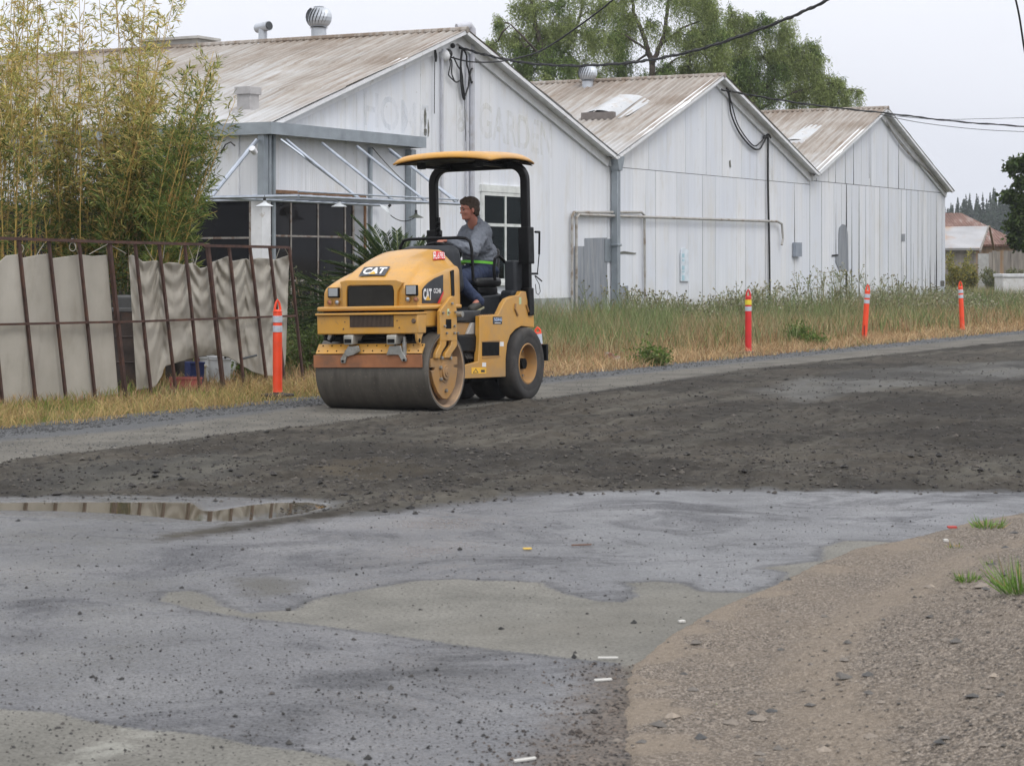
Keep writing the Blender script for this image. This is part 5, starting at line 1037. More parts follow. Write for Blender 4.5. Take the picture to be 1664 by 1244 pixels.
m = MB(); m.tube([FI @ FP(*q, -.024) for q in ((-120,532),(0,527),(230,522),(480,513))], .012, sq=True); m.build('rail', FR, fence)
def tarpmat():
    t = NT('canvas_tarp'); n = t.noise(1.2, 6, None, .6); c = t.ramp(n, (.3, (.37,.345,.295)), (.7, (.49,.46,.405))); c = t.mix(t.ramp(t.noise(2.6, 6, t.vec((1, 1, .5)), .7), (.52, 0), (.8, .5)), c, (.22,.19,.14))
    t.set('Base Color', c).set('Roughness', .92); wv = t.noise(140, 2); t.bump(t.math('ADD', t.math('MULTIPLY', wv, .3), t.noise(9, 4, t.vec((1, 1, .35)))), .35, .02)
    tr = t.n.new('ShaderNodeBsdfTranslucent'); t.l.new(c, tr.inputs[0]); ms = t.n.new('ShaderNodeMixShader'); ms.inputs[0].default_value = .15; t.l.new(t.b.outputs[0], ms.inputs[1]); t.l.new(tr.outputs[0], ms.inputs[2]); t.l.new(ms.outputs[0], t.out.inputs[0]); return t.m
TM = tarpmat()
def tarp(label, top, bot, left, right, fold, b=.05, nx=260, nz=110, seed=0):
    """top/bot: px->py curves; left/right give the px of the side edges at top and bottom"""
    tx, ty = zip(*top); bx2, by2 = zip(*bot); V = []
    for j in range(nz+1):
        v = j/nz
        for i in range(nx+1):
            u = i/nx; xt = left[0]+(right[0]-left[0])*u; xb_ = left[1]+(right[1]-left[1])*u
            yt = np.interp(xt, tx, ty); yb = np.interp(xb_, bx2, by2); px = xt+(xb_-xt)*v; py = yt+(yb-yt)*v; V.append(FP(px, py, b+fold(u, v)))
    F_ = [(j*(nx+1)+i, j*(nx+1)+i+1, (j+1)*(nx+1)+i+1, (j+1)*(nx+1)+i) for j in range(nz) for i in range(nx)]
    o0 = V[0].copy(); o0.z = 0; m = MB(); m.add([p-o0 for p in V], F_); o = m.build('tarp', TM, smooth='all', recalc=False); o.location = o0; tag(o, label, 'tarp', 'canvas tarps tied to the fence'); 
    sd_ = o.modifiers.new('thick', 'SOLIDIFY'); sd_.thickness = .004; return o
f1 = lambda u, v: float(.018*math.sin(u*9+v*2)+.02*(fbm(u*7, v*1.6, 3)-.5)+.016*v*math.sin(u*22)+.012*(fbm(u*34, v*2.0, 5)-.5)+.006*math.sin(u*62+2*math.sin(v*3))*(1-v))
tarp('flat grey canvas tarp on the left half of the rusty fence', [(-110,424),(-60,420),(0,424),(10,415),(28,413),(30,420),(60,414),(78,412),(82,420),(125,414),(130,413),(150,416),(173,414),(176,420)], [(-110,670),(0,659),(50,655),(105,651),(155,647),(192,641)], (-110, -110), (174, 192), f1)
def f2(u, v):
    d = .04*(fbm(u*5+v*2, v*2.2, 8)-.5)
    s_ = (u*5.5) % 1.0; q = 1-(2*s_-1)**2; d += .020*math.sin(6.283*(v*5.5-1.3*q))*math.exp(-v*2.2); d += .017*(abs(math.sin(math.pi*(u*11+v*3.2*(u-.45)+.35*math.sin(v*4))))-.5)*(.45+.55*math.exp(-((v-.1)/.5)**2))+.008*(abs(math.sin(math.pi*(u*19-v*6*(u-.5)+.5*math.sin(v*5))))-.5)+.05*(fbm(u*4+v*1.5, v*3-u*2, 28)-.5)
    d += .022*math.sin((u*10+v*4.5*(u-.42))*2.6)*(.5+.5*v)                 # hanging folds
    d += .045*math.sin((v*13-((u-.42)*3.2)**2*4))*math.exp(-((u-.42)/.3)**2)*v         # swag
    d += .10*v*math.exp(-((u-.42)/.25)**2)
    d += .010*(fbm(u*40, v*5+u*3, 19)-.5)
    return float(d)
tp = [(208,416)]
for a, b_ in ((213,414),(222,417),(232,425),(255,423),(262,430),(275,426),(289,427),(297,430),(312,427),(318,430),(325,436),(334,434),(345,426),(360,420),(370,416),(378,424),(400,420),(405,422),(420,419),(436,420),(447,422),(470,414)): tp.append((a, b_))
tarp('sagging crumpled canvas tarp with a torn swag above buckets', tp, [(222,634),(235,632),(252,628),(262,612),(268,595),(290,588),(320,580),(345,576),(370,580),(390,592),(410,604),(430,610),(448,612),(462,600),(466,560)], (209, 222), (470, 464), f2, seed=1)
# ties
ROPE = mat('pale_rope', (.45,.42,.36), .9)
m = MB()
for a, b_ in (((33,400),(28,416)),((72,395),(60,414)),((80,395),(82,413)),((176,396),(145,413)),((120,395),(128,414)),((176,396),(205,412)),((268,396),(265,420)),((296,396),(290,428)),((325,396),(317,430)),((305,396),(317,430)),((335,398),(345,428)),((455,402),(448,422)),((462,402),(470,416)),((234,396),(250,424))):
    m.tube([FP(*a, .0), FP(*b_, .05)], .004, 5)
pc = FP(118, 401, -.01); m.tube([pc+Vector((.035*math.cos(a), 0, .045*math.sin(a)-.0)) for a in np.linspace(0, 6.28, 16)], .004, 5); pc = FP(35, 404, -.01); m.tube([pc+Vector((.02*math.cos(a), 0, .04*math.sin(a))) for a in np.linspace(0, 6.28, 12)], .004, 5)
tag(m.build('tie_ropes', ROPE), 'thin pale ropes tying the tarps to the top rail', 'rope')
# things heaped behind the fence
def at(px, Y, z=0): return Vector(((px-CX)/FPX*Y, Y, z))
def bucket(px, Y, label, r=.15, h=.36, c=(.62,.64,.66), z=0):
    t_ = thing('bucket', label, 'bucket', at(px, Y, z), 0, 'plastic buckets behind the fence'); m = MB(); m.lathe([(.001, .01), (r*.85, 0), (r*.99, h), (r*.95, h), (r*.82, .02)], n=24)
    for k in (.78, .86): m.lathe([(r*.97, h*k), (r*1.05, h*k+.006), (r*.97, h*k+.012)], n=24)
    m.build('bucket_body', mat('bucket_plastic_%s' % ('w' if c[0] > .4 else 'd'), c, .45, 0, .1, 5, c2=(.25,.22,.18), f2=(.55, .75)), t_, smooth=True)
    m = MB(); m.tube([(r, 0, h*.86), (r*.8, -.06, h*.6), (0, -r*1.06, h*.45), (-r*.8, -.06, h*.6), (-r, 0, h*.86)], .004, 5); m.build('handle', STEEL, t_)
bucket(343, 27.2, 'white plastic bucket under the torn tarp, left of the paler bucket'); bucket(357, 26.8, 'white plastic bucket under the torn tarp, next to the fence post'); bucket(372, 27.6, 'partly hidden white bucket behind the grass under the tarp', .13, .34)
def crate(px, Y, label, d, c, name, h=.13, z=0, rz=.5):
    t_ = thing('crate', label, 'crate', at(px, Y, z), rz, 'small crates under the tarp'); m = MB(); w_, l_ = d
    m.bb((-w_, -l_, 0), (w_, l_, .012))
    for (a, b_) in (((-w_, -l_), (w_, -l_+.012)), ((-w_, l_-.012), (w_, l_)), ((-w_, -l_+.012), (-w_+.012, l_-.012)), ((w_-.012, -l_+.012), (w_, l_-.012))):
        m.bb((*a, .012), (*b_, h)); 
    m.bb((-w_-.008, -l_-.008, h-.025), (w_+.008, -l_, h)); m.build('crate_body', mat(name, c, .6, 0, .2, 6), t_, bevel=.004)
crate(301, 25.3, 'faded red plastic crate on the ground under the torn tarp', (.16, .12), (.30,.07,.06), 'crate_red', .14)
crate(316, 26.2, 'dark blue box beside the faded red crate', (.09, .10), (.02,.035,.14), 'crate_blue', .28)
crate(323, 26.6, 'beige box standing right of the dark blue box', (.07, .08), (.42,.38,.28), 'crate_beige', .22)
crate(330, 28.4, 'tall dark red box behind the buckets', (.08, .12), (.22,.02,.025), 'crate_dark_red', .75)
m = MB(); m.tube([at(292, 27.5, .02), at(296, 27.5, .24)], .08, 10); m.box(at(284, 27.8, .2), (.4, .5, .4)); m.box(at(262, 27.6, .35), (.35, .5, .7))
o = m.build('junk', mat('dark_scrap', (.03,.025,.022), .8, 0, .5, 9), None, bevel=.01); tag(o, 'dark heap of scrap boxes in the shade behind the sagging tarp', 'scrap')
br = thing('barrel', 'dark rusty barrel standing in the gap between the two tarps', 'barrel', at(206, 25.6)); m = MB(); m.lathe([(.001, 0), (.21, 0), (.21, .3), (.222, .31), (.21, .32), (.21, .6), (.222, .61), (.21, .62), (.21, .88), (.216, .9), (.2, .9), (.19, .87), (.001, .87)], n=28); m.build('drum_shell', mat('dark_rust', (.035,.025,.022), .8, 0, .5, 6, c2=(.08,.045,.03)), br, smooth=True)
m = MB(); m.bb((-.22, -.2, .9), (.22, .2, .95)); m.lathe([(.12, .95), (.13, 1.08), (.1, 1.1), (.001, 1.1)], n=18); m.build('lid', mat('dark_lid', (.06,.06,.06), .7), br, bevel=.01)
pk = thing('plank_stack', 'stack of dark weathered boards leaning beside the barrel between the tarps', 'boards', at(222, 26.6)); 
for i in range(5): m = MB(); m.box((-.22+i*.07, .05*i, .55), (.05, .12, 1.1+.1*(i % 2)), Matrix.Rotation(.08*(i-2), 3, 'Y')); m.build('board', mat('dark_board', (.028,.022,.02), .85, 0, .4, 8), pk)
m = MB(); m.tube([FP(366, 583, .15), FP(366, 562, .15)], .014, 6); m.tube([FP(392, 583, .02), FP(417, 577, -.05)], .014, 6); tag(m.build('scrap_pipe', mat('dark_pipe', (.04,.045,.05), .5)), 'short dark pipe poking out below the sagging tarp', 'pipe')
# ------------------------------------------------------------- orange delineator posts
ORG = mat('safety_orange_plastic', (.86,.075,.022), .45, 0, .1, 5, c2=(.55,.08,.03), f2=(.55, .8)); ORR = mat('red_orange_plastic', (.62,.022,.022), .45, 0, .1, 5, c2=(.4,.04,.03), f2=(.55, .8))
REFL = mat('reflective_band', (.50,.55,.62), .3, .1, .08, 20); RUBB = mat('black_rubber_base', (.012,.012,.013), .7); HVY = mat('yellow_tag', (.75,.60,.04), .5)
def delineator(px, py, h, lab, mt=None, lean=(0, 0), base=True, tagy=False, rz=0, z0=0):
    g_ = G(px, py); t_ = thing('delineator_post', lab, 'traffic post', (g_.x, g_.y, z0), rz, 'orange delineator posts along the road edge'); mt = mt or ORG
    L = Matrix.Rotation(lean[0], 3, 'Y') @ Matrix.Rotation(lean[1], 3, 'X'); r_ = .053
    m = MB(); m.lathe([(r_+.008, .03), (r_+.004, .05), (r_, .10), (r_, h*.52), (r_-.003, h*.86), (r_-.006, h*.88), (r_-.016, h*.9), (.001, h*.9)], n=24, mat=L); tb = m.build('tube', mt, t_, smooth=True)
    m = MB(); z = h*.885; pts = [(-.034, 0, z), (-.032, 0, z+.035), (-.018, 0, z+h*.085), (0, 0, z+h*.115), (.018, 0, z+h*.085), (.032, 0, z+.035), (.034, 0, z)]; m.tube([L @ Vector(p) for p in pts], .014, 8); m.build('handle', mt, t_, smooth=True)
    m = MB(); z = h*.5; 
    for k in (.80, .70) if not tagy else (.70,): m = MB(); m.lathe([(r_-.001, h*k-.036), (r_+.0025, h*k-.034), (r_+.001, h*k+.036), (r_-.003, h*k+.038)], n=24, mat=L); m.build('reflective_band', REFL, t_, smooth=True)
    if tagy: m = MB(); m.lathe([(r_-.001, h*.80-.04), (r_+.0025, h*.80-.038), (r_+.001, h*.80+.04), (r_-.003, h*.80+.042)], n=24, mat=L); q = m.build('yellow_band', HVY, t_, smooth=True)
    m = MB(); m.lathe([(r_+.001, h*.875), (r_+.004, h*.88), (r_-.004, h*.885)], n=24, mat=L); m.build('cap_ring', mt, t_, smooth=True)
    if base:
        m = MB(); m.lathe([(.001, .004), (.19, .004), (.20, .012), (.195, .028), (.09, .036), (.062, .05), (.001, .05)], n=8); m.build('base', RUBB, t_, bevel=.004)
    else:
        m = MB(); m.bb((-.012, -r_-.003, .06), (.012, -r_+.002, .3)); m.build('slot', mat('slot_dark', (.3,.02,.01), .6), t_)
    return t_
delineator(451, 644, 1.07, 'big orange delineator post with two silver bands before the sagging tarp', rz=.5)
delineator(1216, 575, 1.055, 'red delineator post with a yellow band, standing upright beside the weeds', ORR, tagy=True)
delineator(1404, 554, 1.08, 'baseless orange delineator post leaning right in the dry grass', lean=(.07, 0), base=False)
delineator(1564, 539, 1.10, 'farthest orange delineator post tilting left near the end of the sheds', lean=(-.045, 0))
delineator(878, 607, .62, 'orange post mostly hidden behind the roller rear tyre', lean=(-.06, 0))
# ------------------------------------------------------------- plants
def leafmat(name, rough=.55, tr_=.35):
    t = NT(name); c = t.attr('Col', 'Color'); t.set('Base Color', c).set('Roughness', rough).set('Specular IOR Level', .3)
    tr = t.n.new('ShaderNodeBsdfTranslucent'); t.l.new(c, tr.inputs[0]); ms = t.n.new('ShaderNodeMixShader'); ms.inputs[0].default_value = tr_; t.l.new(t.b.outputs[0], ms.inputs[1]); t.l.new(tr.outputs[0], ms.inputs[2]); t.l.new(ms.outputs[0], t.out.inputs[0]); return t.m
LEAF = leafmat('leaf'); GRASSM = leafmat('grass_blade', .8, .25)
def unit(v): return v/np.maximum(np.linalg.norm(v, axis=-1, keepdims=True), 1e-9)
def leaves(Pn, Dn, L, Wd, col, name, mt, parent):
    """diamond leaves: base Pn, direction Dn"""
    n = len(Pn); Dn = unit(Dn); rnd = RNG.normal(size=(n, 3)); S_ = unit(np.cross(Dn, rnd)); L = np.asarray(L)[:, None]; Wd = np.asarray(Wd)[:, None]
    nrm = np.cross(Dn, S_); V = np.stack([Pn, Pn+Dn*L*.4+S_*Wd/2+nrm*L*.05, Pn+Dn*L, Pn+Dn*L*.4-S_*Wd/2+nrm*L*.05], 1).reshape(-1, 3); F_ = np.arange(n*4).reshape(n, 4)
    return fastmesh(name, V, F_, mt, parent, col=np.repeat(col, 4, 0))
def cmix(n, *cols, p=None):
    cols = np.array(cols); i = RNG.choice(len(cols), n, p=p); return cols[i]*RNG.uniform(.62, 1.32, (n, 1))
BARK = mat('grey_bark', (.075,.06,.048), .95, 0, .3, 8, .6, 20)
def tree(name, label, px, Y, forks, lobes, nstr, cols, group, tr=.22, pend=True, z0=0, leafL=(.10, .17), leafW=(.022, .035), drop=(.4, 1.5)):
    """forks: trunk polylines in photo pixels; lobes (px, py, radius px, weight, depth offset)"""
    root = thing(name, label, 'tree', at(px, Y, z0), 0, group); o = root.location; k = Y/FPX
    m = MB(); nodes = []
    for pts, r0, r1_ in forks:
        P_ = [P(x, y, Y+d) for x, y, d in pts]; Q = []
        for i in range(len(P_)-1):
            for j in range(6): Q.append(P_[i].lerp(P_[i+1], j/6)+Vector((random.uniform(-1, 1), random.uniform(-1, 1), 0))*r0*.25)
        Q.append(P_[-1]); rs = [r0+(r1_-r0)*i/(len(Q)-1) for i in range(len(Q))]; m.tube([q-o for q in Q], rs, 9); nodes += [(q, r_) for q, r_ in zip(Q, rs)][4:]
    m.build('trunk', BARK, root, smooth='all')
    m = MB(); Ps, Ds, Ls, Ws = [], [], [], []; wsum = sum(l[3] for l in lobes)
    NP = np.array([q for q, _ in nodes])
    for lx, ly, lr, wt, dd in lobes:
        c = P(lx, ly, Y+dd); r_ = lr*k*(1.4 if pend else 1); i = int(np.argmin(((NP-np.array(c))**2).sum(1)+.0)); src, sr = nodes[i]
        mid = [src.lerp(c, t_)+Vector([random.uniform(-1, 1)*r_*.16 for _ in range(3)]) for t_ in (.33, .66)]; limb = [src]+mid+[c]; m.tube([q-o for q in limb], [min(sr*.55, .05), .035, .026, .016], 6)
        ns = int(nstr*wt/wsum)
        nsub = max(6, ns//18); subs = []
        for _ in range(nsub):
            d = Vector(RNG.normal(size=3)).normalized()*r_*random.uniform(.35, 1.0)*Vector((1,)*3).x; e_ = c+Vector((d.x, d.y*1.0, abs(d.z)*.9 if random.random() < .65 else d.z*.7)); s0 = limb[random.choice((2, 3, 3))]
            mm = s0.lerp(e_, .5)+Vector((0, 0, .12*r_)); m.tube([s0-o, mm-o, e_-o], [.013, .009, .005], 4, cap=False); subs.append((s0, mm, e_))
        for _ in range(ns):
            s0, mm, e_ = random.choice(subs); t_ = random.uniform(.25, 1.05); b = (s0.lerp(mm, t_*2) if t_ < .5 else mm.lerp(e_, t_*2-1))+Vector(RNG.normal(size=3))*r_*.09
            if pend:
                Ln = random.uniform(*drop)*(.6+.4*random.random()); nl = max(4, int(Ln/.06)); tt_ = np.linspace(0, 1, nl)[:, None]; dr = np.array([random.uniform(-.25, .25), random.uniform(-.25, .25), 0])
                pt = np.array(b)+dr*tt_*Ln+np.array([0, 0, -1])*tt_**1.3*Ln+np.array([0, 0, .10])*np.sin(tt_*3)+RNG.normal(0, .03, (nl, 3)); Ps.append(pt); Ds.append(np.column_stack([RNG.normal(0, .6, nl), RNG.normal(0, .6, nl), RNG.uniform(-1.3, -.1, nl)]))
            else:
                nl = 26; pt = np.array(b)+RNG.normal(0, r_*.10+.08, (nl, 3))*[1, 1, .7]; Ps.append(pt); Ds.append(RNG.normal(0, 1, (nl, 3))-[0, 0, .3])
    m.build('branches', BARK, root, smooth='all')
    Pn = np.concatenate(Ps)-np.array(o); n = len(Pn); leaves(Pn, np.concatenate(Ds), RNG.uniform(*leafL, n), RNG.uniform(*leafW, n), cols(n, Pn), 'crown', LEAF, root); return root
def pepcol(n, Pn):
    q = fbm(Pn[:, 0]*.9+Pn[:, 1]*.7+50, Pn[:, 2]*.9+9, 6)[:, None]; a = cmix(n, (.15,.22,.06), (.20,.275,.08), (.11,.16,.045)); b = cmix(n, (.25,.31,.10), (.30,.35,.13)); return np.where(q > .52, b, a)
tree('pepper_tree', 'drooping light green tree rising behind the first and second gables', 893, 78, [([(893,215,0),(893,150,0),(885,95,0),(868,30,0),(862,-40,0)], .15, .05), ([(890,120,0),(925,75,.5),(945,20,1),(950,-40,1)], .07, .035), ([(887,100,0),(850,60,-1),(830,40,-1)], .05, .025)],
     [(795,75,16,.35,0),(812,40,18,.4,0),(835,70,30,1,0),(850,20,30,1,0),(880,60,34,1.2,1),(860,-30,40,1,0),(905,10,34,1,0),(930,50,32,1,0),(950,-20,36,1,0),(965,60,28,.8,0),(900,110,34,1.2,-1),(845,125,28,1.3,1),(870,150,26,1.2,0),(940,110,28,1.1,0),(960,130,30,1.2,1),(800,115,18,.7,1),(915,145,26,1,1),(860,90,28,1,0),(985,70,26,1,1),(975,15,26,.8,0),(830,145,24,1,0),(905,60,24,1,0),(880,175,30,1,1),(835,165,26,1,1)], 5600, pepcol, 'feathery trees behind the sheds')
tree('pepper_tree', 'open forked tree with bare limbs showing against the sky behind the middle gable', 1058, 80, [([(1058,215,0),(1058,140,0),(1060,100,0),(1045,60,0),(1030,20,0),(1025,-40,0)], .15, .045), ([(1060,105,0),(1080,55,0),(1085,10,.5),(1090,-40,.5)], .10, .04), ([(1078,70,0),(1110,45,0),(1150,30,.5)], .055, .025), ([(1050,80,0),(1020,60,-.5),(1000,50,-.5)], .05, .02), ([(1065,120,0),(1100,95,0),(1140,85,0)], .05, .02)],
     [(1000,10,26,.7,0),(1010,60,24,.7,0),(1030,-20,30,.8,0),(1085,-20,30,.8,0),(1060,40,24,.35,0),(1110,5,28,.8,1),(1150,30,30,1.1,0),(1165,70,28,1.1,0),(1000,110,32,1.2,1),(1035,140,28,1.1,1),(1080,120,26,.9,0),(1120,75,26,.7,1),(1125,120,26,1.1,1),(990,150,26,1,2),(1060,160,28,1,1),(1020,35,24,.8,0),(1135,60,26,1,0),(1090,60,22,.6,0),(1170,110,28,1.2,0),(1150,0,26,.8,0),(1110,150,28,1,1),(960,160,28,1,1)], 5000, pepcol, 'feathery trees behind the sheds')
tree('pepper_tree', 'wide rounded tree with a dense lower crown behind the third shed roof', 1235, 84, [([(1235,240,0),(1225,170,0),(1215,120,0),(1200,70,0)], .15, .05), ([(1225,160,0),(1265,120,0),(1290,80,0)], .08, .03), ([(1228,180,0),(1290,150,0),(1350,135,0)], .07, .03)],
     [(1205,60,24,.9,0),(1195,100,26,1.2,0),(1240,40,26,1,0),(1270,55,28,1.1,0),(1300,80,28,1.1,0),(1325,95,22,.9,0),(1240,95,32,1.4,1),(1285,115,32,1.4,0),(1330,130,28,1.2,0),(1200,140,30,1.4,1),(1245,150,32,1.5,0),(1300,155,30,1.5,1),(1345,155,22,1,0),(1380,150,12,.3,0),(1372,165,12,.3,0),(1160,120,24,1,0),(1215,175,24,1.1,2),(1335,175,22,1,2),(1170,150,26,1.2,1),(1190,30,22,.9,0),(1178,60,22,.9,0),(1215,35,22,.9,0),(1395,150,10,.25,0),(1220,130,28,1.2,0),(1310,105,26,1,0),(1265,90,26,1,0),(1360,140,20,.9,0)], 6000, pepcol, 'feathery trees behind the sheds')
def darkcol(n, Pn): return cmix(n, (.05,.085,.02), (.075,.11,.028), (.04,.06,.018))
tree('broadleaf_tree', 'dark leafy tree reaching in at the right edge above the rusty roofs', 1745, 62, [([(1745,520,0),(1740,420,0),(1745,330,0),(1730,270,0)], .3, .12), ([(1740,400,0),(1690,350,0),(1650,325,0)], .12, .05), ([(1742,340,0),(1690,290,0),(1655,275,0)], .12, .05)],
     [(1652,270,12,.8,0),(1665,300,12,.8,0),(1675,270,16,1,0),(1640,322,9,.5,0),(1660,330,14,.9,0),(1650,370,12,.6,0),(1660,345,14,.8,0),(1690,310,26,1.2,0),(1700,260,26,1.2,0),(1655,395,14,.9,0),(1680,370,22,1.2,0),(1670,400,18,1,0),(1740,330,40,1.5,0),(1740,240,40,1.5,0),(1790,290,50,2,0)], 900, darkcol, None, pend=False, leafL=(.10, .16), leafW=(.07, .11))
# bamboo
CULM = mat('bamboo_culm', (.40,.28,.07), .6, 0, .3, 6, c2=(.28,.13,.05), f2=(.5, .7)); CULMB = mat('dry_culm', (.22,.16,.10), .8)
def bamboo(label, culms, Y, cols, seed, base_px):
    root = thing('bamboo', label, 'bamboo', at(base_px, Y), 0, 'bamboo clumps behind the fence'); o = np.array(root.location); m = MB(); Ps, Ds = [], []; tw = m
    for bx_, tx, ty, dens, lean in culms:
        Yc = Y+random.uniform(-.9, .9); b = at(bx_, Yc, 0); tp_ = P(tx, ty, Yc+random.uniform(-.3, .3)); h = tp_.z; pts = []
        for i in range(13):
            t_ = i/12; q = b.lerp(tp_, t_); q.x = b.x+(tp_.x-b.x)*t_**(1.7); pts.append(q+Vector((random.uniform(-.01, .01), random.uniform(-.01, .01), 0)))
        m.tube([q-Vector(o) for q in pts], [.009*(1-.75*i/12)+.0015 for i in range(13)], 6)
        z = h*lean
        while z < h:
            t_ = z/h; i = min(int(t_*12), 11); q = pts[i].lerp(pts[i+1], t_*12-i)
            for _ in range(int(dens*(1.35-.95*t_)*random.uniform(.4, 1.5)+.5)):
                a = random.uniform(0, 6.283); el = random.uniform(.2, 1.1); L = random.uniform(.14, .48)*(1.15-.4*t_); d = np.array([math.cos(a)*math.cos(el), math.sin(a)*math.cos(el), math.sin(el)]); q0 = np.array(q); q1 = q0+d*L
                if random.random() < .5: tw.tube([Vector(q0-o), Vector(q1-o)], .0035, 3, cap=False)
                nl = random.randint(7, 14); tt_ = RNG.uniform(.3, 1.0, nl)[:, None]; Ps.append(q0+d*L*tt_+RNG.normal(0, .012, (nl, 3))); Ds.append(d*.7+RNG.normal(0, .55, (nl, 3))+[0, 0, -.12])
            z += random.uniform(.072, .125)
    m.build('culms', CULM, root, smooth='all')
    Pn = np.concatenate(Ps)-o; n = len(Pn); leaves(Pn, np.concatenate(Ds), RNG.uniform(.05, .17, n), RNG.uniform(.011, .024, n), cols(n, Pn), 'foliage', LEAF, root)
grnb = lambda n, Pn: np.where((Pn[:, 2:3]+RNG.normal(0, .6, (n, 1))) > 3.5, cmix(n, (.44,.42,.14), (.36,.38,.11), (.46,.38,.14)), cmix(n, (.13,.19,.045), (.17,.22,.055), (.09,.14,.03), (.22,.24,.06)))
yel = lambda n, Pn: np.where((Pn[:, 2:3]+RNG.normal(0, .6, (n, 1))) > 2.75, cmix(n, (.60,.52,.18), (.47,.45,.15), (.62,.47,.19), (.32,.34,.10)), cmix(n, (.10,.155,.035), (.15,.20,.05), (.30,.22,.07), (.07,.11,.025)))
rb_ = random.uniform
bamboo('tall thin bamboo at the far left with brown canes and sparse yellow leaves', [(rb_(-70, 60), rb_(-80, 90), rb_(-170, 30), 1.7, rb_(.42, .55)) for _ in range(16)]+[(rb_(-70, 60), rb_(-70, 70), rb_(60, 250), 2.2, rb_(.35, .5)) for _ in range(12)], 27.5, yel, 1, 0)
bamboo('bamboo clump of upright canes left of the tallest leafy one', [(rb_(60, 140), rb_(60, 165), rb_(-30, 90), 1.8, rb_(.4, .5)) for _ in range(9)]+[(rb_(55, 150), rb_(60, 150), rb_(100, 280), 2.6, rb_(.35, .5)) for _ in range(14)], 28.3, yel, 2, 100)
bamboo('tallest bushy bamboo clump with thick green lower foliage in front of the long roof', [(rb_(150, 240), rb_(160, 290), rb_(-130, 30), 2.4, rb_(.38, .5)) for _ in range(10)]+[(rb_(140, 250), rb_(130, 280), rb_(60, 240), 3.2, rb_(.3, .45)) for _ in range(20)]+[(rb_(130, 250), rb_(120, 285), rb_(230, 330), 4.5, rb_(.3, .5)) for _ in range(26)], 28.0, yel, 3, 200)
bamboo('small arching bamboo at the right whose yellow tips overhang the gutter', [(rb_(230, 270), rb_(300, 385), rb_(75, 230), 2.2, rb_(.38, .52)) for _ in range(18)]+[(rb_(225, 270), rb_(265, 335), rb_(180, 350), 3.2, rb_(.35, .55)) for _ in range(24)], 27.4, grnb, 4, 250)
# sago palm behind the roller and dark shrub
def palm(label, px, Y, z, n, L, elr, seed, azr=(0, 6.283)):
    root = thing('sago_palm', label, 'palm', at(px, Y, 0)); m = MB(); m.lathe([(.16, 0), (.19, z*.5), (.15, z), (.001, z+.05)], n=14); m.build('trunk', mat('palm_trunk', (.05,.035,.025), .9, 0, .4, 12, .8, 20), root, smooth=True)
    Ps, Ds, Ls = [], [], []; st_ = MB()
    for i in range(n):
        a = random.uniform(*azr); el = random.uniform(*elr); Lf = L*random.uniform(.8, 1.15); hx = np.array([math.cos(a), math.sin(a), 0]); q = np.array([0, 0, z]); pts = [q]; e_ = el
        for k in range(14): q = q+(hx*math.cos(e_)+np.array([0, 0, 1])*math.sin(e_))*Lf/14; e_ -= .045; pts.append(q)
        st_.tube([Vector(p) for p in pts], .007, 4); pts = np.array(pts); sd2 = np.array([-math.sin(a), math.cos(a), 0])
        for j in range(60):
            t_ = .1+.9*j/60; k = min(int(t_*14), 13); b = pts[k]+(pts[k+1]-pts[k])*(t_*14-k); fw_ = unit(pts[k+1]-pts[k]); ll = .17*math.sin(min(1, t_*1.1+.15)*2.6)+.03
            for s_ in (1, -1): Ps.append(b); Ds.append(fw_*.75+sd2*s_*.8+np.array([0, 0, .28])); Ls.append(ll*Lf/L)
    st_.build('frond_stems', mat('frond_stem', (.10,.12,.03), .6), root); nn = len(Ps); leaves(np.array(Ps), np.array(Ds), np.array(Ls), np.full(nn, .017), cmix(nn, (.03,.055,.018), (.045,.075,.022), (.06,.09,.03)), 'fronds', LEAF, root)
palm('dark green sago palm with stiff arching fronds just behind the roller hood', 648, 28.6, .95, 84, 1.15, (.05, 1.42), 1)
palm('smaller low sago palm left of the hood against the dark window bay', 572, 29.5, .75, 50, 1.05, (-.15, 1.05), 2)
def shrub(label, px, Y, w_, h, n, cols, name='shrub', leafL=(.03, .07), group=None, stems=14):
    root = thing(name, label, 'shrub' if name == 'shrub' else name.replace('_', ' '), at(px, Y, 0), 0, group); m = MB(); tips = []
    for i in range(stems):
        e_ = Vector((random.uniform(-w_, w_), random.uniform(-w_*.6, w_*.6), random.uniform(.4, 1)*h)); md_ = e_*.5+Vector((0, 0, .1*h)); m.tube([(e_.x*.2, e_.y*.2, 0), md_, e_], [.008, .006, .003], 4); tips += [(md_, e_)]*2
    m.build('stems', CULMB, root); Ps = []
    for i in range(n): a, b = random.choice(tips); q = a*random.uniform(.1, 1) if random.random() < .35 else a.lerp(b, random.random()); Ps.append(np.array(q)+RNG.normal(0, .07, 3))
    Ps = np.array(Ps); Ps[:, 2] = np.abs(Ps[:, 2]); leaves(Ps, RNG.normal(0, 1, (n, 3))+[0, 0, .3], RNG.uniform(*leafL, n), RNG.uniform(leafL[0]*.4, leafL[1]*.45, n), cols(n, Ps), 'foliage', LEAF, root); return root
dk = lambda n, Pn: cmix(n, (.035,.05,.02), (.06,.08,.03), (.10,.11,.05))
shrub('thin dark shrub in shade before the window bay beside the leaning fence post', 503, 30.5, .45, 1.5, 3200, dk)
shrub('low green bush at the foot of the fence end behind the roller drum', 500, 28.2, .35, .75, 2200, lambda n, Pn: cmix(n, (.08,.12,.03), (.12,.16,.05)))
shrub('bushy plant climbing in the gap between the tarps', 205, 26.6, .25, 1.75, 2600, dk)
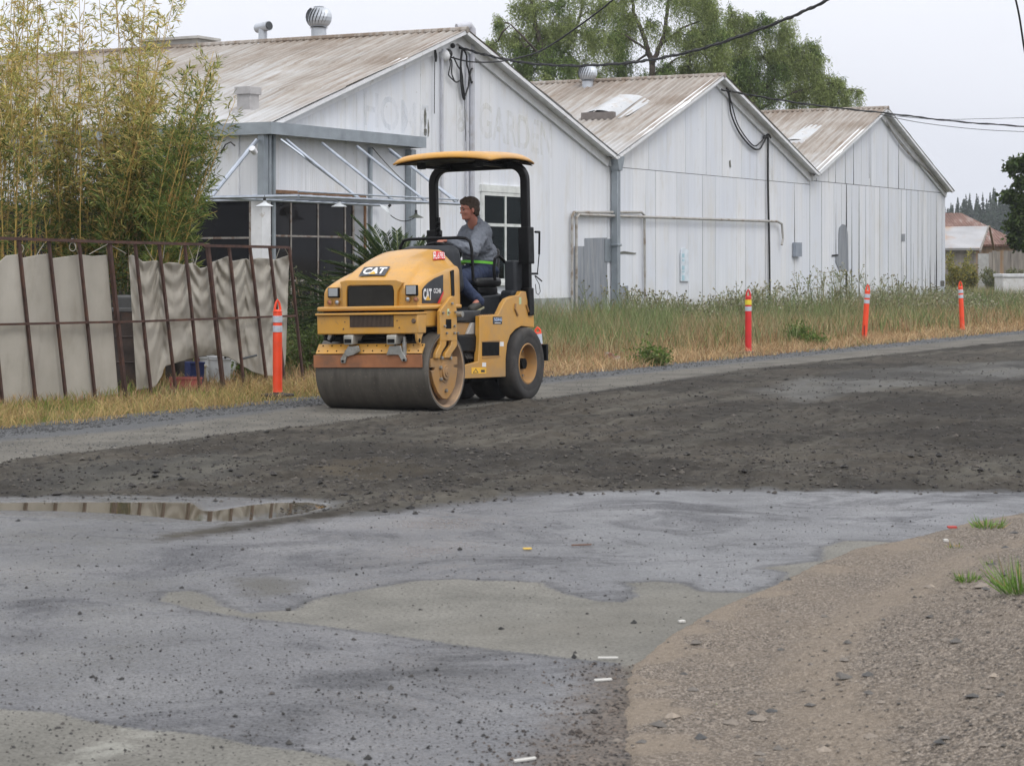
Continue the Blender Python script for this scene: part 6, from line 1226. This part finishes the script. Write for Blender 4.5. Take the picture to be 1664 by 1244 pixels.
# broad leaved weeds standing in the verge
grn = lambda n, Pn: cmix(n, (.09,.15,.03), (.13,.19,.04), (.16,.21,.06))
for px, py, w_, h, lab in ((1058, 594, .30, .26, 'low leafy green weed at the road edge right of the roller'), (1303, 560, .26, .34, 'leafy green weed between the red post and the right-leaning post'), (1325, 563, .16, .12, 'small dark green weed right at the gravel edge past the red post'), (400, 615, .3, .35, 'green weeds under the sagging tarp beside the buckets')):
    g_ = G(px, py); shrub(lab, px, g_.y, w_, h, 900, grn, 'leafy_weed', (.04, .09), 'leafy weeds in the verge', 9)
# grass and weeds as masses of blades
EO = Vector((ROADE.x, ROADE.y, 0)); FACT = (FO-EO).dot(NB); s0_ = lambda Y: (Y-ROADE.y)/D.y
def gz(n, s_rng, t_rng, dens_bias=1.0):
    iy = RNG.uniform(1/s_rng[1], 1/s_rng[0], n); s_ = (1/iy)/D.y-EO.y/D.y; t_ = RNG.uniform(*t_rng, n); return s_, t_
def blades(name, s_, t_, h, wd, col, curl=.35, z=0):
    n = len(s_); bx_ = EO.x+D.x*s_+NB.x*t_; by_ = EO.y+D.y*s_+NB.y*t_; a = RNG.uniform(0, 6.283, n); Pn = np.stack([bx_, by_, np.full(n, -.03+z)], -1)
    side_ = np.stack([np.cos(a), np.sin(a), np.zeros(n)], -1)*wd[:, None]/2; b = RNG.uniform(0, 6.283, n); ln = np.stack([np.cos(b), np.sin(b), np.zeros(n)], -1)*(h*RNG.uniform(.1, curl*2, n))[:, None]; up = np.array([0, 0, 1])*h[:, None]
    V = np.stack([Pn-side_, Pn+side_, Pn+up*.55+ln*.3+side_*.8, Pn+up*.55+ln*.3-side_*.8, Pn+up*.97+ln], 1).reshape(-1, 3); k = np.arange(n)[:, None]*5
    F_ = np.concatenate([k+[0, 1, 2], k+[0, 2, 3], k+[3, 2, 4]]); return fastmesh(name, V, F_, GRASSM, col=np.repeat(col, 5, 0))
# low dry and green grass strip, all along
n = 90000; s_, t_ = gz(n, (19, 100), (-.05, FACT+.1)); Yb = EO.y+D.y*s_; hn = fbm(s_*.55, t_*1.2, 31); hn2 = fbm(s_*2.2, t_*2.5, 33)
edge_ = .28*(fbm(s_*1.5, t_*0, 35)-.5); kp = (t_ > .05+edge_) & ~((Yb < 28) & (t_ > 2.4) & (RNG.uniform(0, 1, n) < .6)); s_, t_, hn, hn2, Yb = s_[kp], t_[kp], hn[kp], hn2[kp], Yb[kp]; n = len(s_)
PP = [G(*q) for q in ((451,644),(1216,575),(1564,539),(878,607))]; X_, Y_ = EO.x+D.x*s_+NB.x*t_, EO.y+D.y*s_+NB.y*t_; kp = np.min([np.hypot(X_-q.x, Y_-q.y) for q in PP], 0) > .27; s_, t_, hn, hn2, Yb = s_[kp], t_[kp], hn[kp], hn2[kp], Yb[kp]; n = len(s_)
grow = smooth(.2, 2.6, t_); left = smooth(29, 25, Yb)
h = (.05+.09*hn2+grow*(.18+.30*hn))*(1-.55*left)*RNG.uniform(.55, 1.3, n)
straw = cmix(n, (.42,.30,.15), (.36,.24,.12), (.47,.36,.20), (.30,.17,.09)); gr_ = cmix(n, (.12,.17,.05), (.17,.22,.07), (.22,.25,.10)); lime = cmix(n, (.18,.24,.045), (.13,.19,.04))
pg = (smooth(1.2, 4.0, t_)*.70+.8*(hn-.47)+.04-.35*left)[..., ]; rnd = RNG.uniform(0, 1, n); col = np.where((rnd < pg)[:, None], gr_, straw)
pl = (left*(.26+2.8*(fbm(s_*.8, t_*1.5, 44)-.48))*(1-smooth(5.2, 7.4, s_)))[..., ]; col = np.where((rnd < pl)[:, None], lime, col)
tag(blades('verge_grass', s_, t_, h, np.clip(Yb*.00038, .007, .02)*RNG.uniform(.7, 1.4, n), col), kind='stuff')
# flattened straw thatch at the road edge
n = 60000; s_, t_ = gz(n, (19, 90), (.0, 2.4)); hn = fbm(s_*.9, t_*1.6, 91); kp = (RNG.uniform(0, 1, n) < 1.5*(hn-.18)*(1-smooth(1.0, 2.4, t_))) & (t_ > .05+.2*(fbm(s_*1.5, t_*0, 35)-.5)); s_, t_, hn = s_[kp], t_[kp], hn[kp]; n = len(s_); Yb = EO.y+D.y*s_
X_, Y_ = EO.x+D.x*s_+NB.x*t_, EO.y+D.y*s_+NB.y*t_; kp = np.min([np.hypot(X_-q.x, Y_-q.y) for q in PP], 0) > .22; s_, t_, hn, Yb = s_[kp], t_[kp], hn[kp], Yb[kp]; n = len(s_)
tag(blades('straw_thatch', s_, t_, RNG.uniform(.06, .20, n)*(.6+hn), np.clip(Yb*.00024, .005, .012)*RNG.uniform(.7, 1.3, n), np.where((Yb < 25.5)[:, None], cmix(n, (.48,.34,.15), (.42,.28,.12), (.30,.28,.10)), cmix(n, (.55,.38,.20), (.48,.33,.18), (.58,.45,.27), (.42,.25,.13))), 1.1), kind='stuff')
# taller seeding grasses nearer the sheds
n = 60000; s_, t_ = gz(n, (31, 100), (1.2, FACT-.05)); hn = fbm(s_*.4, t_*.8, 51); Yb = EO.y+D.y*s_; kp = RNG.uniform(0, 1, n) < (.25+.9*smooth(1.2, 3.6, t_))*(.4+hn); s_, t_, hn, Yb = s_[kp], t_[kp], hn[kp], Yb[kp]; n = len(s_)
h = (.28+.42*hn+.25*smooth(2.5, 5, t_))*RNG.uniform(.6, 1.25, n)*(1-.15*smooth(70, 90, Yb)); cc_ = fbm(s_*.7+5, t_*.9, 77)[:, None]+RNG.normal(0, .07, (n, 1)); cc_ = cc_-.14*(smooth(2.2, 4.5, t_)[:, None]-.2); col = np.where(cc_ > .53, cmix(n, (.40,.35,.20), (.33,.27,.14), (.36,.22,.13)), cmix(n, (.18,.245,.09), (.24,.29,.13), (.30,.29,.16), (.13,.19,.065)))
tag(blades('tall_grass', s_, t_, h, np.clip(Yb*.00030, .006, .018)*RNG.uniform(.6, 1.2, n), col, .25), kind='stuff')
# open field beyond the last shed
n = 42000; s_, t_ = gz(n, (60, 130), (FACT-.5, FACT+26)); kp = s_ > (FO-EO).dot(D)+35.3; s_, t_ = s_[kp], t_[kp]; n = len(s_); hn = fbm(s_*.2, t_*.3, 61); col = np.where((hn > .5)[:, None], cmix(n, (.36,.31,.17), (.30,.27,.13)), cmix(n, (.17,.2,.07), (.24,.26,.1)))
tag(blades('field_grass', s_, t_, (.3+.5*hn)*RNG.uniform(.6, 1.2, n), RNG.uniform(.012, .026, n), col, .25), kind='stuff')
# wiry seed-headed weeds
SV, SF, SC = [], [], []; so = 0
def addq(V, col):
    global so
    V = np.asarray(V).reshape(-1, 4, 3); n = len(V); SV.append(V.reshape(-1, 3)); SF.append(np.arange(n*4).reshape(n, 4)+so); SC.append(np.repeat(col, 4, 0)); so += n*4
nw = 520; s_w, t_w = gz(nw*3, (40, 70), (2.6, FACT-.15)); cl = fbm(s_w*.5, t_w*.6, 71); kp = (cl > .46) | (RNG.uniform(0, 1, nw*3) < .12); s_w, t_w = s_w[kp][:nw], t_w[kp][:nw]
for s_, t_ in zip(s_w, t_w):
    base = np.array([EO.x+D.x*s_+NB.x*t_, EO.y+D.y*s_+NB.y*t_, -.03]); pxw = CX+FPX*base[0]/base[1]; H_ = random.uniform(.5, 1.08)*float(np.interp(pxw, [900,960,1040,1130,1230,1330,1400,1500,1560,1620],[.95,1.1,.9,.62,.95,1.3,1.25,.85,.7,.45])); nb = random.randint(4, 8); top = base+[random.uniform(-.12, .12), random.uniform(-.12, .12), H_]
    segs = [(base, top)]
    for _ in range(nb): f_ = random.uniform(.35, .9); q = base+(top-base)*f_; segs.append((q, q+np.array([random.uniform(-.2, .2), random.uniform(-.2, .2), random.uniform(.12, .34)])))
    A = np.array([a for a, _ in segs]); B = np.array([b for _, b in segs]); sd2 = np.array([.006, 0, 0]); addq(np.stack([A-sd2, A+sd2, B+sd2*.6, B-sd2*.6], 1), cmix(len(segs), (.17,.20,.09), (.24,.23,.12)))
    nl = 20; i = RNG.integers(0, len(segs), nl); f_ = RNG.uniform(.2, 1, nl)[:, None]; C_ = A[i]+(B[i]-A[i])*f_+RNG.normal(0, .02, (nl, 3)); d = unit(RNG.normal(0, 1, (nl, 3))); e2 = unit(np.cross(d, RNG.normal(0, 1, (nl, 3)))); L_ = RNG.uniform(.03, .075, (nl, 1)); addq(np.stack([C_, C_+d*L_*.5+e2*L_*.18, C_+d*L_, C_+d*L_*.5-e2*L_*.18], 1), cmix(nl, (.19,.24,.11), (.25,.28,.15)))
    k = 2; nh = len(segs)*k; C_ = np.repeat(B, k, 0)+RNG.normal(0, .022, (nh, 3)); d = unit(RNG.normal(0, 1, (nh, 3))); e2 = unit(np.cross(d, RNG.normal(0, 1, (nh, 3)))); L_ = .026; addq(np.stack([C_-d*L_, C_+e2*L_, C_+d*L_, C_-e2*L_], 1)[:, [0, 1, 2, 3]], cmix(nh, (.28,.27,.17), (.20,.19,.11), (.36,.34,.26)))
tag(fastmesh('tall_weeds', np.concatenate(SV), np.concatenate(SF), GRASSM, col=np.concatenate(SC)), kind='stuff')
# tufts on the gravel bank
def tuft(px, py, w_, h, n, lab, dry=.1):
    Y = 5110/(py-HZ); x = (px-CX)/FPX*Y
    for _ in range(6): z = bankz(x, Y); Y = (CAMZ-z)*FPX/(py-HZ); x = (px-CX)/FPX*Y
    root = thing('grass_tuft', lab, 'grass tuft', (x, Y, bankz(x, Y)-.01), 0, 'green tufts on the gravel bank'); a = RNG.uniform(0, 6.283, n); r_ = w_*np.sqrt(RNG.uniform(0, 1, n))*.5; Pn = np.stack([r_*np.cos(a), r_*np.sin(a), np.zeros(n)], -1)
    q_ = RNG.uniform(0, 1.5, (n, 1)); d = np.hstack([np.cos(a)[:, None]*q_, np.sin(a)[:, None]*q_, np.ones((n, 1))]); o = leaves(Pn, d, RNG.uniform(.3, 1, n)**1.3*h*1.15, np.full(n, .0045), np.where((RNG.uniform(0, 1, n) < dry)[:, None], cmix(n, (.4,.28,.12)), cmix(n, (.14,.26,.04), (.18,.32,.06), (.1,.18,.04))), 'blades', GRASSM, root)
tuft(1606, 856, .16, .085, 170, 'largest bright grass tuft near the top of the gravel bank'); tuft(1573, 942, .10, .06, 110, 'bright green tuft below the largest one on the bank'); tuft(1660, 960, .16, .16, 260, 'dark green tuft cut by the right edge of the picture'); tuft(1550, 888, .07, .04, 60, 'small tuft beside the white scrap on the bank', .35); tuft(1612, 915, .06, .03, 40, 'faint small tuft between the bright tuft and the edge', .2); tuft(1160, 1145, .05, .018, 40, 'tiny lone tuft on the sandy gravel in the foreground', .6)
# litter on the ground
def litter(name, lab, px, py, d, rz, c, h=.004, cat='litter'):
    Y = 5110/(py-HZ); x = (px-CX)/FPX*Y; z = bankz(x, Y) if x > .2 else 0
    if z > .004: Y = (CAMZ-z)*FPX/(py-HZ); x = (px-CX)/FPX*Y; z = bankz(x, Y)
    t_ = thing(name, lab, cat, (x, Y, max(z, 0)+.002), rz); m = MB(); n_ = 8
    vs = []
    for i in range(n_+1): f_ = i/n_-.5; w_ = d[1]*(.5-.15*abs(i/n_-.5)); zz = .002; vs += [(f_*d[0], -w_, zz), (f_*d[0], w_, zz+.003), (f_*d[0], w_, zz+h+.003), (f_*d[0], -w_, zz+h)]
    m.add(vs, [(i*4+j, i*4+(j+1) % 4, (i+1)*4+(j+1) % 4, (i+1)*4+j) for i in range(n_) for j in range(4)]+[(0,1,2,3), tuple(n_*4+q for q in (3,2,1,0))]); m.build('strip', mat('litter_%s' % name, c, .7), t_)
WHT = (.5,.49,.46)
litter('paper_strip', 'longer white strip lying at the corner of the wet asphalt', 980, 1107, (.065, .012), .35, WHT); litter('paper_strip', 'thin white strip on the dry patch edge just above the slanted one', 988, 1071, (.075, .006), 0, WHT); litter('paper_strip', 'white strip cut by the bottom edge of the picture', 853, 1237, (.075, .01), .55, WHT)
litter('dead_leaf', 'single yellow leaf lying on the wet asphalt', 857, 893, (.045, .03), .2, (.55,.36,.05)); litter('plastic_scrap', 'small red plastic scrap beside the bank tufts', 1547, 860, (.05, .03), .1, (.38,.04,.03), .008); litter('paper_scrap', 'tiny white scrap beside the small tuft', 1537, 881, (.025, .02), .3, WHT, .01); litter('paper_scrap', 'tiny white scrap on the sandy slope below the wet bay', 1108, 1012, (.03, .015), .5, WHT, .006)
litter('bark_strip', 'thin brown twig lying on the wet asphalt past the yellow leaf', 945, 887, (.11, .006), .3, (.12,.06,.035))
g_ = G(985, 590); t_ = thing('crumpled_carton', 'crumpled white and red carton in the dry grass behind the roller', 'litter', (g_.x+.1, g_.y+.4, 0), .4); m = MB(); m.box((0, 0, .07), (.22, .14, .10), Matrix.Rotation(.35, 3, 'Y')); m.build('carton_body', mat('carton_red', (.22,.09,.06), .7, 0, .3, 12, c2=(.42,.40,.36), f2=(.45, .6), s2=9), t_, bevel=.01)
# ------------------------------------------------------------- far right: old sheds, white box, bushes, hills, air
def hz(px, py, Y): return P(px, py, Y)
t = NT('rusted_tin_roof'); v = t.vec((1, .3, .3)); n = t.noise(1.1, 6, v, .7); c = t.ramp(n, (.36, (.27,.22,.20)), (.46, (.17,.085,.06)), (.6, (.10,.045,.03))); t.set('Base Color', c).set('Roughness', .75)
wv = t.n.new('ShaderNodeTexWave'); wv.inputs['Scale'].default_value = 2; wv.bands_direction = 'X'; t.l.new(t.tc.outputs['Object'], wv.inputs['Vector']); t.bump(wv.outputs[0], .5, .05); RTIN = t.m
GTIN = mat('grey_tin_roof', (.36,.36,.37), .6, .2, .15, .8, c2=(.36,.22,.13), f2=(.5, .68), s2=.6); OLDW = mat('weathered_board_wall', (.20,.18,.16), .9, 0, .3, 2, c2=(.30,.27,.23), s2=1.2, stretch=(3,3,.4)); OLDR = mat('rusty_board_wall', (.26,.17,.10), .9, 0, .3, 2, c2=(.2,.19,.17), stretch=(3,3,.4))
bh = thing('barn', 'low barn with a broad rusty red tin roof beyond the last white shed', 'barn', at(1600, 122)); o = bh.location
def quad3(pts, name, mt, par, off, th=.12):
    m = MB(); q = [Vector(p)-off for p in pts]; n_ = (q[1]-q[0]).cross(q[2]-q[0]).normalized(); n_ = n_ if n_.z > 0 or abs(n_.z) < .1 else -n_; k = len(q); m.add(q+[p-n_*th for p in q], [tuple(range(k)), tuple(range(2*k-1, k-1, -1))]+[(i, i+k, (i+1) % k+k, (i+1) % k) for i in range(k)]); return m.build(name, mt, par)
Ye, Yr, Yk = 118, 125, 132; zr_ = P(1545, 346, Yr).z; ze_ = P(1663, 397, Ye).z
xl, xr2, xr_ = at(1440, Ye).x, at(1666, Ye).x, at(1562, Yr).x
quad3([(xl, Ye, ze_), (xr2, Ye, ze_), (xr_, Yr, zr_), (xl, Yr, zr_)], 'roof', RTIN, bh, o); quad3([(xr2, Ye, ze_), (xr2, Yk, ze_), (xr_, Yr, zr_)], 'roof', RTIN, bh, o); quad3([(xl, Yk, ze_), (xl, Yr, zr_), (xr_, Yr, zr_), (xr2, Yk, ze_)], 'roof', RTIN, bh, o)
m = MB(); m.bb(Vector((xl+.3, Ye+.4, -.03))-o, Vector((xr2-.4, Ye+.6, ze_))-o); m.bb(Vector((xr2-.6, Ye+.6, -.03))-o, Vector((xr2-.4, Yk-.4, ze_-.05))-o); m.build('wall', OLDR, bh)
sh2 = thing('old_shed', 'small grey tin roofed shed with an open gable in front of the rusty barn', 'shed', at(1570, 108)); o = sh2.location
A = P(1500, 403, 106); B = P(1592, 403, 106); Cc = P(1606, 367, 109.5); Dd = P(1500, 369, 109.5)
quad3([A, B, Cc, Dd], 'roof', GTIN, sh2, o); Ee = Vector((Cc.x+.0, 113, A.z)); quad3([Dd, Cc, Ee+Vector((-.2, 0, 0)), Vector((Dd.x, 113, A.z))], 'roof', GTIN, sh2, o); 
E1, E2 = P(1593, 404, 106), P(1616, 404, 113); quad3([P(1606, 366, 109.4), P(1608, 366, 109.4), P(1594, 407, 105.9), P(1591, 407, 105.9)], 'rake_board', OLDW, sh2, o, .1); quad3([P(1606, 366, 109.4), P(1609, 366, 109.4), P(1617, 404, 113), P(1613, 404, 113)], 'rake_board', OLDR, sh2, o, .1)
m = MB(); m.bb(Vector((A.x, 106.4, -.03))-o, Vector((B.x-.1, 106.6, A.z))-o); m.prism([(0, -.03), (6.4, -.03), (6.4, A.z), (3.1, Cc.z-.1), (0, A.z)], lambda y, z, t_: (B.x-.35+t_+y*.05-o.x, 106.5+y-o.y, z), 0, .12); m.build('wall', OLDW, sh2)
m = MB(); m.prism([(2.0, 1.9), (4.4, 1.9), (3.1, 3.2)], lambda y, z, t_: (B.x-.2+y*.05+t_-o.x, 106.5+y-o.y, z), 0, .03); m.build('gable_opening', BLKD, sh2)
m = MB(); a = P(1590, 425, 105.2); m.bb(Vector((a.x, 105.2, -.03))-o, Vector((P(1608, 0, 105.2).x, 105.35, P(1590, 412, 105.2).z))-o); m.build('lean_to', mat('pale_board', (.36,.36,.35), .8), sh2)
fw = thing('board_fence', 'old board fence of mixed grey and rusty panels below the barn roof', 'fence', at(1640, 103)); o = fw.location
for i in range(14):
    x0 = at(1607+i*6, 103).x-o.x; m = MB(); m.bb((x0, -.03+random.uniform(0, .05), -.03), (x0+.172, .04+.01*random.random(), P(0, random.uniform(406, 410), 103).z)); m.build('board', random.choice([OLDW, OLDW, OLDR]), fw)
wb = thing('white_tank', 'low white box shaped tank at the right edge in the field grass', 'tank', at(1650, 78)); m = MB(); x0 = at(1630, 78).x-wb.location.x; zt = P(0, 445, 78).z; m.bb((x0, 0, -.03), (x0+2.6, 1.4, zt-.12)); m.build('tank_body', mat('tank_white', (.58,.58,.58), .7, 0, .1, 2, c2=(.4,.38,.35)), wb, bevel=.03); m = MB(); m.bb((x0-.04, -.04, zt-.12), (x0+2.64, 1.44, zt)); m.build('tank_lid', mat('tank_lid', (.55,.56,.58), .6), wb, bevel=.02)
ylw = lambda n, Pn: cmix(n, (.34,.29,.06), (.24,.23,.06), (.16,.17,.05))
for px, Y, w_, h, lab in ((1552, 96, .9, 2.2, 'yellow flowering bush right beside the last white shed corner'), (1572, 99, .6, 1.6, 'shorter yellow green bush in front of the grey tin roof shed'), (1645, 98, 1.3, 1.3, 'olive bush before the old board fence'), (1612, 97, .8, 1.1, 'low dull bush under the open gable')):
    r_ = shrub(lab, px, Y, w_, h, 2600, ylw if px < 1600 else (lambda n, Pn: cmix(n, (.10,.12,.05), (.16,.16,.07))), 'shrub', (.08, .17), 'bushes before the old barn')
t = NT('hill_scrub'); t.set('Base Color', t.ramp(t.noise(.05, 5), (.3, (.022,.034,.02)), (.7, (.04,.055,.028)))).set('Roughness', 1.0); HM_ = t.m
def hillz(x, y): return 14.0*np.exp(-((x-128)/50)**2-((y-390)/50)**2)+9*np.exp(-((x+60)/150)**2-((y-560)/70)**2)+17*np.exp(-((x-280)/140)**2-((y-640)/90)**2)+12*np.exp(-((x-130)/60)**2-((y-760)/60)**2)
hx, hy = np.meshgrid(np.linspace(-600, 700, 200), np.linspace(250, 900, 120)); hzv = hillz(hx, hy)-.4+(fbm(hx*.05, hy*.05, 81)-.5)*1.0; i = np.arange(hx.size).reshape(hx.shape); tag(fastmesh('hills', np.stack([hx, hy, hzv], -1).reshape(-1, 3), np.stack([i[:-1,:-1], i[:-1,1:], i[1:,1:], i[1:,:-1]], -1).reshape(-1, 4), HM_, smooth=True), kind='structure')
SV, SF, SC = [], [], []; so = 0
def conifers(n, xr, yr, hr):
    for _ in range(n):
        x, y = random.uniform(*xr), random.uniform(*yr); z = float(hillz(x, y))-.4
        if z < 2.0: continue
        H_ = random.uniform(*hr); r_ = H_*random.uniform(.16, .24); k = 60; f_ = np.sqrt(RNG.uniform(.01, 1.05, k)); a = RNG.uniform(0, 6.283, k); rr_ = r_*(1-f_)**.8*RNG.uniform(.5, 1.1, k); C_ = np.stack([x+0*a, y+0*a, z+f_*H_], -1); d = np.stack([np.cos(a)*rr_, np.sin(a)*rr_, -.12*H_*(1-f_)-.05*H_*0], -1); e2 = np.stack([-np.sin(a), np.cos(a), 0*a], -1)*(rr_*.45+.05*H_*.3)[:, None]
        addq(np.stack([C_+[0, 0, .04*H_], C_+d*.6+e2, C_+d, C_+d*.6-e2], 1), cmix(k, (.02,.035,.02), (.03,.048,.024)))
conifers(3200, (70, 200), (340, 440), (4, 8.5)); conifers(700, (90, 420), (560, 720), (7, 11)); conifers(160, (70, 200), (720, 800), (7, 10))
tag(fastmesh('conifer_forest', np.concatenate(SV), np.concatenate(SF), leafmat('conifer_foliage', .8, .1), col=np.concatenate(SC)), kind='stuff')
# haze
m = MB(); m.bb((-960, -960, -1.1), (960, 960, 60)); hzo = m.build('haze', [], recalc=True); hzo.data.materials.clear()
hm = bpy.data.materials.new('morning_haze'); hm.use_nodes = True; nn = hm.node_tree.nodes; nn.remove(nn['Principled BSDF']); pv = nn.new('ShaderNodeVolumePrincipled'); pv.inputs['Color'].default_value = (.86,.90,.97,1); pv.inputs['Density'].default_value = .00042; pv.inputs['Anisotropy'].default_value = .2
hm.node_tree.links.new(pv.outputs[0], nn['Material Output'].inputs['Volume']); hzo.data.materials.append(hm); tag(hzo, kind='stuff')
